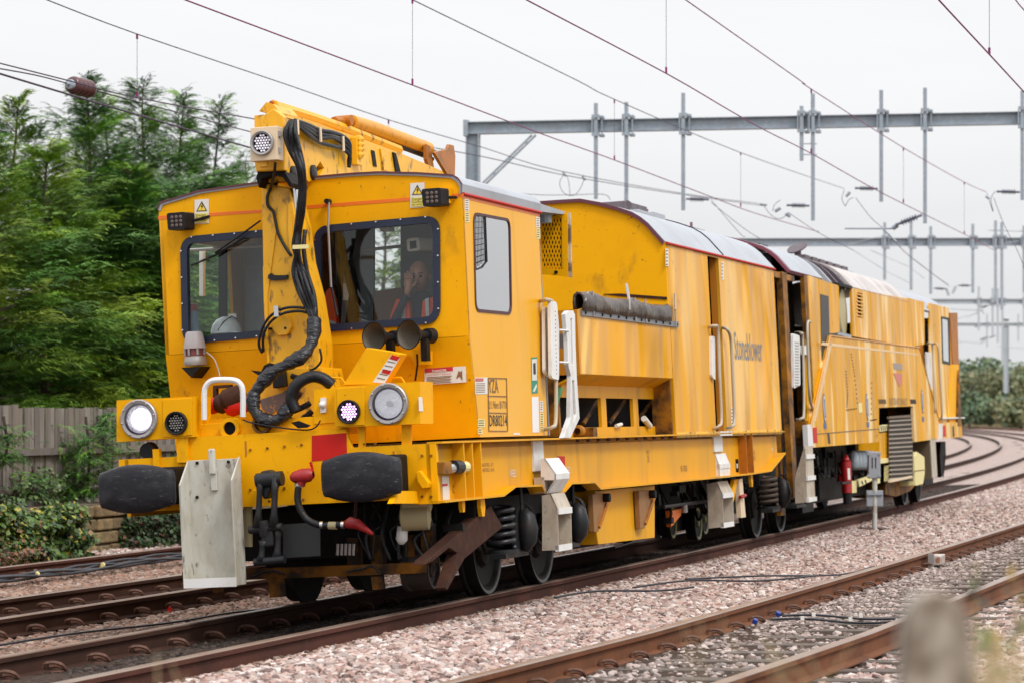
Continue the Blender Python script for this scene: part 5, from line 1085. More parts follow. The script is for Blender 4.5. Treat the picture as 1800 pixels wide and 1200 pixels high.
bx('clamp_strip', (1.272, 1.29), (4.1, 7.72), (2.295, 2.352), mat('grey clamp strip', (.20, .20, .22), .5, .3), tpo)
cb_ = MB()
for k in range(13): cb_.lathe([(0, .013), (.012, .012), (.013, .001)], (1.29, 4.2+k*.285, 2.32), (1, 0, 0), 7)
cb_.build('clamp_bolts', M_blk, tpo)
for y in (4.45, 5.95, 6.35, 7.55): MB().box((1.29, 1.30), (y, y+.035), (2.30, 2.52)).build('strap', M_lightbez, tpo)
MB().tube([Q(1106, 545, 1.32), Q(1106, 527, 1.32), Q(1101, 500, 1.25)], .014, 6).build('stay_rod', M_lightbez, tpo); MB().tube([Q(1187, 545, 1.32), Q(1186, 517, 1.3)], .012, 6).build('stay_rod', M_lightbez, tpo); MB().tube([Q(1028, 530, 1.32), Q(1030, 520, 1.3), Q(1034, 514, 1.25)], .012, 6).build('stay_rod', M_lightbez, tpo)
MB().poly([[P(u, v, YW-.01) for u, v in [(1060, 517), (1090, 516), (1130, 519), (1172, 522), (1172, 527), (1130, 524), (1090, 521)]]], (0, 0, 0), (0, .008, 0)).build('rust_edge', M_rust, bw_)
# expanded-metal door
YG = 3.92
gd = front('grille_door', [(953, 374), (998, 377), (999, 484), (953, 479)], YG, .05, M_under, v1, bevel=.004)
MB().poly([[P(*p, YG) for p in [(951, 371), (999, 375), (1000, 487), (951, 482)]], [P(*p, YG) for p in [(952, 380), (989, 383), (990, 474), (952, 471)]]], (0, -.03, 0), (0, 0, 0)).build('door_frame', M_front, gd)
MB().poly([[P(*p, YG) for p in [(999, 375), (1003, 374), (1005, 488), (1000, 487)]]], (0, -.02, 0), (0, .02, 0)).build('door_edge', mat('chipped white edge', (.55, .42, .28), .6, layers=((DIRT, (9, 9, 9), .45, .6, .9),)), gd)
em = MB()
for i in range(-4, 11):
    for dr in (1, -1):
        pts = []
        x0 = 952+i*5.6
        for k in range(13):
            u = x0+dr*0; vv = 380+k*7.8; uu = x0+(2.8 if (k % 2) else 0)*dr
            if 951.5 < uu < 990: pts.append(P(uu, vv, YG-.012))
        if len(pts) > 2: em.tube(pts, .008, 4)
em.build('expanded_mesh', M_front, gd)
MB().lathe([(-.04, .001), (-.04, .015), (0, .015)], P(976, 377, YG-.01), (0, 1, 0), 8).build('latch', M_grime, gd); MB().lathe([(-.04, .001), (-.04, .015), (0, .015)], P(979, 479, YG-.01), (0, 1, 0), 8).build('latch', M_grime, gd)
# body sides, roof
YD0, YD1, YE = 9.25, 9.77, 12.70
body = MB().box((1.24, 1.27), (YW+.05, YD0), (1.215, 3.118)).build('body_side', M_rip, v1)
MB().box((1.24, 1.272), (YD1, YE), (1.215, 3.118)).build('body_panel', M_rip, body); MB().box((1.17, 1.24), (YD1, YD1+.03), (1.25, 3.1)).build('door_jamb', mat('brown orange jamb', (.50, .17, .01), .45), body); MB().box((1.243, 1.273), (YD0, YD1), (3.085, 3.12)).build('lintel', M_rip, body)
MB().box((-1.27, -1.24), (YW+.05, YE), (1.215, 3.118)).build('body_side', M_rip, v1); MB().box((-1.2, 1.12), (YD0-.6, YD1+.9), (1.25, 3.08)).build('dark_interior', M_dark, body)
MB().poly([[V3((x, YE, z)) for x, z in ARCH]+[V3((1.267, YE, 1.22)), V3((-1.267, YE, 1.22))]], (0, -.05, 0), (0, 0, 0)).build('end_wall', M_grime, body)
br_ = sweep_roof('roof', ARCH, YW-.02, YE+.05, M_roof, body)
MB().tube([(1.285, YW, 3.112), (1.285, YE+.03, 3.112)], .012, 6).build('gutter', M_redd, br_); MB().tube([V3((x*1.008, 10.0, z+.016)) for x, z in ARCH[9:]], .008, 5).build('roof_seam', M_grime, br_)
MB().poly([[V3((x, YW-.022, z+.012)) for x, z in ARCH]+[V3((x*.985, YW-.022, z-.02)) for x, z in ARCH[::-1]]], (0, -.01, 0), (0, 0, 0)).build('roof_rim', mat('purple brown rim', (.12, .03, .05), .5), br_)
yq = lambda u, v, x: Q(u, v, x).y
for (y0, y1, x0, x1, z0, z1, m_) in ((yq(1100, 370, .6), yq(1138, 375, .6), .15, .6, 3.52, 3.66, M_roofd), (yq(1124, 380, .8), yq(1150, 380, .8), .1, .8, 3.42, 3.54, M_roof), (yq(1150, 380, .8), yq(1170, 385, .8), .1, .8, 3.42, 3.56, M_roof), (yq(1172, 390, .55), yq(1240, 405, .55), .50, .55, 3.54, 3.60, M_roofd)): MB().box((x0, x1), (y0, y1), (z0, z1)).build('roof_box', m_, br_, bevel=.01)
MB().tube([Q(1058, 364, .2), Q(1103, 361, .6)], .05, 10).build('exhaust_pipe', M_roofd, br_)
for u, v in ((1137, 368), (1153, 374), (1215, 391)): _p = Q(u, v, .45); MB().tube([_p, _p+V3((0, 0, -.12))], .018, 6).build('roof_peg', mat('brown peg', (.2, .09, .12), .5), br_)
# lower ragged hem and texts
M_hem = mat('stained hem', (.80, .50, .05), .5, layers=(((.04, .025, .015), (3, 12, 9), .52, .62, .9),))
for a, b in ((YW+.05, YD0), (YD1, YE)): MB().box((1.2725, 1.277), (a, b), (1.213, 1.262)).build('hem_strip', M_hem, body)
side_text('Stoneblower', 1292, 631, .43, M_inkb, body, 1.275, sx=.66, bold=.0)
for (a, b, c, d) in ((1170, 437, 1175, 468), (1268, 460, 1272, 492), (1285, 715, 1289, 750)):
    o = sp('small_label', [(a, b), (c, b+1), (c+.5, d), (a+.5, d)], M_decalw, body, 1.276)
    for k in range(5): sp('text_line', [(a+1, b+3+k*6), (c-1, b+3+k*6), (c-1, b+5+k*6), (a+1, b+5+k*6)], M_inkf, o, 1.278)
# white door steps / rails
def rails(pts_list, m=M_white, r=.017, parent=None, F=None, n=5):
    for pts in pts_list: MB().tube(spline(pts, n), r, 8).build('grab_rail', m, parent or v1, smooth=True)
S_ = lambda u, v, x=1.34: Q(u, v, x)
M_grab = mat('dull cream rail', (.45, .38, .29), .5)
rails([[S_(950, 529, 1.26), S_(962, 527), S_(973, 534), S_(976, 560), S_(977, 640), S_(977, 735), S_(971, 750), S_(958, 754, 1.26)],
       [S_(1246, 575, 1.28), S_(1256, 573), S_(1262, 582), S_(1265, 660), S_(1268, 735), S_(1264, 748), S_(1254, 753, 1.28)],
       [S_(1270, 576, 1.28), S_(1279, 580), S_(1285, 600), S_(1288, 660), S_(1291, 735), S_(1287, 748), S_(1278, 752, 1.28)]], M_grab)
def plate(px, x, th, m, holes=(), parent=None, r=.04, F=None):
    F = F or f1
    return MB().poly([rounded([F.X(*p, x) for p in px], r, 4)]+[[F.X(*p, x) for p in h] for h in holes], (0, 0, 0), (-th, 0, 0)).build('folding_step', m, parent or v1, bevel=.005)
plate([(958, 540), (968, 540), (970, 664), (959, 655)], 1.30, .03, M_white); pl = plate([(968, 529), (979, 531), (983, 575), (983, 668), (970, 664)], 1.36, .03, M_white)
pm = MB()
for k in range(16): pm.lathe([(0, .006), (.002, .005), (.003, .001)], Q(976+k*.15, 548+k*7.2, 1.361), (1, 0, 0), 6)
pm.build('grip_holes', M_grime, pl)
# white ladder frame right of it
lf = MB().poly([[Q(*p, 1.33) for p in [(994, 552), (999, 546), (1008, 546), (1011, 553), (1012, 605), (1014, 660), (1019, 735), (1003, 769), (990, 769), (1003, 733), (1004, 660), (999, 640), (998, 600)]], [Q(*p, 1.33) for p in [(1003, 560), (1006, 560), (1008, 640), (1005, 640)]], [Q(*p, 1.33) for p in [(1006, 668), (1010, 668), (1013, 728), (1008, 742)]]], (0, 0, 0), (-.04, 0, 0)).build('ladder_frame', M_white, v1, bevel=.004)
for v in (580, 636): MB().tube([Q(982, v, 1.33), Q(999, v+1, 1.33)], .010, 6).build('rung', M_white, lf)
MB().tube([Q(987, 587, 1.25), Q(988, 612, 1.25)], .018, 8).build('damper', M_lightbez, lf)
MB().tube([Q(976, 712, 1.15), Q(985, 683, 1.15)], .022, 8).build('green_handle', mat('green handle', (.02, .3, .08), .4), lf)
plate([(1251, 590), (1257, 592), (1258, 668), (1252, 662)], 1.30, .03, M_white)

# ---------------- sole bar
XB_ = 1.20
bot = [(773, 884), (880, 872), (901, 856), (947, 854.5), (953, 867), (988, 864.5), (1000, 850.5), (1040, 848.5), (1051, 860), (1257, 840), (1313, 834), (1352, 828), (1377, 797)]
botp = [Q(*p, XS) for p in bot]; botp[0] = V3((XS, .0, .80))
def at_x(p, x): return V3((x, p.y, p.z))
sbp = [at_x(p, XB_) for p in botp]; top = [V3((XB_, YE, 1.225)), V3((XB_, .0, 1.235))]
sole = MB().poly([sbp+top], (0, 0, 0), (-.03, 0, 0)).build('sole_bar', M_sole, v1)
fb = MB()
for a, b in zip(botp, botp[1:]): fb.add([V3((XB_-.02, a.y, a.z)), V3((XB_-.02, b.y, b.z)), V3((XS+.03, b.y, b.z)), V3((XS+.03, a.y, a.z)), V3((XB_-.02, a.y, a.z+.016)), V3((XB_-.02, b.y, b.z+.016)), V3((XS+.03, b.y, b.z+.016)), V3((XS+.03, a.y, a.z+.016))], [(3,2,1,0),(4,5,6,7),(0,1,5,4),(1,2,6,5),(2,3,7,6),(3,0,4,7)])
fb.build('flange', M_sole, sole); MB().box((XB_-.02, XS+.03), (-.0, YE+.02), (1.232, 1.246)).build('flange', M_sole, sole)
MB().box((-1.2, 1.2), (.06, YE), (1.19, 1.23)).build('deck', M_under, sole); MB().box((-1.22, -1.19), (0, YE), (.8, 1.23)).build('sole_bar', M_sole, v1)
for u in (813, 828, 843): y = Q(u, 830, XS).y; MB().box((XB_, XS+.02), (y-.012, y+.012), (.815, 1.232)).build('web_rib', M_sole, sole)
for y in (10.62, 10.95): MB().box((XB_, XS+.02), (y-.012, y+.012), (.795, 1.23)).build('web_rib', M_brown, sole)
MB().box((XB_+.001, XB_+.006), (10.63, 10.94), (.80, 1.23)).build('shadow_panel', M_brown, sole)
rb_ = MB()
for k in range(11): rb_.box((XS-.0, XS+.035), (3.75+k*.34, 3.775+k*.34), (1.205, 1.23))
rb_.build('flange_studs', M_rust, sole)
x_ = XB_+.003
for (s_, u, v, sz, m_, sx) in (('B BRAKE FORCE - 10 T', 843, 820, .040, M_inkf, .92), ('H BRAKE FORCE - 66 kN', 843, 829, .040, M_inkf, .90), ('WHEEL 1', 896, 838, .085, M_inkw, .62), ('WHEEL 1', 995, 832, .085, M_inkw, .50), ('CR', 796, 866, .085, M_ink, .9), ('MAX 24 T', 1136, 797, .05, M_inkf, .75), ('AXLE', 1138, 805, .05, M_inkf, .7), ('LOAD', 1138, 812, .05, M_inkf, .7), ('N/B - 75/8 B/20', 1197, 828, .085, M_inkf, .52), ('MINIMUM CURVE', 1318, 799, .075, M_inkf, .5), ('RAD 80 M', 1322, 809, .075, M_inkf, .6), ('WHEEL 3', 1356, 792, .06, M_inkw, .5)):
    side_text(s_, u, v, sz, m_, sole, x_, sx=sx)
sp('red_square', [(980, 801), (993, 801), (994, 826), (981, 826)], M_redd, sole, x_); sp('white_label', [(777, 836), (789, 836), (791, 878), (779, 879)], M_decalw, sole, x_); sp('label_bar', [(778, 850), (787, 849), (787, 853), (778, 854)], M_inkr, sole, x_+.002)
sp('lever_slot', [(1293, 806), (1298, 806), (1299, 829), (1294, 829)], M_dark, sole, x_); sp('slot_mark', [(1295, 814), (1297, 814), (1297, 822), (1295, 822)], M_decalw, sole, x_+.002)
# end connector
cn = bx('cable_connector', (XB_, XB_+.1), (Q(767, 820, 1.25).y+.02, Q(783, 820, 1.25).y), (Q(775, 833, 1.25).z, Q(775, 811, 1.25).z), M_under, v1, bevel=.004)
MB().tube([Q(784, 822, 1.26), Q(796, 822, 1.26)], .04, 12).build('collar', M_silver, cn); MB().tube([Q(796, 820, 1.26), Q(808, 820, 1.26)], .052, 12).build('plug_body', M_iron, cn); MB().tube([Q(808, 820, 1.26), Q(818, 820, 1.26)], .045, 12).build('collar', M_decaly, cn); MB().tube([Q(818, 820, 1.26), Q(824, 820, 1.26)], .02, 8).build('red_tip', M_red, cn)
# lugs under the bar
for (u, v, r_, m_) in ((815, 884, .035, M_front), (849, 886, .06, M_front), (1322, 842, .05, M_sole)):
    q = Q(u, v, XS-.02); MB().poly([[q+V3((0, -r_*.8, .08)), q+V3((0, r_*.8, .08)), q+V3((0, r_, -.02)), q+V3((0, r_*.5, -r_-.03)), q+V3((0, -r_*.5, -r_-.03)), q+V3((0, -r_, -.02))]], (0, 0, 0), (-.03, 0, 0)).build('lifting_lug', m_, sole)
# white step ladders
def step(y0, y1, up_px, lo_px, treads, F=None, parent=None, m1=M_white, m2=M_step):
    F = F or f1; o = MB()
    for y in (y0, y1):
        for px in (up_px, ): 
            base = [F.Y(*p, y0) for p in px]; o.poly([[V3((p.x, y, p.z)) for p in base]], (0, 0, 0), (0, .012, 0))
    def face(px, mm_, i0, i1):
        base = [F.Y(*p, y0) for p in px]; fm = MB()
        for a, b in zip(base[i0:i1], base[i0+1:i1+1]): fm.add([V3((a.x, y0, a.z)), V3((a.x, y1, a.z)), V3((b.x, y1, b.z)), V3((b.x, y0, b.z)), V3((a.x-.012, y0, a.z)), V3((a.x-.012, y1, a.z)), V3((b.x-.012, y1, b.z)), V3((b.x-.012, y0, b.z))], [(0,1,2,3),(7,6,5,4),(0,3,7,4),(1,5,6,2),(0,4,5,1),(3,2,6,7)])
        return fm.build('face_plate', mm_, o)
    o = o.build('step_ladder', m1, parent or v1); face(up_px, m1, 1, 4); face(lo_px, m2, 1, 2)
    lo = MB(); 
    for y in (y0, y1): lo.poly([[V3((p.x, y, p.z)) for p in [F.Y(*q_, y0) for q_ in lo_px]]], (0, 0, 0), (0, .012, 0))
    lo.build('step_cheeks', m2, o)
    for (u, v, w) in treads:
        q = F.Y(u, v, y0); MB().box((q.x-w, q.x+.004), (y0, y1), (q.z-.03, q.z+.02)).build('tread', m1, o)
    q = F.Y(*lo_px[0], y0); MB().box((q.x-.01, q.x+.01), (y0+.01, y1-.01), (F.Y(*lo_px[-1], y0).z, q.z)).build('back_plate', m2, o)
    return o
bx('step_strip', (XB_+.001, XB_+.02), (2.62, 2.92), (.98, 1.228), M_white, sole)
step(2.62, 3.02, [(950, 806), (958, 805), (977, 832), (977, 842), (963, 866), (961, 866), (974, 843), (951, 843)], [(953, 870), (968, 867), (980, 893), (982, 966), (953, 967)], [(982, 897, .03), (982, 962, .03)])
MB().box((XB_+.01, XB_+.10), (2.62, 3.02), (.80, .93)).build('ladder_back', M_step, v1)
bx('step_strip', (XB_+.001, XB_+.02), (9.35, 9.75), (1.05, 1.228), M_white, sole)
step(9.45, 9.95, [(1250, 790), (1254, 789), (1264, 816), (1265, 828), (1265, 840), (1250, 841)], [(1243, 850), (1260, 846), (1270, 867), (1272, 925), (1246, 928)], [(1265, 818, .03), (1271, 870, .03), (1272, 922, .03)])
bx('door_sill', (1.18, 1.3), (9.3, 9.9), (1.215, 1.262), M_white, v1)
# big yellow box under the frame
q0, q1 = Q(1046, 868, 1.14), Q(1151, 850, 1.14)
ub = MB().poly([[Q(1046, 862, 1.14), Q(1151, 852, 1.14), Q(1151, 944, 1.14), Q(1052, 956, 1.14), Q(1048, 930, 1.14)]], (0, 0, 0), (-2.0, 0, 0)).build('under_tank', M_sole, v1, bevel=.006)
MB().poly([[P(1028, 862, q0.y), P(1047, 860, q0.y), P(1049, 938, q0.y), P(1030, 934, q0.y)]], (0, -.004, 0), (0, .01, 0)).build('tank_end', M_side, ub)
for (a, b) in ((1053, 862), (1134, 856)):
    MB().poly([[Q(a-11, b+6, 1.20), Q(a+19, b+4, 1.20), Q(a+17, b+14, 1.20), Q(a-1, b+72, 1.20), Q(a-8, b+72, 1.20)]], (0, 0, 0), (-.05, 0, 0)).build('tank_bracket', mat('brown bracket paint', (.26, .12, .035), .6, layers=((DIRT, (8, 8, 8), .5, .7, .6),)), ub, bevel=.004)
    MB().poly([[Q(a+17, b+12, 1.215), Q(a+19, b+18, 1.215), Q(a+3, b+66, 1.215), Q(a+1, b+62, 1.215)]], (0, 0, 0), (-.014, 0, 0)).build('bracket_slot', M_brown, ub); MB().lathe([(0, .04), (.06, .04), (.06, .001)], Q(a+8, b+12, 1.2), (1, 0, 0), 12).build('knob', M_grime, ub, auto=True)

# ---------------- bogies
WR = .40
def axle(F, root, yw, tr=0.):
    w = wheel('wheel', V3((.78, yw, WR)), WR, .13, M_whl, root, ax=(1, 0, 0)); wheel('wheel', V3((-.78, yw, WR)), WR, .13, M_whl, root, ax=(-1, 0, 0))
    MB().tube([(-.7, yw, WR), (.7, yw, WR)], .07, 12).build('axle', M_grime, root)
    MB().lathe([(.066, WR*.92), (.07, WR*.985), (.072, WR*.985), (.066, WR*.92)], (.78, yw, WR), (1, 0, 0), 36).build('tyre_face', mat('bright tyre edge', (.03, .028, .028), .45, .2), w)
def coil(name, c, r, h, turns, m, parent, wr=.022):
    pts = [(c[0]+r*math.cos(t), c[1]+r*math.sin(t), c[2]+h*t/(2*math.pi*turns)) for t in np.linspace(0, 2*math.pi*turns, int(turns*14))]
    return MB().tube(pts, wr, 8).build(name, m, parent, smooth=True)
def axlebox(yw, parent, m=M_coil, sides=(1,), s0=-.30, s1=None):
    for dy in ([s0] if s1 is None else [s0, s1]):
        coil('spring', (1.06, yw+dy, WR-.02), .105, .34, 5.5, m, parent)
        MB().lathe([(0, .001), (0, .14), (.03, .14), (.03, .001)], (1.06, yw+dy, WR-.06), (0, 0, 1), 18).build('spring_seat', M_iron, parent, auto=True)
    MB().poly([[(1.0, yw-.45, WR-.10), (1.0, yw+.20, WR-.10), (1.0, yw+.16, WR-.02), (1.0, yw+.10, WR+.18), (1.0, yw+.02, WR+.30), (1.0, yw-.08, WR+.30), (1.0, yw-.14, WR+.1), (1.0, yw-.16, WR-.04), (1.0, yw-.45, WR-.06)]], (0, 0, 0), (.14, 0, 0)).build('axle_box', M_iron, parent, bevel=.02)
    b_ = MB()
    for k in range(9): t = k/8.; b_.v; 
    MB().tube([(1.17, yw, WR-.06), (1.19, yw, WR+.02), (1.20, yw, WR+.12), (1.19, yw, WR+.22), (1.17, yw, WR+.28)], [.03, .075, .085, .07, .03], 12).build('damper', M_iron, parent, smooth=True)
    MB().tube([(1.16, yw-.02, WR+.26), (1.16, yw-.02, WR+.50)], .014, 8).build('rod', M_iron, parent); MB().lathe([(-.02, .001), (-.02, .03), (.02, .03), (.02, .001)], (1.16, yw-.02, WR+.50), (1, 0, 0), 10).build('rod_eye', M_iron, parent)
    hs_ = MB()
    for k in range(3): hs_.tube(spline([(1.15, yw+.02, WR+.34), (1.19, yw+.12+.03*k, WR+.28), (1.20, yw+.17+.03*k, WR+.10), (1.17, yw+.16+.02*k, WR-.03)], 5), .010, 6)
    hs_.build('bogie_hoses', M_hose, parent, smooth=True)
def bogie(F, root, ya, yb, m):
    axle(F, root, ya); axle(F, root, yb)
    for x in (.94, -.94): MB().poly([[(x, ya-.5, .62), (x, yb+.5, .62), (x, yb+.45, .78), (x, (ya+yb)/2, .80), (x, ya-.45, .78)]], (0, 0, 0), (.06, 0, 0)).build('bogie_frame', M_grime, root)
    axlebox(ya, root, m); axlebox(yb, root, m)
bogie(f1, v1, 2.42, 3.99, M_coil)
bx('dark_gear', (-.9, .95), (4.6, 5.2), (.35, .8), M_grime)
# dark blocks added behind the running gear so gaps show black, work units
bx('dark_fill_block', (-.6, .55), (1.2, 12.6), (.30, .80), M_grime); bx('dark_cross_block', (-.9, .62), (4.5, 12.6), (.22, .78), M_grime)
for (u, v, r_) in ((1173, 918, .16), (1218, 920, .17), (1230, 912, .16)):
    q = Q(u, v, .70); w = wheel('work_wheel', q, r_, .10, M_whl, v1, flange=.012, ax=(-1, 0, 0)); MB().lathe([(.05, r_*.9), (.06, r_*1.02), (.065, r_*1.02), (.055, r_*.85)], q, (1, 0, 0), 24).build('rim', M_spect, w); MB().lathe([(.05, .04), (.07, .035), (.075, .001)], q, (1, 0, 0), 12).build('hub', M_spect, w)
gear = MB(); rr_ = random.Random(5)
for k in range(26):
    y = rr_.uniform(7.7, 12.3); z = rr_.uniform(.35, .75); x = rr_.uniform(.6, 1.0); gear.box((x-.05, x+.03), (y, y+rr_.uniform(.05, .3)), (z, z+rr_.uniform(.04, .14)))
for k in range(14):
    y = rr_.uniform(7.7, 12.0); z = rr_.uniform(.4, .75); gear.tube(spline([(.9, y, .78), (1.0, y+.1, z), (.9, y+.35, z-.1), (.8, y+.5, .7)], 5), .014, 6)
gear.build('work_gear', M_grime, v1, auto=True)
MB().poly([[Q(1178, 897, .95), Q(1198, 893, .95), Q(1197, 905, .95), Q(1180, 925, .95)]], (0, 0, 0), (-.05, 0, 0)).build('rust_plate', M_orange, v1); MB().tube([Q(1166, 890, 1.0), Q(1240, 880, 1.0)], .02, 8).build('work_bar', M_iron, v1)
MB().tube([Q(1203, 886, 1.0), Q(1204, 900, 1.0)], .03, 8).build('work_valve', M_lightbez, v1)
tube('feeler_cable', [Q(1080, 962, .8), Q(1120, 950, .8), Q(1150, 944, .8)], .008, M_hose, sm_=4)
# posts near the joint
side('white_board', [(1299, 842), (1305, 840), (1311, 908), (1303, 909)], 1.24, .05, M_cream); side('yellow_strut', [(1291, 843), (1297, 841), (1290, 880), (1284, 879)], 1.22, .04, M_front)
MB().tube([Q(1301, 873, 1.25), Q(1310, 870, 1.27)], .02, 8).build('red_cock', M_red, v1, auto=True)
# ================================================================== TRAILING VEHICLE
TH2 = 16.0; _m = arc(20)
f2 = Frame((_m.x-21*math.sin(rad(TH2)), _m.y-21*math.cos(rad(TH2)), -.039), TH2, 3.0)
v2 = empty('track_machine', (0, 0, 0), 'streaked yellow rear vehicle of the train with side grilles and ladders', 'rail vehicle'); v2.matrix_world = f2.mw
R2 = lambda u, v, x=XS: f2.X(u, v, x)
def s2(name, px, x, th, m, parent=None, holes=(), **kw): return side(name, px, x, th, m, parent or v2, holes, F=f2, **kw)
def b2(name, x, y, z, m, parent=None, **kw): return bx(name, x, y, z, m, parent or v2, **kw)
cD = crop(1340, 400, 2.4); cE = crop(1480, 480, 3.75)
yA = R2(1424, 600).y; yEnd = R2(1692, 767).y; yPan = R2(1419, 500).y
ARCH2 = [(x, z+.04) for x, z in ARCH]
# corridor end frame between the vehicles
ef = b2('gangway_post', (1.20, 1.27), (R2(1381, 600).y, R2(1389, 600).y), (.45, 3.13), M_under); s2('gangway_post', [(1366, 500), (1371, 500), (1381, 905), (1374, 905)], 1.15, .06, M_under)
yF = R2(1392, 500).y
rim = sweep_roof('end_canopy', ARCH2, yF-.12, yPan+.1, mat('purple roof edge', (.20, .05, .08), .5), v2)
sweep_roof('roof', ARCH2, yF, yPan+1.15, M_roof, v2, up=.018)
b2('dark_interior', (-1.2, 1.05), (yF-.1, yPan+.2), (1.1, 3.4), M_dark)
b2('door_post', (1.22, 1.27), (R2(1414, 500).y, R2(1420, 500).y), (1.08, 3.16), M_under)
MB().box((-.6, 1.25), (YE-.1, yF+.3), (3.05, 3.12)).build('header_beam', M_under, v2)
for k, (u, v0, v1_) in enumerate(((1385, 600, 740), (1396, 620, 700))): MB().tube([R2(u, v0, 1.0), R2(u+3, v1_, 1.0)], .03, 8).build('bellows_pipe', M_grime, v2)
mm_ = MB()
for k in range(10): mm_.tube(spline([R2(1376+k % 3*4, 560+k*16, 1.05), R2(1384+k % 4*3, 575+k*15, 1.1), R2(1374+k % 2*6, 600+k*14, 1.05)], 4), .012, 6)
mm_.build('jumper_cables', M_hose, v2, smooth=True)
# upper side panels
panel_top = R2(1500, 498).z
up1 = s2('side_panel', [(1419, 483), (1457, 497), (1458, 587), (1424, 770), (1424, 776), (1419, 776)], XS, .03, M_rear)
s2('side_panel', [(1457.5, 497), (1474.5, 502), (1476, 585), (1458.5, 586)], XS, .03, M_rear)
s2('side_panel', [(1497, 506), (1596, 526), (1597.5, 608), (1499, 591)], XS, .03, M_rear, holes=[[(1507, 514), (1516.5, 516.5), (1518, 560.5), (1508, 557.5)]])
s2('side_panel', [(1596.5, 524), (1624.5, 531), (1625.5, 605), (1597.5, 610)], XS+.002, .03, M_rear)
s2('side_panel', [(1634.5, 533), (1668, 541.5), (1684, 760), (1640, 760), (1636, 640)], XS, .03, M_rear, holes=[rounded([R2(*p) for p in [(1655, 557), (1668.5, 560), (1670.5, 639), (1657, 637)]], .06, 4)])
lv = MB()
for k in range(7): lv.poly([[R2(1506.5, 516+k*6.2, XS+.01), R2(1517, 518.5+k*6.2, XS+.01), R2(1517, 520.5+k*6.2, XS+.01), R2(1506.5, 518+k*6.2, XS+.01)]], (0, 0, 0), (-.03, 0, 0))
lv.build('louvre_blades', M_side, v2); s2('louvre_dark', [(1506, 512), (1518, 514), (1519, 562), (1507, 560)], XS-.06, .01, M_dark)
# black mesh panel and fan opening
s2('black_mesh', [(1442.5, 517), (1456.5, 521), (1458, 586), (1447, 640), (1445.5, 638)], XS+.008, .012, mat('black perforated panel', (.03, .028, .035), .5, bumps=(((60, 60, 60), .01),)))
op = b2('fan_recess', (.85, .9), (R2(1474, 500).y, R2(1498, 500).y), (2.5, 3.16), M_dark); s2('recess_sill', [(1474, 583), (1497, 589), (1497, 594), (1474, 589)], XS+.01, .3, M_galv)
fq = R2(1475, 549, 1.12); MB().lathe([(0, .30), (.03, .33), (.06, .31), (.07, .22), (.09, .001)], fq, (1, 0, 0), 26).build('fan', M_beige, op, auto=True)
s2('recess_head', [(1474, 497), (1498, 503), (1498, 508), (1474, 502)], XS+.01, .3, M_grime)
# lower big side cover with sloped ends
low = s2('side_cover', [(1457.5, 589), (1640, 612), (1668, 768), (1690, 768), (1692, 742), (1690, 766), (1612, 776), (1610, 717), (1544, 719), (1544, 771), (1430, 784), (1429, 748)] if False else [(1459, 590), (1560, 604), (1616, 611), (1651, 741), (1651, 770), (1608, 776), (1605, 713), (1545, 716), (1545, 776), (1427, 786), (1424, 752)], XS+.04, .04, M_rear)
edge_ = MB(); 
for a, b in (((1424, 752), (1459, 590)), ((1459, 590), (1616, 611)), ((1616, 611), (1651, 741))):
    A_, B_ = R2(*a, XS+.042), R2(*b, XS+.042); edge_.tube([A_, B_], .012, 6)
edge_.build('cover_edge', mat('orange edge paint', (.62, .30, .06), .4), low)
for px in ([(1443, 606), (1446, 601), (1615, 622), (1615, 624)], [(1434, 740), (1430, 740), (1459, 602), (1463, 602)]): s2('pressed_line', px, XS+.043, .002, mat('pale scuff paint', (.72, .50, .26), .4), low)
s2('sill_line', [(1426, 762), (1545, 752), (1545, 754), (1426, 764)], XS+.043, .002, M_inkf, low)
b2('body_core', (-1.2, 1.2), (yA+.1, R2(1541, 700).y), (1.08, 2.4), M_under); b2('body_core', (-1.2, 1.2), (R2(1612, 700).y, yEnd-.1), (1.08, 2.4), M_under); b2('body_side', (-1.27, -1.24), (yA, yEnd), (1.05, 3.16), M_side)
b2('dark_bay', (-1.2, .8), (R2(1541, 700).y, R2(1612, 700).y), (.5, 2.4), M_dark)
# rivets outlining the hatches
rv = MB()
for line in ([(1487, 652), (1490, 690), (1488, 718)], [(1496, 622), (1502, 660), (1508, 715)], [(1488, 720), (1508, 717)], [(1532, 672), (1531, 736)], [(1530, 738), (1542, 736)]):
    for a, b in zip(line, line[1:]):
        for k in range(7): t = k/7; rv.lathe([(0, .012), (.008, .008), (.009, .001)], R2(a[0]+(b[0]-a[0])*t, a[1]+(b[1]-a[1])*t, XS+.042), (1, 0, 0), 5)
rv.build('rivets', M_grime, low)
for (u, v) in ((1449, 717), (1524.5, 715), (1621.5, 705)):
    q = R2(u, v, XS+.043); o = MB().poly([[q+V3((0, .10*math.cos(t), .19*math.sin(t))) for t in np.linspace(0, 2*math.pi, 24)[:-1]]], (0, 0, 0), (.003, 0, 0)).build('oval_decal', M_decalb, low)
    MB().poly([[q+V3((.004, .075*math.cos(t), .16*math.sin(t))) for t in np.linspace(0, 2*math.pi, 24)[:-1]]], (0, 0, 0), (.002, 0, 0)).build('oval_field', M_decalw, o)
    MB().box((q.x+.007, q.x+.009), (q.y-.03, q.y+.03), (q.z-.12, q.z+.12)).build('oval_mark', M_decalb, o)
    q = R2(u+1, v+31, XS+.043); MB().box((q.x, q.x+.003), (q.y-.09, q.y+.11), (q.z-.035, q.z+.04)).build('blue_label', M_decalb, low)
s2('yellow_patch', [(1509, 708), (1515, 707), (1516, 724), (1510, 725)], XS+.044, .002, M_decaly, low)
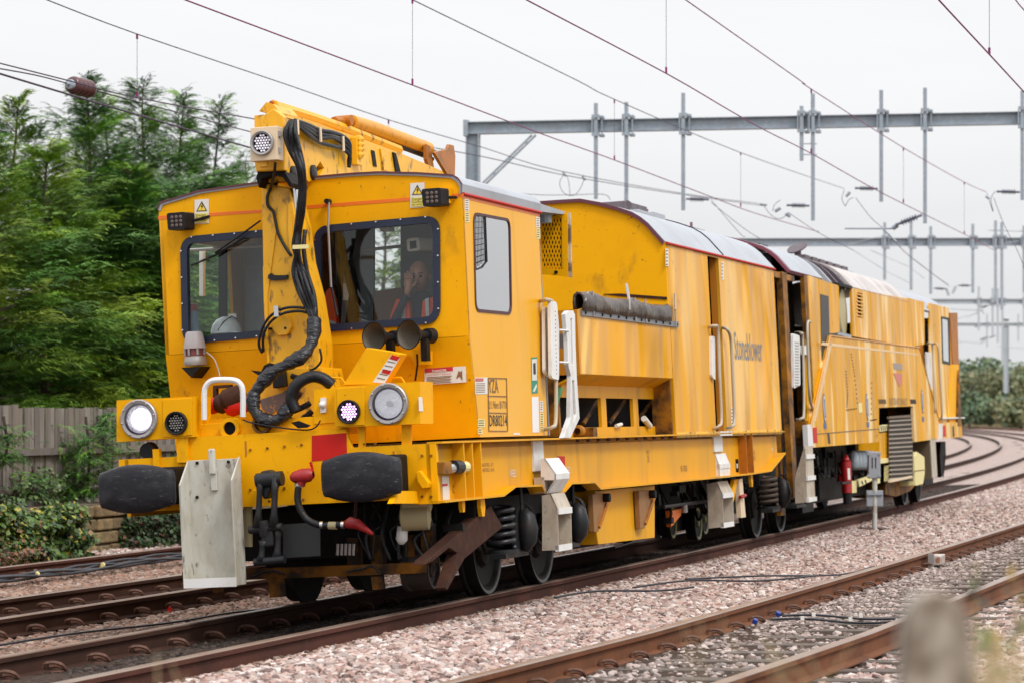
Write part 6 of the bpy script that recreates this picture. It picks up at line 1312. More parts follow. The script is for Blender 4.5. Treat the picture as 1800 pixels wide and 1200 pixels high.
# faded emblem
o = s2('emblem', [(1570, 637), (1586, 639), (1586.5, 650), (1571, 648)], XS+.044, .002, mat('faded blue print', (.30, .24, .22), .5), low)
s2('emblem_red', [(1570, 655), (1586, 656), (1585, 675), (1581, 679)], XS+.044, .002, mat('faded red print', (.55, .16, .12), .5), low)
text_obj('lettering', 'CAUTION HOT EXHAUST', .15, TS(R2(1558, 711), XS+.045), mat('dull print', (.25, .15, .07), .5), low, 1.05)
hz_ = MB()
for k in range(8):
    for (a) in ((1544.5+k*1.7), (1600+k*1.3)): hz_.poly([[R2(a, 701, XS+.043), R2(a+.7, 701, XS+.043), R2(a+1.4, 709, XS+.043), R2(a+.7, 709, XS+.043)]], (0, 0, 0), (.002, 0, 0))
hz_.build('hazard_stripes', M_ink, low)
text_obj('lettering', '2 - 6', .12, TS(R2(1534, 768), XS+.045), M_inkf, low, .8)
# roofs
sweep_roof('roof', [(x, z-.0) for x, z in ARCH2], R2(1497, 505).y, R2(1597, 525).y, mat('dusty grey roof', (.50, .47, .46), .6, layers=(((.22, .16, .15), (2, 2, 2), .45, .7, .6),)), v2)
sweep_roof('roof', [(x*.995, z-.06) for x, z in ARCH2], R2(1597, 525).y, R2(1670, 543).y+.05, M_roof, v2)
for k in range(3): sweep_roof('roof_rib', [(x, z-.01) for x, z in ARCH2], R2(1460+k*13, 497).y, R2(1460+k*13, 497).y+.10, M_roofd if k else M_roof, v2, th=.06)
b2('roof_grid', (-.5, .55), (R2(1395, 440, .55).y, R2(1500, 465, .55).y), (3.56, 3.64), M_roofd)
ry = lambda u, v, x: R2(u, v, x).y
for k in range(6): b2('roof_unit', (.1, .5), (ry(1415+k*13, 445, .5), ry(1424+k*13, 445, .5)), (3.62, 3.71), M_roofd)
b2('roof_unit', (-.2, .3), (ry(1296, 415, .3), ry(1336, 420, .3)), (3.62, 3.70), M_roof); b2('roof_unit', (.1, .45), (ry(1336, 425, .45), ry(1350, 430, .45)), (3.62, 3.70), M_roofd)
_e = R2(1402, 438, .3)
MB().lathe([(0, .001), (.01, .15), (.03, .15), (.04, .001)], _e, (-.25, -.55, 1), 18).build('exhaust_flap', M_roofd, v2, auto=True); MB().tube([_e, V3((_e.x, _e.y, 3.6))], .05, 8).build('exhaust_stub', M_roofd, v2)
# rear cab details
b2('cab_door_recess', (1.1, 1.15), (R2(1624, 600).y, R2(1636, 600).y), (1.1, 3.1), M_brown)
wfr = MB().poly([rounded([R2(*p, XS+.006) for p in [(1654.5, 556), (1669, 559), (1671, 641), (1656.5, 638)]], .06, 4), rounded([R2(*p, XS+.006) for p in [(1656.5, 560), (1667, 563), (1669, 636), (1658.5, 633)]], .05, 4)], (0, 0, 0), (-.02, 0, 0)).build('window', M_blk, v2)
MB().poly([rounded([R2(*p, XS) for p in [(1656, 559), (1668, 562), (1670, 637), (1658, 634)]], .05, 4)], (0, 0, 0), (-.006, 0, 0)).build('pane', M_glass2, wfr)
b2('cab_inside', (-1.1, .9), (R2(1640, 600).y, R2(1668, 600).y), (1.3, 3.0), M_int)
b2('end_panel', (-1.25, 1.2), (R2(1672, 600).y, R2(1676, 600).y), (1.1, 3.1), M_front)
s2('end_pillar', [(1670, 550), (1683, 550), (1685.5, 640), (1675, 640)], XS+.02, .25, M_brown); s2('end_pillar', [(1675, 640), (1686, 640), (1686.5, 748), (1668, 748)], XS+.02, .2, M_front); s2('end_plate', [(1686, 650), (1688.5, 690), (1690, 748), (1684, 748)], XS+.06, .03, M_under)
rails([[R2(1629, 604, 1.28), R2(1634, 603, 1.36), R2(1639, 608, 1.36), R2(1641, 660, 1.36), R2(1644, 725, 1.36)], [R2(1642, 604, 1.28), R2(1648, 607, 1.36), R2(1651, 640, 1.36), R2(1656, 725, 1.36), R2(1650, 735, 1.28)],
       [R2(1398, 585, 1.2), R2(1408, 586, 1.32), R2(1411, 600, 1.32), R2(1413, 720, 1.32), R2(1408, 735, 1.32), R2(1400, 737, 1.25)], [R2(1424, 566, 1.28), R2(1419, 572, 1.34), R2(1421, 640, 1.34), R2(1424, 700, 1.34), R2(1430, 720, 1.28)]], M_grab, .018, v2)
def pl2(px, x): 
    o = MB().poly([rounded([R2(*p, x) for p in px], .03, 4)], (0, 0, 0), (-.03, 0, 0)).build('folding_step', M_white, v2)
    return o
o = pl2([(1394, 586), (1406, 590), (1407, 676), (1396, 682)], 1.30)
g_ = MB()
for k in range(16): g_.box((1.301, 1.304), (R2(1397, 600+k*5, 1.3).y, R2(1404, 600+k*5, 1.3).y), (R2(1400, 603+k*5, 1.3).z, R2(1400, 603+k*5, 1.3).z+.012))
g_.build('grip_slots', M_lightbez, o); o = pl2([(1629, 618), (1636, 619), (1639, 684), (1632, 688)], 1.30); pl2([(1408, 607), (1420, 607), (1420, 623), (1408, 623)], 1.28)
# frame ends
fe = MB().box((-1.2, 1.27), (R2(1418, 740).y, R2(1424, 740).y), (1.06, 1.36)).build('buffer_beam', M_under, v2); s2('white_corner', [(1419, 746), (1427, 745), (1430, 783), (1421, 785)], XS+.05, .06, M_white, fe); s2('red_corner', [(1429, 751), (1436, 750), (1437, 777), (1430, 778)], XS+.045, .004, M_redd, fe)
fr_ = s2('sill', [(1648, 743), (1690, 741), (1692, 767), (1648, 771)], XS+.05, .08, M_rear); s2('white_mark', [(1650, 744), (1657, 744), (1657, 770), (1650, 771)], XS+.053, .003, M_white, fr_); s2('red_mark', [(1658, 747), (1662, 747), (1663, 766), (1658, 767)], XS+.053, .003, M_redd, fr_); b2('edge_strip', (1.2, 1.33), (R2(1648, 743).y, yEnd), (1.355, 1.38), M_decalw, fr_)
s2('lever_slot', [(1455, 760), (1458, 760), (1460, 778), (1457, 779)], XS+.046, .004, M_ink, low); s2('lever_slot', [(1674, 748), (1677, 748), (1678, 766), (1675, 767)], XS+.054, .004, M_ink, fr_)
# side steps
y0 = R2(1388, 830, 1.3).y
q = lambda u, v: f2.Y(u, v, y0)
st_ = MB().poly([[V3((p.x, y0, p.z)) for p in [q(1412, 790), q(1416, 787), q(1417, 882), q(1398, 884), q(1397, 840)]]], (0, 0, 0), (0, .012, 0)).build('step_ladder', M_step, v2)
xo = q(1417, 840).x; y1_ = y0+.55
MB().box((xo-.012, xo), (y0, y1_), (q(1417, 883).z, 1.05)).build('ladder_face', M_step, st_)
for v in (803, 841, 879): MB().box((xo-.01, xo+.02), (y0, y1_), (q(1417, v).z-.02, q(1417, v).z+.03)).build('tread', M_white, st_)
y0b = R2(1636, 800, 1.3).y; b2('step_plate', (.95, 1.3), (y0b, y0b+.03), (.4, 1.04), mat('dirty brown step', (.13, .09, .05), .7)); b2('step_face', (1.29, 1.31), (y0b, y0b+.6), (.42, 1.04), M_step)
# gear below the rear vehicle
b2('dark_gear', (-.9, .8), (yA+.3, yEnd-.6), (.28, 1.06), M_grime); b2('under_case', (-.6, .95), (R2(1440, 850, .95).y, R2(1478, 850, .95).y), (.33, .75), M_grime)
g2 = MB(); rr_ = random.Random(9)
for k in range(18):
    u = rr_.uniform(1430, 1545); v = rr_.uniform(790, 860); p = R2(u, v, rr_.uniform(.8, 1.05)); g2.box((p.x-.05, p.x+.03), (p.y, p.y+rr_.uniform(.1, .4)), (p.z, p.z+rr_.uniform(.05, .2)))
for k in range(12):
    u = rr_.uniform(1430, 1545); p = R2(u, 792, 1.05); g2.tube(spline([p, p+V3((0, .1, -.2)), p+V3((.03, .4, -.35)), p+V3((0, .6, -.1))], 5), .014, 6)
g2.build('under_gear', M_grime, v2, auto=True)
for u in (1478, 1489): 
    p = R2(u, 808, 1.12); 
fx = MB().tube([R2(1487, 811, 1.18), R2(1489, 866, 1.18)], [.07, .07], 14).build('fire_extinguisher', M_ext, v2, auto=True)
MB().tube([R2(1487, 811, 1.18), R2(1487, 807, 1.18), R2(1488, 800, 1.18)], [.07, .045, .02], 12).build('neck', M_ext, fx, smooth=True); s2('label', [(1490, 822), (1494, 822), (1495, 842), (1491, 842)], 1.255, .004, M_decalw, fx); s2('black_band', [(1480, 846), (1496, 845), (1496, 849), (1481, 850)], 1.26, .02, M_blk, fx)
MB().tube([R2(1479, 812, 1.0), R2(1480, 845, 1.0)], .055, 12).build('fire_extinguisher', M_ext, v2, auto=True); MB().tube([R2(1489, 866, 1.18), R2(1490, 884, 1.18)], .06, 10).build('extinguisher_stand', M_blk, v2)
for k in range(6): 
    u = 1500+k*6.2; t_ = MB().tube([R2(u, 792, 1.1), R2(u, 797, 1.1), R2(u+1, 819, 1.1), R2(u+1.5, 822, 1.1)], [.03, .07, .075, .05], 12).build('air_cylinder', M_galv, v2, smooth=True); t_['label'] = 'grey upright air cylinder' if k == 0 else t_.name; del t_['label']
s2('hazard_bar', [(1508, 843), (1530, 836), (1534, 843), (1511, 855)], 1.26, .05, M_decaly); s2('bar_mark', [(1514, 845), (1516, 844), (1518, 850), (1516, 851)], 1.264, .004, M_ink); s2('bar_mark', [(1520, 843), (1522, 842), (1524, 848), (1522, 849)], 1.264, .004, M_ink)
for (a, b, c, d) in ((1497, 845, 1506, 866), (1560, 817, 1565, 845), (1543, 837, 1547, 849)): s2('yellow_guard', [(a, b), (c, b-1), (c, d-1), (a, d)], 1.24, .05, M_decaly)
s2('hazard_panel', [(1546, 747), (1560, 745), (1561, 756), (1547, 758)], 1.24, .05, M_decaly); 
for k in range(4): s2('panel_mark', [(1548+k*3.4, 748), (1549.4+k*3.4, 747.6), (1550.6+k*3.4, 756), (1549.2+k*3.4, 756.4)], 1.243, .003, M_ink)
s2('side_box', [(1545, 760), (1561, 758), (1562, 806), (1546, 808)], 1.22, .3, M_rear); s2('box_sill', [(1546, 806), (1562, 804), (1562, 812), (1547, 814)], 1.25, .3, M_decaly)
gr = s2('radiator_grille', [(1564, 733), (1603, 730), (1605, 840), (1566, 848)], 1.27, .03, M_mesh)
for k in range(14):
    v = 738+k*7.8; s2('grille_bar', [(1564, v), (1604, v-2.4), (1604, v+.2), (1564, v+2.8)], 1.283, .012, mat('grey brown bar', (.30, .25, .20), .5), gr)
vb_ = MB()
for k in range(20): u = 1565.5+k*2; vb_.poly([[R2(u, 734, 1.276), R2(u+.8, 734, 1.276), R2(u+1.6, 845, 1.276), R2(u+.8, 845, 1.276)]], (0, 0, 0), (-.006, 0, 0))
vb_.build('grille_wires', M_blk, gr); s2('grille_foot', [(1566, 842), (1604, 835), (1604, 839), (1566, 847)], 1.30, .04, M_cream, gr); s2('grille_top', [(1564, 731), (1603, 728), (1603, 732), (1564, 735)], 1.30, .04, M_mesh, gr)
yb = s2('yellow_locker', [(1608, 800), (1612, 793), (1618, 797), (1625, 802), (1626, 828), (1623, 850), (1610, 853)], 1.30, .4, M_decaly, bevel=.01)
s2('locker_band', [(1608, 826), (1626, 824), (1626, 826), (1608, 828)], 1.303, .004, M_inkf, yb)
s2('belly_plate', [(1556, 848), (1620, 838), (1600, 862), (1575, 872), (1556, 868)], 1.05, .6, M_under)
for yw in (R2(1580, 885, .75).y, R2(1605, 880, .75).y): axle(f2, v2, yw)
s2('coupling_gear', [(1654, 775), (1662, 775), (1663, 800), (1660, 830), (1655, 838), (1652, 800)], 1.0, .2, M_grime); chain('chain', [R2(1660, 800, 1.05), R2(1658, 838, 1.05)], v2, M_rust)
b2('running_gear', (.5, 1.1), (R2(1625, 850, 1.1).y, R2(1640, 850, 1.1).y), (.3, .9), M_grime)
# shared bogie
bogie(f2, v2, 13.40, 14.95, M_coilb)
yg = R2(1418, 890, 1.1).y; b2('scraper', (.7, 1.1), (yg-.3, yg+.5), (.22, .45), M_grime)
HAZE = 0
# ================================================================== OVERHEAD LINE
M_wire = mat('dark contact wire', (.06, .035, .07), .5, .3)
M_wirep = mat('fringe purple wire', (.20, .015, .12), .5, .3)  # purple stands in for the lens colour fringe along the wires
M_ins = mat('grey insulator sheds', (.14, .14, .19), .4)
M_insb = mat('brown glazed porcelain', (.085, .03, .035), .25)
def up_at(u, v, off):
    s = on_arc(u, off); p = arc(s, off); return V3((p.x, p.y, CAM_H+(HZ-v)/F_PX*p.y))
def wire(pts, off, r, m, parent, name): 
    P_ = [up_at(u, v, off) for u, v in pts]; return MB().tube(P_ if len(pts) < 3 else spline(P_, 4), r, 6).build(name, m, parent, smooth=True)
def catenary(label, off, contact, mess, drops, mc=M_wire, mm=M_wire):
    root = empty('catenary', (0, 0, 0), label, 'overhead wires', 'overhead wires above the tracks')
    if contact: wire(contact, off, .0085, mc, root, 'contact_wire')
    if mess: wire(mess, off, .0075, mm, root, 'messenger_wire')
    for u, a, b in drops:
        p, q = up_at(u, a, off), up_at(u, b, off); d = MB().tube([p, q], .003, 5).build('dropper', M_wire, root)
        MB().box((q.x-.012, q.x+.012), (q.y-.012, q.y+.012), (q.z-.0, q.z+.07)).build('dropper_clip', M_wirep, d); MB().box((p.x-.012, p.x+.012), (p.y-.012, p.y+.012), (p.z-.06, p.z)).build('dropper_clip', M_wirep, d)
    return root
catenary('leftmost pair of overhead wires running over the siding and behind the crane', -6.2, [(-30, 104), (120, 142), (240, 172), (456, 211), (700, 250), (850, 276), (980, 306), (1100, 327), (1197, 342), (1340, 362)],
         [(60, -9), (82, 0), (240, 60), (507, 150), (683, 211), (850, 260), (980, 300), (1197, 340), (1340, 359)], [(241, 60, 172), (683, 211, 246)])
catenary('overhead wires over the second line, crossing above the cab roof', -3.3, [(290, -13), (325, 0), (725, 150), (942, 232), (1081, 282), (1244, 344), (1330, 376), (1440, 408)], [(700, -11), (725, 0), (1011, 140), (1080, 175), (1300, 268), (1484, 332)], [(725, -2, 149), (1080, 175, 282), (1302, 268, 364)], M_wirep)
catenary('overhead wires directly above the yellow machine', 0, [(900, -15), (925, 0), (1172, 130), (1280, 193), (1346, 230), (1424, 269), (1534, 331), (1627, 378), (1705, 417), (1747, 440)], [(1180, -18), (1205, 0), (1404, 140), (1426, 157), (1588, 260), (1694, 320), (1734, 338)],
         [(1171, -25, 129), (1426, 157, 270), (1588, 260, 357), (1695, 320, 412)], M_wirep, M_wirep)
catenary('overhead wires over the nearest track at the top right corner', 3.9, [(1630, -24), (1650, 0), (1740, 97), (1800, 162), (1850, 215)], [(1770, -18), (1785, 0), (1800, 18), (1850, 70)], [(1739, -30, 96)], M_wirep, M_wirep)
wo = empty('feeder_wire', (0, 0, 0), 'overhead wire with a brown porcelain insulator at the upper left', 'overhead wire')
wire([(-30, 116), (60, 132), (118, 147)], -6.5, .0085, M_wire, wo, 'wire'); wire([(162, 158), (300, 195), (440, 232), (560, 262)], -6.5, .0085, M_wire, wo, 'wire')
a_, b_ = up_at(116, 147, -6.5), up_at(161, 158, -6.5); d_ = (b_-a_); pr = [(0, .001), (0, .02), (.12, .022), (.16, .05), (.2, .05), (.22, .02)]
n_ = d_.length; k0 = .22*n_; pr = [(0, .001), (0, .018), (k0*.5, .02), (k0*.55, .055), (k0*.85, .06), (k0*.86, .03)]
MB().lathe(pr, a_, d_, 18).build('end_cap', M_galv, wo, auto=True)
prof = []; 
for k in range(4):
    t0 = (.22+.18*k)*n_; w_ = .18*n_; prof += [(t0, .06), (t0+.02*n_, .092), (t0+w_*.5, .106), (t0+w_-.015*n_, .09), (t0+w_, .07)]
MB().lathe([(prof[0][0], .001)]+prof+[(prof[-1][0], .001)], a_, d_, 22).build('insulator_shed', M_insb, wo, smooth=True)
wo = empty('feeder_wire', (0, 0, 0), 'thick dark cable sloping down behind the crane at the upper left', 'overhead wire'); wire([(-30, 121), (200, 190), (440, 260), (640, 316)], -7.2, .014, M_wire, wo, 'wire')
M_galvd = mat('hazy steel', (.42, .46, .50), .6, .1)
def gantry(F, label, beam, depth, width, posts, column, ins, m, pw, y0=0.):
    root = empty('gantry', F.O, label, 'gantry', 'line gantries'); inv = Matrix.Translation(-F.O)
    def put(mb, name, mm=m, par=root, **kw):
        o = mb.build(name, mm, par, **kw)
        if par is root: o.matrix_parent_inverse = inv; o.matrix_basis = F.mw
        return o
    G = lambda u, v, y=0.: F.hit(u, v, 1, y)
    (u0, v0), (u1, v1_) = beam; A_, B_ = G(u0, v0), G(u1, v1_); zt = (A_.z+B_.z)/2; W2 = width/2; t = depth*.06
    b_ = MB().box((A_.x, B_.x), (-W2, W2), (zt-t, zt)); b_.box((A_.x, B_.x), (-W2, W2), (zt-depth, zt-depth+t)); b_.box((A_.x, B_.x), (-t/2, t/2), (zt-depth+t, zt-t))
    put(b_, 'beam')
    if column:
        for (a, b) in column:
            xa, xb = G(a, v0).x, G(b, v0).x; cb2 = MB().box((xa, xa+t*1.5), (-W2, W2), (-.3, zt-depth)); cb2.box((xb-t*1.5, xb), (-W2, W2), (-.3, zt-depth)); cb2.box((xa+t, xb-t), (-t/2, t/2), (-.3, zt-depth)); put(cb2, 'column')
    for (u, a, b) in posts:
        p, q = G(u, a, -W2-pw/2), G(u, b, -W2-pw/2); po = MB().box((p.x-pw/2, p.x+pw/2), (-W2-pw, -W2-.004), (q.z, p.z)); po_ = put(po, 'drop_post')
        if p.z > zt:
            c = MB(); 
            for zz in (zt+.02, zt-depth-.10): c.box((p.x-pw*1.1, p.x+pw*1.1), (-W2-pw-.03, -W2-pw-.004), (zz, zz+.07)); c.box((p.x+pw*.7, p.x+pw*2.0), (-W2-.05, W2), (zz, zz+.05))
            c.box((p.x-pw*1.15, p.x-pw*.8), (-W2-pw-.02, -W2+.0), (zt-depth-.05, zt+.05)); c.box((p.x+pw*1.5, p.x+pw*1.8), (-W2-.03, -W2-.005), (zt-depth-.05, zt+.05)); put(c, 'clamp')
    for (a, b, c_, d) in ins:
        p, q = G(a, b, -W2-pw), G(c_, d, -W2-pw); d2 = q-p; L = d2.length; r = L*.12; pf = [(0, .001), (0, r*.4), (L*.12, r*.4)]
        for k in range(6): t0 = L*(.2+.1*k); pf += [(t0, r*.45), (t0+L*.03, r*1.15), (t0+L*.06, r*.5)]
        pf += [(L*.85, r*.4), (L, r*.5), (L, .001)]; put(MB().lathe(pf, p, d2, 10), 'insulator', M_ins, auto=True)
    return root, put, G
g1 = Frame((400/F_PX*58.3, 58.3, 0), 10.4)
root, put, G = gantry(g1, 'nearest galvanised gantry with left column and diagonal brace', ((818, 215), (1860, 196)), .255, .20, [(1047.5, 182, 350), (1101, 180, 368), (1201, 164, 370), (1409, 187, 283), (1429, 165, 388), (1549, 159, 355), (1626, 155, 393), (1797, 160, 352)], [(820, 843)],
    [(1206, 350, 1246, 351), (1423, 362, 1383, 361), (1543, 332, 1503, 331), (1621, 378, 1574, 396), (1793, 338, 1752, 337)], M_galv, .075)
for du in (0, 7): put(MB().tube([G(935+du, 238, -.03), G(849+du, 322, -.03), G(759+du, 410, -.03)], .030, 4), 'brace')
for t in (.15, .5, .8): put(MB().tube([G(935-86*t, 238+84*t, -.03), G(942-86*t, 239+84*t, -.03)], .035, 4), 'brace_tie')
for v in (253, 272): put(MB().tube([G(1405, v, -.15), G(1436, v, -.15)], .012, 5), 'tie_bar')
put(MB().box((G(816, 215).x, G(824, 215).x), (-.12, .12), (G(818, 240).z, G(818, 212).z)), 'end_plate')
# jumpers and registration pieces
jp = MB()
for pts in ([(993, 305), (984, 320), (988, 336), (1000, 344), (1012, 342), (1022, 328), (1027, 312)], [(996, 308), (1000, 322), (1002, 344)], [(905, 340), (950, 343), (1000, 343), (1060, 342), (1073, 352)],
            [(1342, 361), (1352, 375), (1363, 384)], [(1372, 352), (1362, 360), (1358, 372)], [(1363, 384), (1375, 384), (1386, 374)], [(1484, 334), (1480, 350), (1486, 363)], [(1486, 363), (1492, 352), (1500, 348)], [(1735, 340), (1740, 356), (1745, 372)], [(1746, 372), (1742, 350), (1750, 336)],
            [(1250, 356), (1304, 399), (1336, 420)], [(1250, 352), (1300, 410), (1310, 416)], [(1504, 348), (1531, 383), (1552, 402), (1590, 443), (1636, 479), (1667, 501)], [(1747, 348), (1761, 386), (1777, 420), (1789, 442), (1812, 500)], [(1386, 374), (1440, 410), (1500, 440)]):
    jp.tube(spline([G(u, v, .05) for u, v in pts], 5), .006, 5)
put(jp, 'jumper_wires', M_wire, smooth=True)['kind'] = 'stuff'
rg = MB()
for (a, b, c, d, r) in ((1372, 366, 1362, 372, .035), (1381, 376, 1389, 381, .035), (1494, 338, 1487, 346, .035), (1740, 350, 1733, 345, .03), (1578, 396, 1569, 402, .05), (990, 303, 995, 310, .03), (1024, 310, 1029, 317, .03), (1336, 359, 1348, 361, .025)): rg.tube([G(a, b, -.1), G(c, d, -.1)], r, 6)
rg.tube([G(1485, 402, -.1), G(1573, 402, -.1)], .018, 6); rg.tube([G(1552, 402, -.1), G(1575, 425, -.1)], .02, 6); put(rg, 'registration_arm', M_galv)
g2_ = Frame((620/F_PX*97.7, 97.7, 0), 2)
root, put, G = gantry(g2_, 'second gantry along the line, beam crossing behind the rear vehicle roof', ((1120, 419), (1860, 419)), .27, .22, [(1555, 391, 492), (1601.5, 388, 510), (1636, 398, 517), (1710, 394, 515), (1750, 388, 530), (1761, 391, 545), (1800, 397, 514)], [(1125, 1138)],
    [(1641, 507, 1664, 508), (1707, 502, 1684, 502)], M_galv, .09)
rg = MB(); rg.tube([G(1737, 405, -.1), G(1810, 407, -.1)], .018, 5); rg.tube([G(1747, 433, -.1), G(1800, 421, -.1)], .015, 5); rg.tube(spline([G(1491, 430, -.1), G(1530, 420, -.1), G(1552, 416, -.1)], 4), .012, 5); rg.tube([G(1664, 508, -.1), G(1668, 520, -.1)], .05, 5); rg.tube([G(1680, 503, -.1), G(1674, 516, -.1)], .05, 5)
for pts in ([(1552, 402), (1590, 443), (1670, 505)], [(1500, 440), (1560, 478), (1600, 498)], [(1530, 440), (1600, 470), (1625, 490)]): rg.tube([G(u, v, .1) for u, v in pts], .01, 5)
put(rg, 'registration_arm', M_galvd)
g3 = Frame((840/F_PX*149, 149, 0), 0)
root, put, G = gantry(g3, 'third gantry along the line, seen just right of the rear end', ((1560, 526), (1860, 526)), .25, .22, [(1720.5, 504, 581), (1745, 507, 590), (1754, 507, 602), (1762, 500, 640), (1800, 508, 575)], [(1570, 1579)], [(1738, 537, 1722, 541), (1750, 533, 1738, 537)], M_galvd, .10)
rg = MB()
for (a, b, c, d, r) in ((1671, 543, 1726, 546, .03), (1683, 560, 1722, 550, .02), (1726, 546, 1730, 552, .03), (1738, 537, 1700, 560, .012)): rg.tube([G(a, b, -.1), G(c, d, -.1)], r, 5)
put(rg, 'registration_arm', M_galvd)
g4 = Frame((860/F_PX*285, 285, 0), 0)
root, put, G = gantry(g4, 'farthest gantry with a single tall mast at the right', ((1600, 568), (1860, 568)), .30, .26, [(1735, 552, 610), (1790, 552, 600)], [(1764, 1773)], [(1722, 598, 1736, 592), (1738, 594, 1750, 590), (1712, 574, 1724, 574)], M_galvd, .13)
rg = MB()
for (a, b, c, d, r) in ((1684, 599, 1724, 603, .04), (1724, 603, 1732, 597, .06), (1752, 608, 1800, 612, .03), (1640, 598, 1690, 602, .03), (1764, 560, 1773, 560, .3)): rg.tube([G(a, b, -.2), G(c, d, -.2)], r, 5)
put(rg, 'registration_arm', M_galvd)

# ================================================================== SMALL THINGS
# marker post with two grey boxes
Yp = 38.3; mp = empty('trackside_marker', (638/F_PX*Yp, Yp, -.14), 'grey box on a white post standing in the ballast beside the rear vehicle', 'marker post'); mpi = Matrix.Translation(-Vector(mp.location))
MG = Frame((0, Yp, 0), 0); Gm = lambda u, v, y=0.: MG.hit(u, v, 1, y)
def pm_(mb, name, m, par=mp, **kw):
    o = mb.build(name, m, par, **kw); 
    if par is mp: o.matrix_parent_inverse = mpi; o.matrix_basis = MG.mw
    return o
M_mpost = mat('chipped white post', (.50, .50, .47), .6, layers=(((.24, .16, .11), (12, 12, 8), .5, .65, .8),))
M_mbox = mat('grey metal box', (.30, .32, .36), .5, layers=(((.22, .22, .24), (9, 9, 9), .5, .7, .6),))
pm_(MB().tube([Gm(1537.5, 935), Gm(1537.5, 838)], .034, 12), 'post', M_mpost, auto=True)
q0, q1 = Gm(1525.5, 840), Gm(1547, 793); bo = pm_(MB().box((q0.x, q1.x), (-.06, .06), (q0.z, q1.z)), 'equipment_box', M_mbox, bevel=.012)
for u in (1532.5, 1538.5): a = Gm(u, 803, -.061); b = Gm(u+1.6, 822, -.061); pm_(MB().box((a.x, b.x), (-.064, -.058), (b.z, a.z)), 'slot', M_dark, bo)
pl_ = MB()
for u, v in ((1526.5, 797), (1546, 797), (1526.5, 835), (1546, 835)): pl_.lathe([(-.01, .001), (-.01, .02), (.02, .02)], Gm(u, v, -.06), (0, 1, 0), 8)
pm_(pl_, 'box_bolts', M_mbox, bo)
q0, q1 = Gm(1523, 889), Gm(1552, 861); bo = pm_(MB().box((q0.x, q1.x), (-.02, .05), (q0.z, q1.z)), 'plate_box', M_mbox, bevel=.006); q0, q1 = Gm(1524, 869), Gm(1551, 866); pm_(MB().box((q0.x, q1.x), (-.045, -.02), (q0.z, q1.z)), 'clamp_band', M_galv, bo)
pm_(MB().poly([rounded([Gm(1510, 931)+V3((0, -.1, -.03)), Gm(1565, 931)+V3((0, -.1, -.03)), Gm(1560, 931)+V3((0, .5, -.03)), Gm(1515, 931)+V3((0, .5, -.03))], .08, 3)], (0, 0, 0), (0, 0, .05)), 'base_slab', M_soil)
# rail joint box on the nearest track and blue ties
s_j = 9.4; pj = arc(s_j, OFF_F(s_j)+.13); jb = empty('joint_box', (pj.x, pj.y, -.12), 'small white rusty box clipped to the inside of the nearest rail', 'junction box'); th_ = arc_th(s_j)
o = MB().box((-.05, .06), (-.20, .22), (0, .10)).build('case', mat('rusty white case', (.50, .46, .42), .6, layers=(((.25, .09, .04), (14, 14, 14), .5, .65, .9),)), jb, bevel=.01); jb.rotation_euler = (0, 0, -th_)
MB().box((-.06, .0), (-.24, -.18), (-.02, .12)).build('lug', M_lightbez, jb)
for i, (s, of_) in enumerate(((.35, .20), (1.15, .20))):
    p = ground_pt(s, OFF_F(s)+of_, .05); o = MB().lathe([(0, .001), (0, .020), (.032, .019), (.036, .001)], p, (.3, -.4, 1), 12).build('blue_cap', mat('bright blue plastic', (.01, .05, .28), .4), auto=True); tag(o, ['bright blue plastic cap by the sleepers of the nearest track, left one', 'bright blue plastic cap by the sleepers of the nearest track, right one'][i], 'plastic cap')
# cable troughs / rods between the nearest rails
for i, s_c in enumerate((.80, 1.22)):
    o = MB().tube([ground_pt(s_c+.04*math.sin(q_*3), OFF_F(s_c)+.22+q_, .045+.012*math.sin(q_*7)) for q_ in frange(0, 1.15, .115)], .010, 6).build('cable', M_cable); tag(o, ['black cable laid across between the nearest rails, closer to the camera', 'black cable laid across between the nearest rails, farther one'][i], 'cable')
    cl_ = MB()
    for q_ in (.25, .62, .98): cl_.box(*[(c_-.014, c_+.014) for c_ in (ground_pt(s_c, OFF_F(s_c)+.22+q_, .062))])
    cl_.build('white_clips', M_decalw, o)
# blue-white litter on the far left
p = ground_pt(3.5, -7.35, .1); o = MB().poly([[p+V3((-.12, 0, -.05)), p+V3((.14, 0, -.04)), p+V3((.12, .05, .09)), p+V3((-.08, .05, .08))]], (0, 0, 0), (0, .12, 0)).build('white_block', mat('pale blue plastic', (.45, .50, .55), .5), bevel=.02); tag(o, 'pale blue white block beside the siding rail at the left edge', 'litter')
p = ground_pt(1.2, -1.95, .09); o = MB().poly([[p, p+V3((.02, 0, .04)), p+V3((.045, .01, .01)), p+V3((.025, 0, -.015))]], (0, 0, 0), (0, .012, 0)).build('red_leaf', M_redd); tag(o, 'dark red scrap lying on the brown ballast left of the front', 'litter')
# ---------------- driver
def skin_body(name, joints, bones, m, parent, sub=2):
    me = bpy.data.meshes.new(name); me.from_pydata([j[0] for j in joints], bones, []); me.update(); o = link(name, me, m, parent)
    md = o.modifiers.new('skin', 'SKIN'); sv = me.skin_vertices[0].data if me.skin_vertices else None
    if sv is None:
        bpy.context.view_layer.objects.active = o; bm = bmesh.new(); bm.from_mesh(me); bm.verts.layers.skin.verify(); bm.to_mesh(me); bm.free(); sv = me.skin_vertices[0].data
    for k, j in enumerate(joints): sv[k].radius = (j[1], j[2] if len(j) > 2 else j[1]); sv[k].use_root = (k == 0)
    s_ = o.modifiers.new('smooth', 'SUBSURF'); s_.levels = s_.render_levels = sub; md.use_smooth_shade = True; return o
hc = P(737, 486, 1.5)                      # head centre in the cab frame
dr = empty('person', (0, 0, 0), 'bald driver in dark fleece and orange hi-vis vest, hand on face, behind right window', 'person')
dr.matrix_world = f1.mw @ Matrix.Translation(hc)
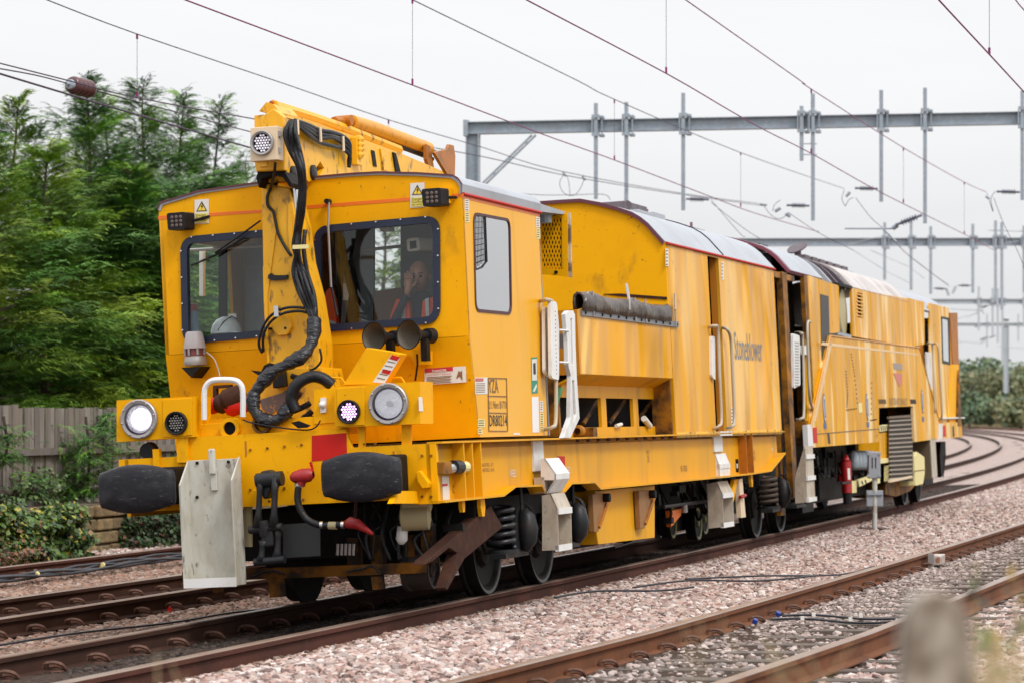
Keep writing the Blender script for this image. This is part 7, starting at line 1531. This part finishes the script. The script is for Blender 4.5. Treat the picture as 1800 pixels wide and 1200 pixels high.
J = [((0, .08, -.72), .15, .12), ((0, .06, -.45), .15, .11), ((0, .04, -.26), .17, .11), ((0, .03, -.17), .07, .065), ((0, .02, -.10), .055, .055),
     ((-.19, .05, -.25), .065), ((-.27, -.02, -.50), .05), ((-.15, -.20, -.34), .038), ((-.05, -.17, -.13), .027),
     ((.19, .05, -.25), .065), ((.25, .02, -.52), .05), ((.20, -.22, -.60), .036),
     ((-.10, -.14, -.74), .08), ((-.12, -.32, -.76), .06), ((-.12, -.28, -1.0), .045), ((.10, -.14, -.74), .08), ((.12, -.32, -.76), .06), ((.12, -.28, -1.0), .045)]
B = [(0, 1), (1, 2), (2, 3), (3, 4), (2, 5), (5, 6), (6, 7), (7, 8), (2, 9), (9, 10), (10, 11), (0, 12), (12, 13), (13, 14), (0, 15), (15, 16), (16, 17)]
skin_body('body', J, B, M_cloth, dr)
# head with face
bmh = bmesh.new(); bmesh.ops.create_icosphere(bmh, subdivisions=4, radius=1)
for v in bmh.verts:
    x, y, z = v.co; w = .078*(1-.22*max(0, -z)); d = .096*(1-.10*max(0, -z)); h = .122
    nx, ny, nz = x*w, y*d, z*h
    if y < -.5:
        g_ = lambda cx_, cz_, r_: math.exp(-((x-cx_)**2+(z-cz_)**2)/(r_*r_))
        ny -= .026*g_(0, -.18, .13)+.012*g_(0, .0, .10)+.010*g_(0, -.62, .2)+.008*g_(0, -.42, .22)*(1 if abs(z+.42) > .035 else -.3); ny += .014*(g_(-.36, .05, .17)+g_(.36, .05, .17)); ny -= .006*(g_(-.36, .23, .2)+g_(.36, .23, .2))
    v.co = (nx, ny, nz)
meh = bpy.data.meshes.new('head'); bmh.to_mesh(meh); bmh.free(); hd = link('head', meh, M_skin, dr, True); hd.rotation_euler = (.12, 0, .1)
for sx_ in (-1, 1):
    MB().lathe([(-.012, .001), (-.01, .016), (.0, .024), (.012, .02), (.014, .001)], (sx_*.079, .01, -.01), (1, .15*sx_, 0), 12).build('ear', M_skin, hd, smooth=True).scale = (1, 1, 1)
    MB().lathe([(0, .012), (.006, .009), (.009, .001)], (sx_*.030, -.084, .006), (0, -1, 0), 10).build('eye', M_dark, hd, smooth=True)
    MB().tube([(sx_*.014, -.094, .028), (sx_*.032, -.092, .034), (sx_*.050, -.080, .028)], .004, 5).build('eyebrow', M_bark, hd)
MB().tube([(-.024, -.094, -.056), (0, -.100, -.054), (.024, -.094, -.056)], .0045, 6).build('mouth', mat('lips', (.30, .10, .08), .5), hd)
# hand raised to the face: palm and five fingers
hb_ = V3((-.045, -.155, -.105)); d0 = V3((.10, .02, .98)).normalized()
hand = MB().tube([hb_+V3((-.01, -.02, -.05)), hb_, hb_+d0*.045, hb_+d0*.08], [.022, .030, .036, .030], 10)
for k, (ax_, ln) in enumerate(((-.45, .065), (-.16, .078), (.12, .074), (.42, .06))):
    b0 = hb_+d0*.07+V3((.018*(k-1.5), 0, 0)); b1 = b0+V3((ax_*.03, .0, .98))*ln*.55; b2_ = b1+V3((ax_*.04, .45, .8))*ln*.5; hand.tube([b0, b1, b2_], [.0095, .009, .0075], 8)
hand.tube([hb_+V3((.02, .0, .01)), hb_+V3((.052, .01, .035)), hb_+V3((.066, .03, .07))], [.012, .011, .008], 8); hand.build('hand', M_skin, dr, smooth=True)
hand2 = MB().tube([V3((.20, -.22, -.60)), V3((.19, -.27, -.60)), V3((.185, -.31, -.60))], [.026, .036, .03], 8)
for k in range(4): hand2.tube([V3((.16+.018*k, -.31, -.60)), V3((.16+.018*k, -.36, -.60)), V3((.16+.018*k, -.385, -.625))], [.0095, .009, .007], 8)
hand2.tube([V3((.16, -.26, -.6)), V3((.125, -.29, -.6)), V3((.12, -.33, -.6))], [.012, .01, .008], 8); hand2.build('hand', M_skin, dr, smooth=True)
for sx_ in (-1, 1):
    ve = MB().poly([[(sx_*.055, -.115, -.20), (sx_*.16, -.105, -.17), (sx_*.225, -.10, -.30), (sx_*.21, -.13, -.66), (sx_*.045, -.15, -.66), (sx_*.035, -.14, -.42)]], (0, -.012, 0), (0, .06, 0)).build('hi_vis_vest', M_vest, dr, bevel=.01)
    MB().poly([[(sx_*.085, -.132, -.19), (sx_*.115, -.132, -.18), (sx_*.125, -.158, -.66), (sx_*.09, -.158, -.66)]], (0, -.012, 0), (0, .004, 0)).build('reflective_tape', M_vesth, ve)
MB().box((-.22, .22), (.2, .3), (-.75, -.15)).build('seat_back', M_dark, dr, bevel=.04)
hh = P(398, 586, 1.22); hat = empty('hard_hat', (0, 0, 0), 'white hard hat lying on the dashboard behind the left front window', 'hard hat'); hat.matrix_world = f1.mw @ Matrix.Translation(hh)
M_hat = mat('white hard hat shell', (.8, .82, .85), .3)
MB().lathe([(0, .125), (.03, .122), (.07, .108), (.11, .075), (.13, .03), (.134, .001)], (0, 0, 0), (0, 0, 1), 24).build('shell', M_hat, hat, smooth=True)
MB().poly([[(.09, -.10, 0), (.17, -.07, -.01), (.19, .0, -.015), (.17, .07, -.01), (.09, .10, 0)]], (0, 0, 0), (0, 0, .008)).build('peak', M_hat, hat); MB().tube([(-.02, -.12, .02), (.02, -.10, .085), (.06, -.02, .13), (.07, .06, .11)], .006, 6).build('ridge_line', M_blk, hat)
fl_ = empty('flask', (0, 0, 0), 'pale blue flask with red top in the corner of the left front window', 'flask'); fl_.matrix_world = f1.mw @ Matrix.Translation(P(341, 588, 1.15))
MB().lathe([(0, .001), (0, .040), (.17, .040), (.185, .03)], (0, 0, 0), (0, 0, 1), 18).build('body', mat('pale blue plastic flask', (.25, .42, .62), .4), fl_, auto=True); MB().lathe([(.185, .03), (.19, .036), (.24, .034), (.245, .001)], (0, 0, 0), (0, 0, 1), 16).build('cap', M_redd, fl_, auto=True)
jk = empty('hi_vis_jacket', (0, 0, 0), 'orange hi-vis jacket hanging at the inner edge of the right window', 'jacket'); jk.matrix_world = f1.mw
MB().poly([[P(*p, 1.4) for p in [(572, 512), (580, 505), (588, 530), (592, 574), (568, 574)]]], (0, 0, 0), (0, .08, 0)).build('jacket_body', M_vest, jk, bevel=.012); MB().poly([[P(*p, 1.38) for p in [(570, 560), (590, 566), (590, 571), (570, 565)]]], (0, 0, 0), (0, .02, 0)).build('reflective_tape', M_vesth, jk)
# ---------------- foreground post and weeds (out of focus)
pw = empty('fence_post', (.520, 3.5, -.3), 'blurred pale concrete post close to the camera at the lower right', 'post')
M_conc = mat('lichen spotted concrete', (.37, .31, .25), .9, layers=(((.10, .065, .04), (14, 14, 12), .45, .60, .85), ((.42, .40, .37), (9, 9, 7), .52, .66, .8)), bumps=(((40, 40, 40), .004),))
pr_ = [(-.042, 1.54-.018*((k/6.)**2)) if False else (x_, z_) for k, (x_, z_) in enumerate([(-.043, 0), (-.042, 1.50), (-.036, 1.535), (-.024, 1.553), (-.006, 1.561), (.012, 1.560), (.028, 1.549), (.038, 1.528), (.043, 1.49), (.046, 0)])]
MB().poly([[(x_, -.04, z_) for x_, z_ in pr_]], (0, 0, 0), (0, .08, 0)).build('shaft', M_conc, pw, bevel=.012)
def weed(name, stems, label, pal, leafpal, seed, leaf=.03, nl=0):
    r_ = np.random.default_rng(seed); root = empty(name, stems[0][0], label, 'weed'); o0 = V3(stems[0][0]); b_ = MB(); L = []
    for base, tip, w in stems:
        a, c = V3(base)-o0, V3(tip)-o0; m_ = (a+c)/2+V3((r_.normal(0, .01), 0, .02)); b_.tube([a, m_, c], [w, w*.8, w*.3], 5)
        for k in range(nl): t = r_.uniform(.6, 1); L.append(np.array(a+(c-a)*t)+r_.normal(0, .012, 3))
    b_.build('stem', mat('dry straw stem', (.42, .32, .17), .8), root, smooth=True)
    if nl: v, f = leaf_cloud(np.array(L), np.tile([0, -1, .2], (len(L), 1)), leaf, .8); np_mesh('leaves', v, f, M_leaf, root, np.repeat(pick(leafpal, len(L)), 4, 0))['kind'] = 'stuff'
    return root
Wp = lambda u, v, Y: ((u-900)/F_PX*Y, Y, CAM_H+(HZ-v)/F_PX*Y)
LG = ((.11, .17, .03), (.08, .13, .03), (.36, .23, .06), (.13, .09, .05))
weed('leafy_weed', [(Wp(1712, 1300, 5.4), Wp(1716, 985, 5.4), .003)], 'blurred leafy weed stem right of the concrete post', LG, ((.07, .055, .04), (.10, .16, .03)), 71, .025, 9)
weed('leafy_weed', [(Wp(1750, 1300, 5.0), Wp(1748, 1075, 5.0), .003), (Wp(1748, 1200, 5.0), Wp(1740, 1120, 5.0), .002)], 'blurred weed with orange and green leaves right of the post', LG, LG, 72, .028, 9)
weed('leafy_weed', [(Wp(1800, 1300, 5.2), Wp(1790, 1020, 5.2), .003)], 'blurred green weed at the right edge', LG, LG, 73, .028, 10)
r_ = np.random.default_rng(5)
weed('dry_grass_tuft', [(Wp(1700+r_.uniform(0, 120), 1320, 4.6), Wp(1690+r_.uniform(0, 130), 1085+r_.uniform(0, 120), 4.6), .0018) for k in range(75)], 'blurred straw coloured grass in the lower right corner', LG, LG, 74)
weed('dry_grass_tuft', [(Wp(1350+r_.uniform(0, 160), 1330, 4.6), Wp(1330+r_.uniform(0, 180), 1130+r_.uniform(-40, 60), 4.6), .0016) for k in range(7)], 'thin blurred grass blades left of the concrete post', LG, LG, 75)
weed('dry_grass_tuft', [(Wp(290+k*16, 1330, 5), Wp(276+k*26, 1145+k*20, 5), .0022) for k in range(3)], 'blurred yellow grass blades at the lower left', LG, LG, 76)
weed('dry_grass_tuft', [(Wp(1220+k*30, 1330, 4.6), Wp(1195+k*34, 1040+k*16, 4.6), .0014) for k in range(3)], 'thin blurred straw blades in front of the nearest rail', LG, LG, 77)
# tree hidden behind the machine, seen only through the cab windows
tree_at(668, 330, -12.5, 2.6, 3000, 'green tree behind the machine, glimpsed through the right cab window', PY, 41, .2)
tree_at(400, 340, -11.4, 2.0, 2600, 'green tree behind the cab, glimpsed through the left front window', PG, 42, .2)

# ---------------- air: a light even haze over the whole line
hz = bpy.data.materials.new('air haze'); hz.use_nodes = True; t = hz.node_tree; t.nodes.clear(); ho = N(t, 'ShaderNodeOutputMaterial'); pv = N(t, 'ShaderNodeVolumePrincipled')
pv.inputs['Color'].default_value = (.93, .95, 1, 1); pv.inputs['Density'].default_value = HAZE; pv.inputs['Anisotropy'].default_value = .3; t.links.new(pv.outputs[0], ho.inputs['Volume'])
if HAZE: hzo = MB().box((-450, 450), (-60, 720), (-2.5, 16)).build('haze', hz); hzo['kind'] = 'stuff'
